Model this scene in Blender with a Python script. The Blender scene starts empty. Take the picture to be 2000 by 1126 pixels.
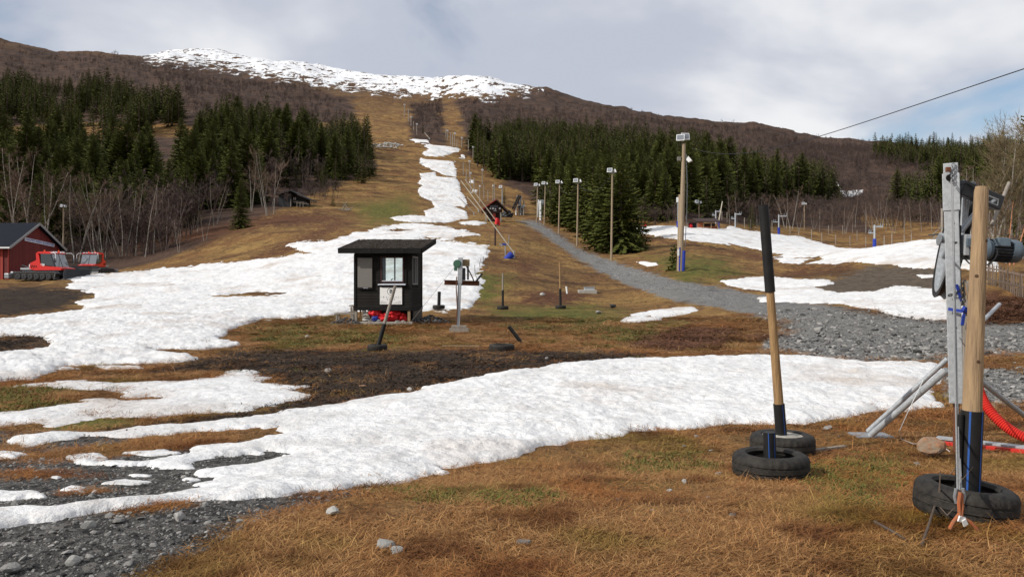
import bpy, bmesh, math, random
import numpy as np
from mathutils import Vector, Matrix, Euler

R = math.radians
rng = np.random.default_rng(7)
random.seed(7)
scene = bpy.context.scene
COL = scene.collection

# ------------------------------------------------------------------ camera
F = 1570.0            # focal length in photograph pixels (2000 px wide)
HZ = 540.0            # image row of the horizon
CZ = 1.6              # eye height
cam_d = bpy.data.cameras.new('camera'); cam = bpy.data.objects.new('camera', cam_d); COL.objects.link(cam)
cam.location = (0, 0, CZ); cam.rotation_euler = (R(90), 0, 0)
cam_d.sensor_width = 36.0; cam_d.lens = 36.0 * F / 2000.0
cam_d.shift_y = (HZ - 563.0) / 2000.0
cam_d.clip_start = 0.1; cam_d.clip_end = 8000
scene.camera = cam

# ------------------------------------------------------------------ light
SUN_EL = R(33); SUN_AZ = R(246)     # azimuth from +Y clockwise: the sun stands to the left, a little behind the camera
w = bpy.data.worlds.new('World'); scene.world = w; w.use_nodes = True
nt = w.node_tree; nt.nodes.clear()
def wn(t, **k):
    n = nt.nodes.new(t)
    for a, b in k.items(): setattr(n, a, b)
    return n
out = wn('ShaderNodeOutputWorld')
sky = wn('ShaderNodeTexSky', sky_type='NISHITA', sun_disc=False, sun_elevation=SUN_EL, sun_rotation=SUN_AZ, altitude=300)
bg1 = wn('ShaderNodeBackground'); bg1.inputs[1].default_value = 0.11
nt.links.new(sky.outputs[0], bg1.inputs[0])
tc = wn('ShaderNodeTexCoord')
sep = wn('ShaderNodeSeparateXYZ'); nt.links.new(tc.outputs['Generated'], sep.inputs[0])
# project the view direction on a cloud deck: (x,y)/(z+0.25)
def wmath(op, a, b=None, clamp=False):
    n = wn('ShaderNodeMath', operation=op); n.use_clamp = clamp
    for i, v in enumerate((a, b)):
        if v is None: continue
        if isinstance(v, (int, float)): n.inputs[i].default_value = v
        else: nt.links.new(v, n.inputs[i])
    return n.outputs[0]
zz = wmath('ADD', wmath('MAXIMUM', sep.outputs[2], 0.0), 0.30)
comb = wn('ShaderNodeCombineXYZ')
nt.links.new(wmath('DIVIDE', sep.outputs[0], zz), comb.inputs[0]); nt.links.new(wmath('DIVIDE', sep.outputs[1], zz), comb.inputs[1])
comb.inputs[2].default_value = 5.9
def wnoise(scale, detail, rough=0.5, dist=0.0):
    n = wn('ShaderNodeTexNoise'); n.inputs['Scale'].default_value = scale; n.inputs['Detail'].default_value = detail
    n.inputs['Roughness'].default_value = rough; n.inputs['Distortion'].default_value = dist
    nt.links.new(comb.outputs[0], n.inputs['Vector']); return n.outputs[0]
def wramp(src, lo, hi):
    n = wn('ShaderNodeMapRange', interpolation_type='SMOOTHSTEP'); n.inputs[1].default_value = lo; n.inputs[2].default_value = hi
    nt.links.new(src, n.inputs[0]); return n.outputs[0]
cover = wramp(wnoise(1.5, 6, 0.52, 0.3), 0.30, 0.47)
shade = wramp(wnoise(1.3, 5, 0.5, 0.2), 0.36, 0.60)
mixc = wn('ShaderNodeMix', data_type='RGBA')
mixc.inputs[6].default_value = (0.64, 0.685, 0.80, 1); mixc.inputs[7].default_value = (1.08, 1.09, 1.11, 1)
nt.links.new(shade, mixc.inputs[0])
bg2 = wn('ShaderNodeBackground'); bg2.inputs[1].default_value = 0.82
nt.links.new(mixc.outputs[2], bg2.inputs[0])
mixs = wn('ShaderNodeMixShader')
nt.links.new(cover, mixs.inputs[0]); nt.links.new(bg1.outputs[0], mixs.inputs[1]); nt.links.new(bg2.outputs[0], mixs.inputs[2])
nt.links.new(mixs.outputs[0], out.inputs[0])

sl = bpy.data.lights.new('sun', 'SUN'); sl.energy = 4.0; sl.angle = R(0.53); sl.color = (1.0, 0.95, 0.87)
so = bpy.data.objects.new('sun', sl); COL.objects.link(so)
sdir = Vector((math.sin(SUN_AZ) * math.cos(SUN_EL), math.cos(SUN_AZ) * math.cos(SUN_EL), math.sin(SUN_EL)))
so.rotation_euler = sdir.to_track_quat('Z', 'Y').to_euler()
scene.view_settings.view_transform = 'Standard'; scene.view_settings.look = 'None'
scene.cycles.max_bounces = 5; scene.cycles.diffuse_bounces = 2; scene.cycles.glossy_bounces = 3; scene.cycles.transparent_max_bounces = 8
scene.view_settings.exposure = 0.0; scene.view_settings.gamma = 1.0

# ------------------------------------------------------------------ materials
def mat(name, col, rough=0.8, metal=0.0, var=0.0, scale=8.0, bump=0.0, bscale=None, col2=None, spec=0.3, stretch=None, rnd=0.0, coat=0.0):
    m = bpy.data.materials.new(name); m.use_nodes = True
    t = m.node_tree; b = t.nodes['Principled BSDF']
    b.inputs['Roughness'].default_value = rough; b.inputs['Metallic'].default_value = metal
    b.inputs['Specular IOR Level'].default_value = spec; b.inputs['Coat Weight'].default_value = coat
    c2 = col2 if col2 else tuple(max(0, x * (1 - var)) for x in col)
    tcn = t.nodes.new('ShaderNodeTexCoord'); vec = tcn.outputs['Object']
    if stretch:
        mp = t.nodes.new('ShaderNodeMapping'); mp.inputs['Scale'].default_value = stretch
        t.links.new(vec, mp.inputs[0]); vec = mp.outputs[0]
    no = t.nodes.new('ShaderNodeTexNoise'); no.inputs['Scale'].default_value = scale; no.inputs['Detail'].default_value = 6
    no.inputs['Roughness'].default_value = 0.65
    t.links.new(vec, no.inputs['Vector'])
    mr = t.nodes.new('ShaderNodeMapRange'); mr.inputs[1].default_value = 0.3; mr.inputs[2].default_value = 0.7
    t.links.new(no.outputs[0], mr.inputs[0])
    mx = t.nodes.new('ShaderNodeMix'); mx.data_type = 'RGBA'
    mx.inputs[6].default_value = (*col, 1); mx.inputs[7].default_value = (*c2, 1)
    t.links.new(mr.outputs[0], mx.inputs[0])
    o = mx.outputs[2]
    if rnd:
        oi = t.nodes.new('ShaderNodeObjectInfo'); mr2 = t.nodes.new('ShaderNodeMapRange')
        mr2.inputs[3].default_value = 1 - rnd; mr2.inputs[4].default_value = 1 + rnd
        t.links.new(oi.outputs['Random'], mr2.inputs[0])
        hs = t.nodes.new('ShaderNodeHueSaturation'); t.links.new(o, hs.inputs['Color']); t.links.new(mr2.outputs[0], hs.inputs['Value'])
        o = hs.outputs[0]
    t.links.new(o, b.inputs['Base Color'])
    if bump:
        bn = t.nodes.new('ShaderNodeBump'); bn.inputs['Strength'].default_value = bump; bn.inputs['Distance'].default_value = 0.02
        n2 = t.nodes.new('ShaderNodeTexNoise'); n2.inputs['Scale'].default_value = bscale or scale * 2; n2.inputs['Detail'].default_value = 5
        t.links.new(vec, n2.inputs['Vector']); t.links.new(n2.outputs[0], bn.inputs['Height']); t.links.new(bn.outputs[0], b.inputs['Normal'])
    return m

M = {}
M['tyre'] = mat('tyre_rubber', (0.011, 0.011, 0.0115), 0.7, spec=0.2, var=0.4, scale=14, bump=0.3, bscale=60, col2=(0.045, 0.039, 0.032))
M['blackpipe'] = mat('black_plastic_pipe', (0.008, 0.008, 0.0085), 0.5, scale=10, col2=(0.016, 0.0155, 0.015), spec=0.25)
M['bluestripe'] = mat('blue_pipe_stripe', (0.02, 0.08, 0.30), 0.6)
M['wood'] = mat('round_timber', (0.36, 0.22, 0.10), 0.8, scale=5, col2=(0.20, 0.125, 0.06), stretch=(9, 9, 0.8), bump=0.5, bscale=8)
M['woodpale'] = mat('worn_timber', (0.40, 0.275, 0.155), 0.8, scale=2.6, col2=(0.17, 0.115, 0.07), stretch=(9, 9, 0.8), bump=0.5, bscale=8)
M['woodgrey'] = mat('weathered_timber', (0.30, 0.265, 0.225), 0.85, scale=4, col2=(0.17, 0.145, 0.12), stretch=(7, 7, 0.6), bump=0.4, bscale=8)
M['polewood'] = mat('lamp_pole_timber', (0.34, 0.265, 0.18), 0.85, scale=3, col2=(0.22, 0.165, 0.11), stretch=(6, 6, 0.3), bump=0.3, bscale=6)
M['fencewood'] = mat('old_picket_wood', (0.17, 0.125, 0.095), 0.9, scale=4, col2=(0.085, 0.062, 0.048), stretch=(7, 7, 0.6), bump=0.4, rnd=0.35)
M['knot'] = mat('wood_knot', (0.07, 0.04, 0.02), 0.8)
M['galv'] = mat('galvanised_steel', (0.46, 0.48, 0.50), 0.5, 0.35, scale=26, col2=(0.30, 0.32, 0.335), bump=0.08, bscale=50)
M['steel'] = mat('grey_steel', (0.33, 0.35, 0.37), 0.45, 0.5, var=0.3, scale=12)
M['darksteel'] = mat('dark_steel', (0.055, 0.058, 0.062), 0.5, 0.4, var=0.4, scale=12)
M['hole'] = mat('dark_hole', (0.006, 0.006, 0.006), 0.9)
M['rust'] = mat('rusty_iron', (0.17, 0.065, 0.03), 0.85, 0.1, scale=30, col2=(0.09, 0.04, 0.025))
M['motor'] = mat('blue_grey_paint', (0.10, 0.135, 0.165), 0.5, scale=20, col2=(0.075, 0.10, 0.125), spec=0.4)
M['motordark'] = mat('motor_dark_paint', (0.03, 0.034, 0.04), 0.55, var=0.3, scale=20)
M['strap'] = mat('blue_strap_cloth', (0.02, 0.05, 0.33), 0.7, var=0.4, scale=30)
M['rope'] = mat('grey_rope', (0.28, 0.28, 0.28), 0.8, var=0.4, scale=60)
M['orangerope'] = mat('orange_rope', (0.42, 0.09, 0.02), 0.8, col2=(0.20, 0.12, 0.07), scale=60)
M['redpipe'] = mat('red_corrugated_plastic', (0.62, 0.035, 0.025), 0.5, var=0.2, scale=10)
M['blackwood'] = mat('black_stained_board', (0.012, 0.0115, 0.011), 0.85, spec=0.12, scale=6, col2=(0.024, 0.021, 0.018), stretch=(1.0, 6, 9), bump=0.5, bscale=8, rnd=0.25)
M['shingle'] = mat('dark_bark_shingle', (0.028, 0.023, 0.019), 0.95, scale=18, col2=(0.075, 0.06, 0.048), bump=0.6)
M['fascia'] = mat('dark_fascia', (0.009, 0.0085, 0.0085), 0.85, spec=0.12, scale=8, col2=(0.017, 0.016, 0.015))
M['maroon'] = mat('maroon_trim', (0.055, 0.025, 0.022), 0.6, var=0.3)
M['whitepaint'] = mat('white_paint', (0.78, 0.78, 0.76), 0.5, var=0.06, scale=12)
M['greypanel'] = mat('grey_panel', (0.17, 0.16, 0.145), 0.6, var=0.08, scale=4)
M['print'] = mat('dark_print', (0.05, 0.05, 0.055), 0.7)
M['printgrey'] = mat('grey_print', (0.25, 0.25, 0.25), 0.7)
M['concrete'] = mat('old_concrete', (0.40, 0.38, 0.34), 0.9, scale=9, col2=(0.25, 0.235, 0.20), bump=0.4)
M['stone'] = mat('grey_stone', (0.25, 0.242, 0.230), 0.8, scale=7, col2=(0.12, 0.115, 0.108), bump=0.5, rnd=0.9)
M['darkstone'] = mat('dark_grey_stone', (0.10, 0.10, 0.10), 0.85, scale=7, col2=(0.05, 0.05, 0.052), bump=0.5, rnd=0.6)
M['lance'] = mat('pale_lance_pipe', (0.48, 0.43, 0.34), 0.6, var=0.2, scale=3)
M['palestone'] = mat('pale_stone', (0.44, 0.43, 0.40), 0.85, scale=9, col2=(0.25, 0.245, 0.23), bump=0.5, rnd=0.25)
M['rocklichen'] = mat('orange_lichen_rock', (0.22, 0.205, 0.16), 0.9, scale=2.2, col2=(0.30, 0.12, 0.05), bump=0.5)
M['redtarp'] = mat('red_vinyl', (0.66, 0.02, 0.025), 0.45, scale=6, col2=(0.42, 0.01, 0.015), bump=0.4, bscale=10)
M['bluetarp'] = mat('blue_vinyl', (0.015, 0.04, 0.34), 0.5, scale=6, col2=(0.01, 0.028, 0.22), bump=0.3, bscale=8)
M['redpaint'] = mat('red_vehicle_paint', (0.66, 0.022, 0.016), 0.35, var=0.15, scale=3, coat=0.3)
M['barnred'] = mat('barn_red_board', (0.145, 0.022, 0.020), 0.75, scale=3, col2=(0.10, 0.017, 0.016), rnd=0.12)
M['barnlight'] = mat('bright_red_board', (0.33, 0.045, 0.030), 0.7, scale=3, col2=(0.26, 0.035, 0.026), rnd=0.15)
M['roofblue'] = mat('blue_black_roof', (0.008, 0.010, 0.019), 0.75, var=0.3, scale=2, spec=0.15)
M['signblue'] = mat('sign_blue_letter', (0.035, 0.05, 0.24), 0.6)
M['signpale'] = mat('sign_pale_board', (0.58, 0.60, 0.66), 0.6, var=0.06)
M['greytrim'] = mat('grey_trim', (0.22, 0.22, 0.22), 0.6)
M['brownboard'] = mat('brown_board', (0.045, 0.022, 0.018), 0.75, scale=3, col2=(0.03, 0.016, 0.013), rnd=0.2)
M['redroof'] = mat('red_roof_edge', (0.20, 0.035, 0.028), 0.6, var=0.2)
M['darkcabin'] = mat('dark_grey_board', (0.035, 0.036, 0.04), 0.8, scale=3, col2=(0.025, 0.026, 0.03), rnd=0.2)
M['orangeboard'] = mat('orange_brown_board', (0.25, 0.075, 0.03), 0.75, scale=3, col2=(0.18, 0.05, 0.022), rnd=0.2)
M['lampwhite'] = mat('lamp_housing', (0.72, 0.73, 0.74), 0.4, var=0.1)
M['green'] = mat('green_machine_paint', (0.05, 0.13, 0.085), 0.6, var=0.4, scale=20)
M['khaki'] = mat('khaki_box_paint', (0.26, 0.19, 0.10), 0.7, var=0.3, scale=20)
M['cable'] = mat('black_cable', (0.012, 0.012, 0.013), 0.6)
M['glassdark'] = mat('dark_glass', (0.02, 0.025, 0.03), 0.06, spec=0.8)
M['glasspale'] = mat('sky_reflecting_glass', (0.16, 0.18, 0.20), 0.05, spec=0.9)
M['orange'] = mat('orange_lens', (0.75, 0.12, 0.03), 0.4)
M['water'] = mat('dark_puddle_water', (0.012, 0.011, 0.010), 0.03, spec=0.5)
M['bark'] = mat('spruce_bark', (0.13, 0.095, 0.07), 0.9, scale=6, col2=(0.07, 0.05, 0.04), rnd=0.2)
M['birchbark'] = mat('birch_bark', (0.36, 0.33, 0.285), 0.85, scale=2.6, col2=(0.11, 0.09, 0.075), stretch=(1, 1, 2.5))
M['twig'] = mat('bare_twig', (0.085, 0.058, 0.045), 0.9, scale=0.8, col2=(0.135, 0.085, 0.058), rnd=0.3)
M['twigolive'] = mat('olive_twig', (0.21, 0.17, 0.085), 0.9, scale=0.8, col2=(0.13, 0.095, 0.06), rnd=0.2)
M['scrub'] = mat('scrub_twig', (0.095, 0.064, 0.053), 0.95, scale=0.5, col2=(0.055, 0.039, 0.035), rnd=0.4)
M['orangebark'] = mat('orange_young_birch_bark', (0.50, 0.20, 0.09), 0.8, scale=4, col2=(0.30, 0.14, 0.08))

def needle_mat(name, a, b_, c, patches=()):
    m = bpy.data.materials.new(name); m.use_nodes = True; t = m.node_tree; b = t.nodes['Principled BSDF']
    b.inputs['Roughness'].default_value = 0.75; b.inputs['Specular IOR Level'].default_value = 0.15
    at = t.nodes.new('ShaderNodeAttribute'); at.attribute_name = 'tone'
    oi = t.nodes.new('ShaderNodeObjectInfo')
    m1 = t.nodes.new('ShaderNodeMix'); m1.data_type = 'RGBA'; m1.inputs[6].default_value = (*a, 1); m1.inputs[7].default_value = (*b_, 1)
    t.links.new(at.outputs['Fac'], m1.inputs[0])
    m2 = t.nodes.new('ShaderNodeMix'); m2.data_type = 'RGBA'; m2.inputs[7].default_value = (*c, 1)
    mr = t.nodes.new('ShaderNodeMapRange'); mr.inputs[4].default_value = 0.75; t.links.new(oi.outputs['Random'], mr.inputs[0])
    t.links.new(mr.outputs[0], m2.inputs[0]); t.links.new(m1.outputs[2], m2.inputs[6]); o = m2.outputs[2]
    for colr, sc_, lo_, hi_, am in patches:
        g_ = t.nodes.new('ShaderNodeNewGeometry'); n_ = t.nodes.new('ShaderNodeTexNoise'); n_.inputs['Scale'].default_value = sc_; n_.inputs['Detail'].default_value = 4; t.links.new(g_.outputs['Position'], n_.inputs['Vector'])
        r_ = t.nodes.new('ShaderNodeMapRange'); r_.inputs[1].default_value = lo_; r_.inputs[2].default_value = hi_; r_.inputs[4].default_value = am; t.links.new(n_.outputs[0], r_.inputs[0])
        m3 = t.nodes.new('ShaderNodeMix'); m3.data_type = 'RGBA'; m3.blend_type = 'MULTIPLY'; m3.inputs[7].default_value = (*colr, 1); t.links.new(r_.outputs[0], m3.inputs[0]); t.links.new(o, m3.inputs[6]); o = m3.outputs[2]
    t.links.new(o, b.inputs['Base Color'])
    return m
M['needle'] = needle_mat('spruce_needle', (0.022, 0.033, 0.011), (0.160, 0.172, 0.030), (0.080, 0.088, 0.020))  # lighter green tips, raised further to paint sun on the crowns
M['grassblade'] = needle_mat('dry_grass_blade', (0.15, 0.056, 0.018), (0.50, 0.30, 0.125), (0.30, 0.142, 0.050), [((0.62, 0.84, 0.42), 0.6, 0.52, 0.68, 0.9), ((0.44, 0.34, 0.29), 1.5, 0.52, 0.63, 0.9), ((0.85, 0.66, 0.50), 0.45, 0.48, 0.60, 0.9)])
M['tussock'] = needle_mat('tussock_grass_blade', (0.15, 0.068, 0.022), (0.40, 0.24, 0.085), (0.25, 0.145, 0.05))
M['greenblade'] = needle_mat('green_grass_blade', (0.055, 0.085, 0.014), (0.20, 0.165, 0.045), (0.12, 0.10, 0.025))
M['heatherblade'] = needle_mat('heather_sprig', (0.10, 0.042, 0.022), (0.21, 0.095, 0.045), (0.10, 0.046, 0.026))
M['peatblade'] = needle_mat('peat_litter', (0.024, 0.016, 0.012), (0.085, 0.054, 0.034), (0.042, 0.028, 0.019))

# ------------------------------------------------------------------ mesh helpers
class MB:
    def __init__(s): s.v = []; s.f = []
    def add(s, verts, faces):
        o = len(s.v); s.v.extend([tuple(p) for p in verts]); s.f.extend([tuple(i + o for i in f) for f in faces]); return s
    def box(s, c, size, rot=None):
        x, y, z = [a / 2 for a in size]
        p = [Vector((i * x, j * y, k * z)) for k in (-1, 1) for j in (-1, 1) for i in (-1, 1)]
        if rot is not None:
            m = rot if isinstance(rot, Matrix) else Euler(rot).to_matrix()
            p = [m @ q for q in p]
        c = Vector(c)
        return s.add([q + c for q in p], [(0, 2, 3, 1), (4, 5, 7, 6), (0, 1, 5, 4), (2, 6, 7, 3), (0, 4, 6, 2), (1, 3, 7, 5)])
    def beam(s, a, b, wd, th, up=(0, 0, 1)):
        a, b = Vector(a), Vector(b); d = (b - a); L = d.length; d.normalize()
        u = Vector(up); sd = d.cross(u)
        if sd.length < 1e-4: sd = d.cross(Vector((1, 0, 0)))
        sd.normalize(); n = sd.cross(d)
        m = Matrix((sd, d, n)).transposed()
        return s.box((a + b) / 2, (wd, L, th), m)
    def tube(s, pts, rad, n=8, caps=True, phase=0.0):
        pts = [Vector(p) for p in pts]
        if not hasattr(rad, '__len__'): rad = [rad] * len(pts)
        base = len(s.v); ref = None
        for i, p in enumerate(pts):
            d = (pts[min(i + 1, len(pts) - 1)] - pts[max(i - 1, 0)]).normalized()
            if ref is None:
                ref = d.orthogonal().normalized() if abs(d.z) < 0.95 else Vector((1, 0, 0))
            ref = (ref - d * ref.dot(d)).normalized(); b2 = d.cross(ref)
            for k in range(n):
                a = 2 * math.pi * k / n + phase
                s.v.append(tuple(p + (ref * math.cos(a) + b2 * math.sin(a)) * rad[i]))
        for i in range(len(pts) - 1):
            for k in range(n):
                a = base + i * n + k; b = base + i * n + (k + 1) % n
                s.f.append((a, b, b + n, a + n))
        if caps:
            s.f.append(tuple(base + k for k in reversed(range(n)))); e = base + (len(pts) - 1) * n
            s.f.append(tuple(e + k for k in range(n)))
        return s
    def lathe(s, prof, n=24, c=(0, 0, 0), axis=(0, 0, 1), closed=False):
        ax = Vector(axis).normalized(); q = Vector((0, 0, 1)).rotation_difference(ax).to_matrix(); c = Vector(c)
        base = len(s.v); P = len(prof)
        for k in range(n):
            a = 2 * math.pi * k / n
            for r, z in prof: s.v.append(tuple(c + q @ Vector((r * math.cos(a), r * math.sin(a), z))))
        rng_ = range(P) if closed else range(P - 1)
        for k in range(n):
            for i in rng_:
                j = (i + 1) % P; k2 = (k + 1) % n
                s.f.append((base + k * P + i, base + k2 * P + i, base + k2 * P + j, base + k * P + j))
        return s
    def prism(s, poly, y0, y1):     # outline in the x-z plane, extruded along y
        n = len(poly); o = len(s.v)
        s.v += [(x, y0, z) for x, z in poly] + [(x, y1, z) for x, z in poly]
        s.f.append(tuple(o + i for i in range(n))); s.f.append(tuple(o + n + i for i in reversed(range(n))))
        for i in range(n):
            j = (i + 1) % n; s.f.append((o + j, o + i, o + n + i, o + n + j))
        return s
    def mesh(s, name, m=None, smooth=False):
        me = bpy.data.meshes.new(name); me.from_pydata(s.v, [], s.f); me.update()
        bm = bmesh.new(); bm.from_mesh(me); bmesh.ops.recalc_face_normals(bm, faces=bm.faces); bm.to_mesh(me); bm.free()
        if m: me.materials.append(M[m] if isinstance(m, str) else m)
        if smooth:
            me.polygons.foreach_set('use_smooth', [True] * len(me.polygons))
            try: me.set_sharp_from_angle(angle=R(40))
            except Exception: pass
        return me
    def build(s, name, m, parent=None, smooth=False, loc=None, bevel=0.0):
        o = bpy.data.objects.new(name, s.mesh(name, m, smooth)); COL.objects.link(o)
        if parent: o.parent = parent
        if loc is not None: o.location = loc
        if bevel:
            bv = o.modifiers.new('bevel', 'BEVEL'); bv.width = bevel; bv.segments = 2; bv.limit_method = 'ANGLE'
        return o

def tag(o, label=None, cat=None, group=None, kind=None):
    if label: o['label'] = label
    if cat: o['category'] = cat
    if group: o['group'] = group
    if kind: o['kind'] = kind
    return o
def thing(name, label, cat, loc=(0, 0, 0), rz=0.0, group=None):
    o = bpy.data.objects.new(name, None); COL.objects.link(o); o.empty_display_size = 0.2
    o.location = loc; o.rotation_euler = (0, 0, rz); return tag(o, label, cat, group)
def piece(name, me, parent, loc=(0, 0, 0), rot=(0, 0, 0), scale=(1, 1, 1)):
    o = bpy.data.objects.new(name, me); COL.objects.link(o); o.parent = parent
    o.location = loc; o.rotation_euler = rot; o.scale = scale; return o
def text_part(name, txt, size, m, parent, loc, rot, spacing=1.0, align='CENTER', thick=0.002, bold=0.0):
    cu = bpy.data.curves.new(name, 'FONT'); cu.body = txt; cu.size = size; cu.align_x = align; cu.align_y = 'CENTER'
    cu.space_character = spacing; cu.extrude = thick; cu.offset = bold
    tmp = bpy.data.objects.new(name, cu)
    COL.objects.link(tmp); bpy.context.view_layer.update()
    me = bpy.data.meshes.new_from_object(tmp.evaluated_get(bpy.context.evaluated_depsgraph_get()))
    bpy.data.objects.remove(tmp); me.name = name; me.materials.clear(); me.materials.append(M[m])
    return piece(name, me, parent, loc, rot)

# ------------------------------------------------------------------ terrain
def pchip(x, y, q):
    x = np.asarray(x, float); y = np.asarray(y, float); h = np.diff(x); dl = np.diff(y) / h; n = len(x)
    m = np.zeros(n); m[0] = dl[0]; m[-1] = dl[-1]
    for i in range(1, n - 1):
        if dl[i - 1] * dl[i] > 0:
            w1 = 2 * h[i] + h[i - 1]; w2 = h[i] + 2 * h[i - 1]; m[i] = (w1 + w2) / (w1 / dl[i - 1] + w2 / dl[i])
    q = np.clip(q, x[0], x[-1]); k = np.clip(np.searchsorted(x, q) - 1, 0, n - 2); t = (q - x[k]) / h[k]
    return ((1 + 2 * t) * (1 - t) ** 2 * y[k] + t * (1 - t) ** 2 * h[k] * m[k] + t * t * (3 - 2 * t) * y[k + 1] + t * t * (t - 1) * h[k] * m[k + 1])

NEAR = [(0.3, 540 + 1.5 * F / 0.3), (2, 540 + 1.52 * F / 2), (4, 1146), (5.1, 1022), (6.92, 935), (8.45, 885), (10, 835), (12, 787), (15, 740), (20, 690), (25, 657)]
PROF = {
 -300: [(30, 633), (45, 598), (60, 575), (82, 550), (100, 538), (130, 495), (180, 415), (250, 340), (400, 235), (550, 175), (800, 105), (1000, 60), (1500, 60)],
 0: [(30, 633), (45, 595), (60, 572), (82, 546), (100, 534), (130, 495), (180, 420), (250, 345), (400, 240), (550, 185), (800, 118), (1000, 78), (1500, 90)],
 200: [(30, 633), (45, 590), (60, 565), (82, 541), (100, 530), (130, 490), (180, 415), (250, 340), (400, 240), (550, 185), (800, 130), (1000, 104), (1500, 112)],
 300: [(30, 633), (45, 590), (60, 563), (82, 535), (100, 518), (130, 478), (180, 405), (250, 325), (400, 238), (600, 182), (850, 140), (1050, 122), (1500, 110)],
 400: [(30, 633), (45, 590), (60, 558), (82, 525), (100, 500), (120, 468), (150, 425), (200, 370), (280, 300), (400, 235), (600, 185), (850, 150), (1100, 132), (1500, 97)],
 570: [(30, 633), (45, 588), (60, 545), (82, 497), (100, 472), (130, 435), (170, 403), (220, 362), (300, 300), (400, 255), (600, 205), (850, 168), (1100, 150), (1500, 122)],
 700: [(30, 633), (45, 584), (60, 535), (82, 485), (100, 462), (130, 438), (170, 412), (220, 372), (300, 315), (400, 270), (600, 218), (850, 183), (1100, 165), (1500, 143)],
 830: [(30, 633), (45, 582), (60, 530), (82, 480), (100, 460), (130, 440), (170, 422), (220, 388), (300, 330), (400, 280), (600, 228), (850, 185), (1100, 165), (1500, 153)],
 900: [(30, 633), (45, 584), (60, 532), (82, 480), (100, 461), (130, 443), (170, 428), (220, 396), (300, 340), (400, 290), (600, 228), (850, 175), (1050, 152), (1500, 165)],
 1000: [(30, 633), (40, 606), (52, 560), (66, 520), (90, 475), (130, 447), (175, 430), (250, 390), (350, 335), (500, 270), (650, 225), (850, 185), (1000, 160), (1500, 175)],
 1100: [(30, 633), (40, 606), (52, 570), (66, 535), (90, 500), (120, 470), (150, 452), (180, 436), (250, 400), (350, 340), (500, 275), (700, 230), (950, 184), (1500, 200)],
 1200: [(30, 633), (40, 608), (52, 575), (66, 540), (92, 506), (120, 480), (150, 460), (200, 430), (300, 365), (400, 320), (550, 265), (700, 235), (900, 208), (1500, 230)],
 1340: [(30, 631), (40, 602), (59, 531), (75, 505), (100, 485), (130, 462), (150, 448), (180, 425), (250, 375), (350, 325), (500, 280), (700, 248), (900, 232), (1500, 260)],
 1500: [(30, 626), (45, 578), (60, 548), (80, 520), (120, 490), (160, 465), (200, 450), (260, 430), (320, 395), (420, 345), (560, 295), (700, 262), (900, 247), (1500, 280)],
 1650: [(30, 622), (45, 572), (60, 535), (80, 505), (100, 492), (120, 490), (160, 487), (200, 470), (260, 440), (350, 395), (450, 350), (600, 300), (780, 276), (1500, 300)],
 1750: [(30, 618), (45, 566), (60, 520), (75, 490), (90, 478), (110, 483), (160, 480), (200, 465), (260, 440), (350, 400), (450, 355), (600, 305), (780, 286), (1500, 320)],
 1850: [(30, 612), (45, 556), (60, 505), (75, 472), (90, 466), (110, 473), (160, 470), (250, 435), (400, 370), (550, 315), (750, 290), (1500, 330)],
 2000: [(28, 612), (34, 580), (40, 518), (50, 506), (70, 500), (100, 480), (200, 430), (400, 350), (550, 312), (750, 292), (1500, 340)],
 2400: [(28, 600), (34, 570), (40, 516), (50, 500), (70, 490), (100, 470), (200, 420), (400, 345), (550, 305), (750, 285), (1500, 340)],
}
SKY = [(-300, 60), (0, 76), (45, 88), (110, 104), (190, 105), (240, 109), (285, 112), (300, 110), (330, 102), (375, 97), (420, 99), (500, 112), (560, 121), (620, 130), (690, 142), (760, 149), (815, 153), (860, 155),
       (905, 152), (950, 153), (1000, 160), (1045, 171), (1080, 177), (1100, 185), (1130, 195), (1200, 209), (1280, 222), (1340, 233), (1400, 239), (1480, 244), (1520, 256), (1600, 272), (1700, 282), (1850, 292), (2000, 294), (2400, 290)]
LD = np.linspace(math.log(0.3), math.log(1500), 520)
UC = sorted(PROF)
UG = np.arange(-300, 2401, 10.0)
rows = []
for u in UC:
    pts = [p for p in NEAR if p[0] < PROF[u][0][0]] + PROF[u]
    dd = np.array([p[0] for p in pts]); vv = np.array([p[1] for p in pts])
    zc = CZ + (HZ - vv) / F * dd
    # interpolate elevation near the eye and the seen row far from it: both are smooth there
    rows.append(pchip(np.log(dd), zc, LD))
rows = np.array(rows)
ZT = np.array([pchip(UC, rows[:, k], UG) for k in range(len(LD))]).T     # (u, logd)
ker = np.exp(-0.5 * (np.arange(-6, 7) / 2.2) ** 2); ker /= ker.sum()
ZT = np.array([np.convolve(np.pad(ZT[:, k], 6, mode='edge'), ker, 'valid') for k in range(ZT.shape[1])]).T
DG = np.exp(LD)
VT = HZ - (ZT - CZ) / DG[None, :] * F
skyv = np.interp(UG, [s[0] for s in SKY], [s[1] for s in SKY])
far = DG > 300
corr = skyv - VT[:, far].min(axis=1)
wgt = np.clip((LD - math.log(330)) / (math.log(800) - math.log(330)), 0, 1); wgt = wgt * wgt * (3 - 2 * wgt)
ZT = ZT - corr[:, None] * wgt[None, :] * DG[None, :] / F

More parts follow.
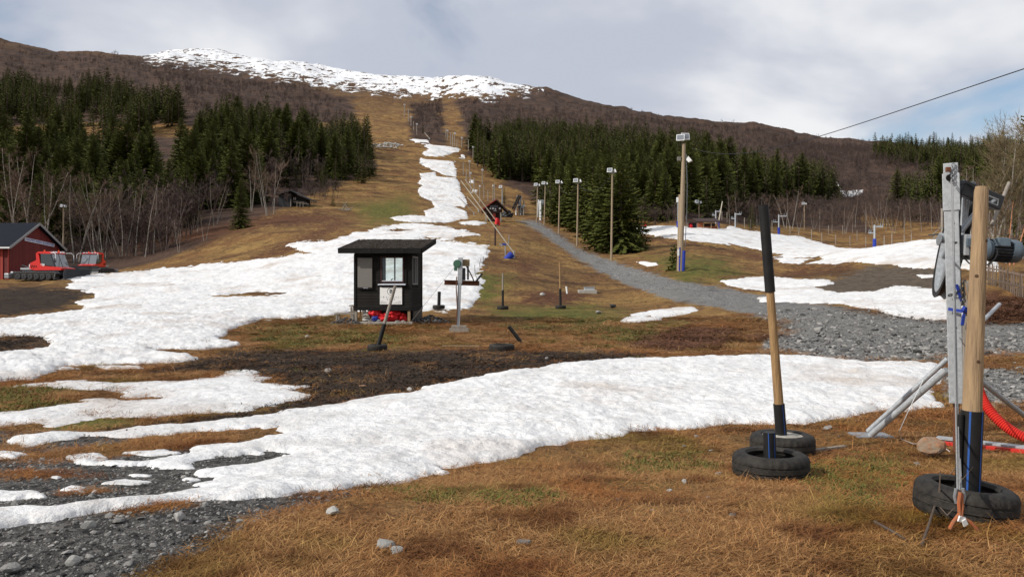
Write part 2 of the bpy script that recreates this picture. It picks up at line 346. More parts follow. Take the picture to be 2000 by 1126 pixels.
def hashn(ix, iy, seed):
    n = (ix * 374761393 + iy * 668265263 + seed * 1442695041) & 0x7fffffff
    n = ((n ^ (n >> 13)) * 1274126177) & 0x7fffffff
    return ((n ^ (n >> 16)) & 0xffff) / 65535.0
def vnoise(x, y, seed=0):
    x = np.asarray(x, float); y = np.asarray(y, float)
    ix = np.floor(x).astype(np.int64); iy = np.floor(y).astype(np.int64); fx = x - ix; fy = y - iy
    fx = fx * fx * fx * (fx * (fx * 6 - 15) + 10); fy = fy * fy * fy * (fy * (fy * 6 - 15) + 10)
    a = hashn(ix, iy, seed); b = hashn(ix + 1, iy, seed); c = hashn(ix, iy + 1, seed); d = hashn(ix + 1, iy + 1, seed)
    return (a * (1 - fx) + b * fx) * (1 - fy) + (c * (1 - fx) + d * fx) * fy - 0.5
def fbm(x, y, sc, oct=4, seed=0, gain=0.5):
    r = 0; a = 1.0
    for i in range(oct): r = r + a * vnoise(x * sc, y * sc, seed + i * 17); sc *= 2.03; a *= gain
    return r

def zbase(u, d):
    fu = np.clip((u - UG[0]) / 10.0, 0, len(UG) - 1.001); ld = np.log(np.clip(d, 0.3, 1499.9)); fk = (ld - LD[0]) / (LD[1] - LD[0])
    i = fu.astype(int); k = np.clip(fk.astype(int), 0, len(LD) - 2); a = fu - i; b = fk - k
    return (ZT[i, k] * (1 - a) + ZT[i + 1, k] * a) * (1 - b) + (ZT[i, k + 1] * (1 - a) + ZT[i + 1, k + 1] * a) * b
def bumps(x, y, d):
    z = 0.030 * fbm(x, y, 1.3, 4, 3) * np.clip(d / 6, 0.3, 1)
    z = z + np.clip((d - 12) / 60, 0, 1) * (0.45 * fbm(x, y, 0.16, 4, 11) + 0.22 * np.abs(fbm(x, y * 1.6, 0.55, 3, 13)))
    z = z + np.clip((d - 90) / 300, 0, 1) * 2.4 * fbm(x, y, 0.045, 4, 23)
    z = z + np.clip((d - 350) / 600, 0, 1) * 9.0 * fbm(x, y, 0.013, 5, 31, 0.55)
    z = z - 0.26 * np.exp(-((x - 6.75) / 1.0) ** 2 - ((y - 23.2) / 0.55) ** 2)
    return z
TH0 = R(57.5)
def height(x, y):
    x = np.asarray(x, float); y = np.asarray(y, float)
    r = np.hypot(x, y) + 1e-6; th = np.arctan2(x, y); tc_ = np.clip(th, -TH0, TH0)
    d = r * np.cos(tc_); u = 1000 + F * np.tan(tc_)
    z = zbase(u, d) + bumps(x, y, d)
    wb = np.clip((np.abs(th) - R(60)) / R(45), 0, 1); wb = wb * wb * (3 - 2 * wb)
    return z * (1 - wb) + wb * (0.05 - 0.03 * np.clip(r - 5, 0, 400))
def H(x, y): return float(height(np.array([x]), np.array([y]))[0])
DS = np.exp(np.linspace(math.log(2.5), math.log(1450), 1600))
def G(u, v):
    """ground point seen at image position (u, v)"""
    x = (u - 1000) / F * DS; vt = HZ - (height(x, DS) - CZ) / DS * F
    k = np.argmax(vt <= v)
    if vt[k] > v: k = int(np.argmin(vt))
    if k > 0:
        t = (vt[k - 1] - v) / max(1e-6, vt[k - 1] - vt[k]); d = DS[k - 1] + (DS[k] - DS[k - 1]) * min(max(t, 0), 1)
    else: d = DS[0]
    xx = (u - 1000) / F * d
    return Vector((xx, d, H(xx, d)))
def P(u, v, d): return Vector(((u - 1000) / F * d, d, CZ + (HZ - v) / F * d))
def pix(x, y, z): return 1000 + F * x / y, HZ - (z - CZ) / y * F

def poly_sd(px, py, poly):
    """signed distance, positive inside"""
    poly = np.asarray(poly, float); n = len(poly); best = np.full(px.shape, 1e18); ins = np.zeros(px.shape, bool)
    for i in range(n):
        ax, ay = poly[i]; bx, by = poly[(i + 1) % n]; ex, ey = bx - ax, by - ay
        t = np.clip(((px - ax) * ex + (py - ay) * ey) / (ex * ex + ey * ey + 1e-12), 0, 1)
        best = np.minimum(best, (px - ax - t * ex) ** 2 + (py - ay - t * ey) ** 2)
        if ay != by: ins ^= ((ay > py) != (by > py)) & (px < ex * (py - ay) / (ey) + ax)
    dd = np.sqrt(best); return np.where(ins, dd, -dd)

GRAVEL = [
 [(-200, 838), (80, 842), (200, 845), (300, 842), (240, 862), (60, 885), (-200, 890)],
 [(-200, 898), (150, 895), (300, 885), (420, 868), (560, 850), (640, 880), (560, 930), (400, 965), (300, 985), (-200, 1020)],
 [(-200, 1000), (200, 1000), (480, 965), (600, 955), (780, 930), (800, 945), (620, 985), (540, 1015), (470, 1035), (400, 1075), (330, 1110), (250, 1160), (-200, 1200)],
 [(1012, 430), (1050, 432), (1085, 455), (1130, 485), (1180, 505), (1260, 530), (1330, 550), (1410, 560), (1480, 575), (1560, 590), (1700, 605), (1850, 628), (2000, 632), (2200, 632), (2200, 692), (2000, 690), (1850, 700), (1840, 770), (1880, 790), (2200, 800), (2200, 740), (2000, 720), (1850, 715), (1700, 712), (1560, 700), (1480, 692), (1500, 660), (1530, 640), (1480, 620), (1400, 600), (1300, 583), (1230, 558), (1170, 530), (1120, 500), (1080, 472), (1050, 450), (1018, 434)],
]
MUD = [[(300, 725), (440, 690), (600, 682), (740, 685), (960, 687), (1200, 692), (1330, 700), (1000, 725), (900, 745), (640, 795), (520, 815), (300, 832), (200, 842), (400, 815), (620, 770), (520, 735), (430, 730)],
       [(-100, 560), (120, 560), (190, 572), (150, 590), (100, 610), (-100, 625)], [(-50, 655), (90, 657), (100, 672), (20, 690), (-50, 697)]]
MOSS = [[(-100, 775), (180, 785), (250, 805), (160, 822), (-100, 845)], [(160, 812), (260, 810), (300, 820), (200, 842), (40, 850)],
        [(480, 640), (640, 622), (760, 645), (900, 655), (760, 682), (560, 684)], [(950, 600), (1130, 590), (1340, 640), (1240, 680), (1000, 640)],
        [(1160, 900), (1320, 890), (1400, 920), (1300, 950), (1180, 930)], [(1560, 920), (1720, 900), (1760, 1000), (1600, 1020)], [(1260, 500), (1420, 500), (1440, 540), (1330, 560)],
        [(840, 500), (1000, 540), (960, 600), (930, 590)], [(680, 400), (800, 380), (820, 430), (720, 440)]]
HEATHER = [[(460, 520), (540, 480), (600, 450), (660, 425), (700, 430), (640, 465), (590, 480), (560, 498)], [(1245, 458), (1440, 484), (1540, 500), (1500, 518), (1380, 490), (1240, 470)], [(1230, 672), (1330, 645), (1420, 645), (1440, 655), (1400, 682), (1280, 692)], [(1540, 525), (1660, 510), (1710, 518), (1620, 535), (1530, 545), (1500, 540)],
           [(1020, 570), (1110, 560), (1180, 580), (1100, 600), (1010, 595)], [(990, 515), (1040, 510), (1060, 525), (1030, 540)], [(1440, 645), (1540, 650), (1550, 665), (1480, 668)],
           [(560, 410), (700, 420), (640, 440), (480, 450), (420, 470), (300, 480), (240, 500), (260, 470)], [(1900, 560), (2100, 590), (2100, 640), (1900, 630)]]
DIRT = [[(1560, 552), (1640, 540), (1700, 515), (1850, 520), (1850, 570), (1700, 575), (1620, 575)]]
SNOWFAR = [[(270, 90), (420, 80), (700, 120), (1000, 140), (1050, 175), (960, 190), (860, 185), (800, 182), (740, 178), (640, 165), (560, 152), (480, 140), (420, 128), (300, 118)]]
WOODS = [[(-400, 60), (290, 115), (420, 135), (560, 160), (690, 190), (690, 235), (450, 260), (350, 240), (-400, 260)], [(802, 200), (862, 195), (868, 278), (800, 270)],
         [(895, 200), (1000, 190), (1060, 165), (1150, 185), (1300, 208), (1500, 232), (1900, 270), (2400, 270), (2400, 460), (1860, 440), (1500, 400), (1200, 300), (915, 300)],
         [(-400, 260), (370, 270), (470, 235), (690, 250), (735, 330), (640, 378), (480, 430), (400, 470), (330, 500), (240, 522), (100, 528), (-400, 534)], [(915, 300), (1050, 400), (1300, 432), (1700, 450), (1600, 340), (1000, 250)]]

def mask(u, v, polys, soft, vs=1.0):
    m = np.zeros(u.shape)
    for p in polys:
        q = [(a, b * vs) for a, b in p]
        m = np.maximum(m, np.clip(poly_sd(u, v * vs, q) / soft * 0.5 + 0.5, 0, 1))
    return m

# polar sheet all round the camera
ths = np.concatenate([np.linspace(R(-180), R(-60), 40, endpoint=False), np.linspace(R(-60), R(-34), 60, endpoint=False), np.linspace(R(-34), R(34), 620, endpoint=False),
                      np.linspace(R(34), R(60), 60, endpoint=False), np.linspace(R(60), R(180), 40)])
rs = np.exp(np.concatenate([np.linspace(math.log(0.4), math.log(4), 24, endpoint=False), np.linspace(math.log(4), math.log(1720), 560), [math.log(2600)]]))
TT, RR = np.meshgrid(ths, rs, indexing='ij')
X = RR * np.sin(TT); Y = RR * np.cos(TT); Z = height(X, Y); Z[:, -1] = np.where(np.abs(ths) < R(62), Z[:, -2] - 400, -14)
nT, nR = TT.shape
verts = np.stack([X, Y, Z], -1).reshape(-1, 3)
idx = np.arange(nT * nR).reshape(nT, nR)
quads = np.stack([idx[:-1, :-1], idx[1:, :-1], idx[1:, 1:], idx[:-1, 1:]], -1).reshape(-1, 4)[:, ::-1]
def np_mesh(name, verts, quads, smooth=True):
    me = bpy.data.meshes.new(name); nv, nq, k = len(verts), len(quads), quads.shape[1]
    me.vertices.add(nv); me.vertices.foreach_set('co', np.ascontiguousarray(verts, dtype=np.float32).ravel())
    me.loops.add(nq * k); me.loops.foreach_set('vertex_index', np.ascontiguousarray(quads, dtype=np.int32).ravel())
    me.polygons.add(nq); me.polygons.foreach_set('loop_start', np.arange(nq, dtype=np.int32) * k)
    me.polygons.foreach_set('loop_total', np.full(nq, k, dtype=np.int32))
    me.polygons.foreach_set('use_smooth', np.full(nq, smooth)); me.update(calc_edges=True); me.validate(); return me
terr = np_mesh('ground', verts, quads)
fr = (np.abs(TT) < R(50))
d_ = np.where(fr, Y, 1.0); d_ = np.maximum(d_, 0.3)
Uv = np.where(fr, 1000 + F * X / d_, -5000); Vv = np.where(fr, HZ - (Z - CZ) / d_ * F, 3000)
def put_attr(me, name, arr):
    a = me.attributes.new(name, 'FLOAT', 'POINT'); a.data.foreach_set('value', np.ascontiguousarray(arr, dtype=np.float32).ravel())
a_gravel = mask(Uv, Vv, GRAVEL, 22, 1.6); a_mud = mask(Uv, Vv, MUD, 34, 2.4); a_moss = mask(Uv, Vv, MOSS, 60, 2.0)
a_heath = mask(Uv, Vv, HEATHER, 40, 2.4); a_dirt = mask(Uv, Vv, DIRT, 34, 2.4); a_snow = mask(Uv, Vv, SNOWFAR, 34, 2.2) * (Y > 420); a_wood = mask(Uv, Vv, WOODS, 40, 1.8) * (Y > 80)
a_wet = mask(Uv, Vv, GRAVEL[:3], 40, 1.6)
for nme, ar in (('wet', a_wet), ('gravel', a_gravel), ('mud', a_mud), ('moss', a_moss), ('heather', a_heath), ('dirt', a_dirt), ('snowfar', a_snow), ('woods', a_wood)): put_attr(terr, nme, ar)

def ground_mat():
    m = bpy.data.materials.new('ground_cover'); m.use_nodes = True; t = m.node_tree; b = t.nodes['Principled BSDF']
    b.inputs['Specular IOR Level'].default_value = 0.15; b.inputs['Roughness'].default_value = 0.92
    L = t.links.new
    geo = t.nodes.new('ShaderNodeNewGeometry'); pos = geo.outputs['Position']
    def noise(scale, detail=5, rough=0.6, st=None):
        n = t.nodes.new('ShaderNodeTexNoise'); n.inputs['Scale'].default_value = scale; n.inputs['Detail'].default_value = detail; n.inputs['Roughness'].default_value = rough
        v = pos
        if st:
            mp = t.nodes.new('ShaderNodeMapping'); mp.inputs['Scale'].default_value = st; L(pos, mp.inputs[0]); v = mp.outputs[0]
        L(v, n.inputs['Vector']); return n.outputs[0]
    def ramp(src, lo, hi, o0=0.0, o1=1.0):
        n = t.nodes.new('ShaderNodeMapRange'); n.interpolation_type = 'SMOOTHSTEP'
        for i, v in enumerate((lo, hi, o0, o1)): n.inputs[i + 1].default_value = v
        L(src, n.inputs[0]); return n.outputs[0]
    def mix(f, a, c):
        n = t.nodes.new('ShaderNodeMix'); n.data_type = 'RGBA'
        L(f, n.inputs[0])
        for i, v in ((6, a), (7, c)):
            if isinstance(v, tuple): n.inputs[i].default_value = (*v, 1)
            else: L(v, n.inputs[i])
        return n.outputs[2]
    def ma(op, a, c):
        n = t.nodes.new('ShaderNodeMath'); n.operation = op
        for i, v in enumerate((a, c)):
            if isinstance(v, (int, float)): n.inputs[i].default_value = v
            else: L(v, n.inputs[i])
        return n.outputs[0]
    def attr(nm):
        a = t.nodes.new('ShaderNodeAttribute'); a.attribute_name = nm; return a.outputs['Fac']
    n_fine = noise(14, 6, 0.7); n_mid = noise(1.6, 6, 0.65); n_big = noise(0.12, 6, 0.62); n_huge = noise(0.022, 6, 0.6); n_st = noise(0.5, 6, 0.65, (0.35, 1, 2.0)); n_st2 = noise(0.09, 6, 0.66, (0.4, 1, 2.2))
    grass = mix(ramp(n_fine, 0.3, 0.7), (0.11, 0.050, 0.018), (0.34, 0.182, 0.064))
    grass = mix(ramp(n_mid, 0.42, 0.62), grass, (0.18, 0.092, 0.037))
    grass = mix(ramp(n_big, 0.40, 0.66, 0, 0.75), grass, (0.31, 0.195, 0.064))
    grass = mix(ramp(n_st, 0.50, 0.66, 0, 0.75), grass, (0.050, 0.026, 0.015))  # dark brown mottling, with shadow streaks painted into the grass colour
    grass = mix(ramp(n_st2, 0.50, 0.66, 0, 0.7), grass, (0.070, 0.034, 0.018))
    grass = mix(ramp(n_huge, 0.50, 0.66, 0, 0.5), grass, (0.105, 0.048, 0.022))
    n_t = noise(3.2, 5, 0.7, (1, 0.55, 1)); n_t2 = noise(0.30, 6, 0.72, (0.8, 0.45, 1))
    grass = mix(ramp(n_t, 0.50, 0.62, 0, 0.55), grass, (0.060, 0.031, 0.015))
    grass = mix(ramp(n_t2, 0.40, 0.30, 0, 0.55) if False else ramp(n_t2, 0.52, 0.62, 0, 0.65), grass, (0.36, 0.225, 0.076))
    grass = mix(ramp(noise(0.36, 6, 0.74, (0.6, 0.35, 1)), 0.54, 0.63, 0, 0.7), grass, (0.072, 0.036, 0.018))
    szz = t.nodes.new('ShaderNodeSeparateXYZ'); L(pos, szz.inputs[0])
    grass = mix(ramp(szz.outputs[2], 100, 230, 0, 0.9), grass, mix(ramp(n_st2, 0.35, 0.65), (0.040, 0.026, 0.020), (0.105, 0.058, 0.032)))
    def blend(base, nm, colr, nz, amt=0.55, w0=0.40, w1=0.60):
        f = ramp(ma('ADD', attr(nm), ma('MULTIPLY', ma('SUBTRACT', nz, 0.5), amt * 2)), w0, w1); return mix(f, base, colr), f
    moss = mix(ramp(n_mid, 0.35, 0.65), (0.062, 0.078, 0.014), (0.165, 0.135, 0.032))
    c, _ = blend(grass, 'moss', moss, noise(0.8, 6, 0.7), 0.8, 0.30, 0.80)
    woods = mix(ramp(n_big, 0.35, 0.65), (0.038, 0.024, 0.019), (0.085, 0.050, 0.034))
    c, _ = blend(c, 'woods', woods, n_huge, 0.5)
    heath = mix(ramp(n_fine, 0.3, 0.7), (0.055, 0.024, 0.014), (0.155, 0.066, 0.030))
    c, _ = blend(c, 'heather', heath, n_mid, 1.0, 0.4, 0.85)
    mud = mix(ramp(n_mid, 0.40, 0.70), (0.024, 0.0165, 0.012), (0.062, 0.040, 0.026))
    mud = mix(ramp(n_fine, 0.35, 0.75), mud, (0.040, 0.027, 0.019))
    c, fm = blend(c, 'mud', mud, noise(0.7, 7, 0.7), 0.9, 0.35, 0.75)
    dirt = mix(ramp(n_mid, 0.35, 0.65), (0.085, 0.065, 0.048), (0.14, 0.108, 0.08))
    c, _ = blend(c, 'dirt', dirt, n_mid, 0.9, 0.35, 0.7)
    vor = t.nodes.new('ShaderNodeTexVoronoi'); vor.inputs['Scale'].default_value = 16; vor.inputs['Randomness'].default_value = 1; L(pos, vor.inputs['Vector'])
    sepc = t.nodes.new('ShaderNodeSeparateColor'); L(vor.outputs['Color'], sepc.inputs[0])
    grav = mix(sepc.outputs[0], (0.085, 0.084, 0.082), (0.30, 0.295, 0.285))
    grav = mix(ramp(n_big, 0.42, 0.6), grav, (0.20, 0.195, 0.185))
    grav = mix(ramp(noise(0.9, 6, 0.7), 0.52, 0.68, 0, 0.6), grav, (0.070, 0.063, 0.056))
    grav = mix(ramp(attr('wet'), 0.3, 0.7), grav, mix(sepc.outputs[1], (0.030, 0.029, 0.028), (0.135, 0.128, 0.120)))
    c, fg = blend(c, 'gravel', grav, noise(1.1, 6, 0.7), 0.6)
    sn = t.nodes.new('ShaderNodeMapping'); sn.inputs['Scale'].default_value = (1, 0.28, 1.0); L(pos, sn.inputs[0])
    ns = t.nodes.new('ShaderNodeTexNoise'); ns.inputs['Scale'].default_value = 0.085; ns.inputs['Detail'].default_value = 8; ns.inputs['Roughness'].default_value = 0.72; L(sn.outputs[0], ns.inputs['Vector'])
    fs = ramp(ma('ADD', attr('snowfar'), ma('MULTIPLY', ma('SUBTRACT', ns.outputs[0], 0.5), 5.5)), 0.62, 0.70)
    fs = ma('MULTIPLY', fs, ramp(attr('snowfar'), 0.02, 0.2))
    # scattered old snow higher up than about 150 m as well
    sz = t.nodes.new('ShaderNodeSeparateXYZ'); L(pos, sz.inputs[0])
    hi = ma('MULTIPLY', ramp(sz.outputs[2], 190, 260), ramp(ns.outputs[0], 0.725, 0.75))
    fs = ma('MAXIMUM', fs, hi)
    c = mix(fs, c, (0.76, 0.77, 0.79))
    L(c, b.inputs['Base Color'])
    bp = t.nodes.new('ShaderNodeBump'); bp.inputs['Strength'].default_value = 0.7; bp.inputs['Distance'].default_value = 0.05; L(n_fine, bp.inputs['Height'])
    bp2 = t.nodes.new('ShaderNodeBump'); bp2.inputs['Strength'].default_value = 0.8; bp2.inputs['Distance'].default_value = 0.7; L(n_mid, bp2.inputs['Height']); L(bp.outputs[0], bp2.inputs['Normal'])
    L(bp2.outputs[0], b.inputs['Normal'])
    return m
terr.materials.append(ground_mat())
gnd = bpy.data.objects.new('ground', terr); COL.objects.link(gnd); tag(gnd, 'brown grassy ground rising to a snow-capped mountain', kind='structure')

# ------------------------------------------------------------------ snow
def snow_mat():
    m = bpy.data.materials.new('old_wet_snow'); m.use_nodes = True; t = m.node_tree; b = t.nodes['Principled BSDF']; L = t.links.new
    b.inputs['Roughness'].default_value = 0.55; b.inputs['Specular IOR Level'].default_value = 0.25
    b.inputs['Subsurface Weight'].default_value = 0.0
    g = t.nodes.new('ShaderNodeNewGeometry'); pos = g.outputs['Position']
    def nz(s, d=6, r=0.65):
        n = t.nodes.new('ShaderNodeTexNoise'); n.inputs['Scale'].default_value = s; n.inputs['Detail'].default_value = d; n.inputs['Roughness'].default_value = r; L(pos, n.inputs['Vector']); return n.outputs[0]
    def rp(s, a, c, o=1.0):
        n = t.nodes.new('ShaderNodeMapRange'); n.inputs[1].default_value = a; n.inputs[2].default_value = c; n.inputs[4].default_value = o; L(s, n.inputs[0]); return n.outputs[0]
    def mx(f, a, c):
        n = t.nodes.new('ShaderNodeMix'); n.data_type = 'RGBA'; L(f, n.inputs[0])
        for i, v in ((6, a), (7, c)):
            if isinstance(v, tuple): n.inputs[i].default_value = (*v, 1)
            else: L(v, n.inputs[i])
        return n.outputs[2]
    c = mx(rp(nz(1.3), 0.46, 0.66), (0.735, 0.735, 0.735), (0.60, 0.59, 0.58))
    c = mx(rp(nz(0.22), 0.52, 0.66, 0.8), c, (0.47, 0.40, 0.345))
    c = mx(rp(nz(5.0, 5, 0.7), 0.54, 0.70, 0.6), c, (0.46, 0.43, 0.40))
    c = mx(rp(nz(26, 3, 0.6), 0.62, 0.72, 0.75), c, (0.36, 0.33, 0.30))
    L(c, b.inputs['Base Color'])
    b1 = t.nodes.new('ShaderNodeBump'); b1.inputs['Strength'].default_value = 0.8; b1.inputs['Distance'].default_value = 0.07; L(nz(7, 6, 0.6), b1.inputs['Height'])
    b2 = t.nodes.new('ShaderNodeBump'); b2.inputs['Strength'].default_value = 0.4; b2.inputs['Distance'].default_value = 0.015; L(nz(38, 4, 0.7), b2.inputs['Height']); L(b1.outputs[0], b2.inputs['Normal'])
    L(b2.outputs[0], b.inputs['Normal'])
    return m
M['snow'] = snow_mat()
SNOWPOLY = []
def snow_patch(poly, label, th=0.14, world=False, stepu=4.0, stepv=2.5, holes=(), lump=1.0, ramp=None, edge=1.0, name='snow_patch'):
    """a layer of old snow whose surface dips under the ground at its ragged rim"""
    SNOWPOLY.append(poly)
    us = [p[0] for p in poly]; vs = [p[1] for p in poly]; u0, u1, v0, v1 = min(us) - 14, max(us) + 14, min(vs) - 5, max(vs) + 8
    ug = np.arange(u0, u1 + stepu, stepu)
    # depth rows spaced by image rows on the middle column
    d_near = min(G(u, v1).y for u in np.linspace(u0, u1, 7)); d_far = max(G(u, v0).y for u in np.linspace(u0, u1, 7))
    nrow = int(min(420, max(10, (v1 - v0) / stepv * 1.6)))
    dg = np.exp(np.linspace(math.log(d_near * 0.98), math.log(d_far * 1.03), nrow))
    UU, DD = np.meshgrid(ug, dg, indexing='ij'); x = (UU - 1000) / F * DD; y = DD; zg = height(x, y); vv = HZ - (zg - CZ) / DD * F
    if world:
        q = np.array([G(a, c)[:2] for a, c in poly]); sd = poly_sd(x, y, q)
        for h in holes: sd = np.minimum(sd, -poly_sd(x, y, np.array([G(a, c)[:2] for a, c in h])))
        sd = sd + edge * (0.16 * fbm(x, y, 1.3, 4, 5) + 0.07 * fbm(x, y, 5.0, 3, 9))
        rp_ = ramp or 0.14; soft = 1.0
    else:
        k = 2.4; sd = poly_sd(UU, vv * k, [(a, c * k) for a, c in poly])
        for h in holes: sd = np.minimum(sd, -poly_sd(UU, vv * k, [(a, c * k) for a, c in h]))
        sc = 60.0 / np.median(DD)
        sd = sd + edge * (9 * fbm(x, y, 0.55 * sc, 4, 5) + 5 * fbm(x, y, 2.2 * sc, 3, 9))
        rp_ = ramp or 7.0; soft = 1.0
    pos = np.clip(sd, 0, None); lumps = 0.5 + fbm(x, y, 2.2, 4, 41, 0.55)
    fine = fbm(x, y, 7.0, 3, 51)
    T = th * np.power(1 - np.exp(-pos / rp_), 0.6) * (0.75 + lump * 0.5 * lumps + 0.5 * lump * fbm(x, y, 0.55, 3, 45)) + np.where(sd > 0, 1, 0) * lump * 0.035 * np.clip(pos / rp_, 0, 1) * (fine + 0.6 * fbm(x, y, 3.1, 3, 61))
    if world: T = T * (0.6 + 0.4 * np.clip((x + 2.2) / 2.0, 0, 1))
    neg = np.clip(-sd / rp_, 0, 3); T = np.where(sd > 0, T + 0.004, -th * 0.9 * neg - 0.0)
    keep = sd > -rp_ * 2.2 - (0.12 if world else 5)
    vt = np.stack([x, y, zg + T], -1).reshape(-1, 3); ii = np.arange(len(vt)).reshape(UU.shape)
    kq = keep[:-1, :-1] & keep[1:, :-1] & keep[1:, 1:] & keep[:-1, 1:]
    qd = np.stack([ii[:-1, :-1], ii[1:, :-1], ii[1:, 1:], ii[:-1, 1:]], -1)[kq]
    used = np.unique(qd); rm = np.zeros(len(vt), int); rm[used] = np.arange(len(used))
    me = np_mesh(name, vt[used], rm[qd]); me.materials.append(M['snow'])
    o = bpy.data.objects.new(name, me); COL.objects.link(o); return tag(o, label, kind='structure')

SN1 = [(1838, 792), (1822, 765), (1845, 735), (1820, 714), (1700, 708), (1560, 697), (1400, 699), (1280, 702), (1150, 707), (1080, 716), (1010, 726), (960, 732), (910, 744), (800, 769), (730, 779), (640, 794), (560, 804), (520, 814), (470, 816), (400, 825), (330, 830),
       (260, 835), (180, 845), (100, 848), (30, 855), (60, 868), (160, 852), (280, 850), (380, 842), (480, 838), (565, 828), (560, 842), (480, 862), (400, 874), (330, 895), (290, 905), (340, 905), (430, 893), (520, 885), (560, 888), (500, 900), (440, 912), (385, 922), (400, 930), (470, 925), (430, 940),
       (400, 954), (320, 970), (240, 978), (120, 990), (-60, 996), (-60, 1044), (0, 1035), (60, 1020), (150, 1010), (230, 1000), (290, 990), (400, 980), (470, 976), (540, 973), (600, 963), (660, 956), (720, 949), (770, 936), (830, 926), (900, 916), (960, 901), (1020, 889), (1080, 871),
       (1150, 859), (1200, 851), (1300, 841), (1400, 833), (1500, 831), (1600, 827), (1680, 809), (1720, 801), (1760, 803)]
snow_patch(SN1, 'broad lumpy snow bank sweeping across the foreground', 0.12, True, 3.2, 1.6, ramp=0.3, lump=0.8, edge=1.5)
SN2 = [(55, 752), (110, 742), (180, 744), (230, 747), (300, 743), (370, 741), (425, 738), (450, 724), (490, 724), (520, 738), (525, 748), (560, 752), (600, 754), (575, 764), (605, 772), (560, 781), (520, 792), (475, 803), (420, 806), (340, 813), (300, 818), (255, 811), (200, 812),
       (180, 802), (160, 818), (110, 831), (60, 828), (-60, 838), (-60, 812), (60, 798), (120, 791), (180, 783), (240, 785), (300, 778), (250, 773), (240, 763), (170, 758), (90, 755)]
snow_patch(SN2, 'ragged snow strip left of the dark peat, below the large snowfield', 0.075, True, 3.2, 1.6, ramp=0.4, lump=0.8, edge=1.6)
SN3 = [(-60, 630), (0, 625), (60, 618), (120, 612), (180, 602), (150, 590), (188, 580), (185, 573), (130, 562), (150, 548), (85, 543), (150, 540), (250, 532), (350, 522), (450, 511), (520, 506), (570, 499), (605, 493), (565, 479), (580, 473), (640, 471), (690, 456), (720, 451), (760, 441), (770, 438), (830, 437),
       (880, 446), (920, 453), (935, 459), (890, 461), (880, 468), (830, 463), (818, 468), (870, 471), (950, 479), (953, 490), (945, 505), (940, 520), (935, 540), (945, 548), (935, 575), (925, 590), (915, 604), (820, 607), (690, 606), (640, 617), (560, 622), (500, 625), (470, 635), (440, 652), (430, 664),
       (465, 674), (400, 682), (300, 684), (340, 692), (385, 702), (290, 707), (200, 711), (130, 714), (60, 738), (-60, 748), (-60, 700), (30, 688), (90, 682), (100, 672), (85, 657), (20, 657), (-60, 655)]
snow_patch(SN3, 'large snowfield behind and left of the black booth', 0.14, False, 3.0, 1.0, holes=[[(410, 578), (480, 572), (572, 571), (540, 578), (440, 582)], [(740, 449), (775, 445), (800, 449), (770, 454)]], ramp=10, lump=1.0, edge=1.3)
for pl, lb in (([(805, 271), (835, 273), (840, 279), (815, 278)], 'topmost sliver of snow on the ski slope'),
               ([(832, 282), (880, 286), (903, 291), (882, 300), (855, 306), (832, 304), (824, 298), (838, 294)], 'snow patch below the topmost sliver on the ski slope'),
               ([(822, 307), (830, 311), (885, 315), (891, 330), (889, 344), (870, 343), (850, 333), (825, 323), (819, 315)], 'wedge of snow in the middle of the ski slope'),
               ([(820, 339), (848, 336), (852, 344), (890, 347), (898, 362), (900, 375), (908, 385), (912, 395), (908, 405), (885, 402), (910, 413), (913, 426), (880, 431), (835, 427), (828, 412), (850, 406), (845, 395), (818, 382), (814, 370), (825, 363), (814, 358), (822, 350)], 'long stepped snow strip on the ski slope left of the snow lances'),
               ([(763, 425), (800, 420), (870, 425), (902, 428), (880, 434), (830, 434), (775, 431)], 'flat snow strip at the foot of the ski slope'),
               ([(895, 434), (930, 432), (955, 435), (935, 439), (905, 438)], 'thin snow sliver left of the red-roofed hut'),
               ([(1645, 373), (1685, 371), (1680, 379), (1662, 385), (1650, 383)], 'small snow patch in the birch wood on the right hillside'),
               ([(900, 300), (908, 302), (908, 309), (899, 308)], 'round snow blob beside the upper lift poles'), ([(917, 350), (926, 352), (925, 357), (916, 356)], 'oval snow blob between the middle lift poles'),
               ([(922, 369), (934, 371), (931, 376), (922, 375)], 'oval snow blob above the red-roofed hut'), ([(1243, 512), (1262, 513), (1290, 517), (1265, 520)], 'snow sliver beside the gravel road under the big spruces')):
    snow_patch(pl, lb, 0.22, False, 1.6, 0.5, ramp=4, edge=0.35, lump=1.0)
SN5 = [(1234, 441), (1300, 441), (1380, 444), (1415, 447), (1425, 441), (1450, 448), (1500, 456), (1560, 461), (1600, 473), (1640, 484), (1680, 486), (1740, 477), (1800, 469), (1850, 466), (1950, 470), (1950, 530), (1850, 524), (1800, 525), (1740, 517), (1700, 514), (1640, 509), (1600, 502), (1510, 502), (1535, 497), (1500, 491), (1440, 479), (1360, 471), (1290, 463), (1237, 453)]
snow_patch(SN5, 'groomed snow slope in front of the red shelter on the right', 0.16, False, 3.0, 0.8, ramp=6, edge=0.5, lump=0.6)
SN6 = [(1405, 549), (1470, 541), (1500, 538), (1560, 548), (1610, 546), (1625, 553), (1590, 561), (1640, 573), (1700, 571), (1750, 559), (1790, 561), (1850, 566), (1890, 590), (1890, 625), (1800, 622), (1740, 614), (1700, 604), (1640, 594), (1570, 592), (1490, 590), (1480, 582), (1520, 572), (1440, 562)]
snow_patch(SN6, 'dirty snow patch between the gravel road and the reddish heather', 0.10, False, 3.0, 0.8, ramp=7, lump=1.0)
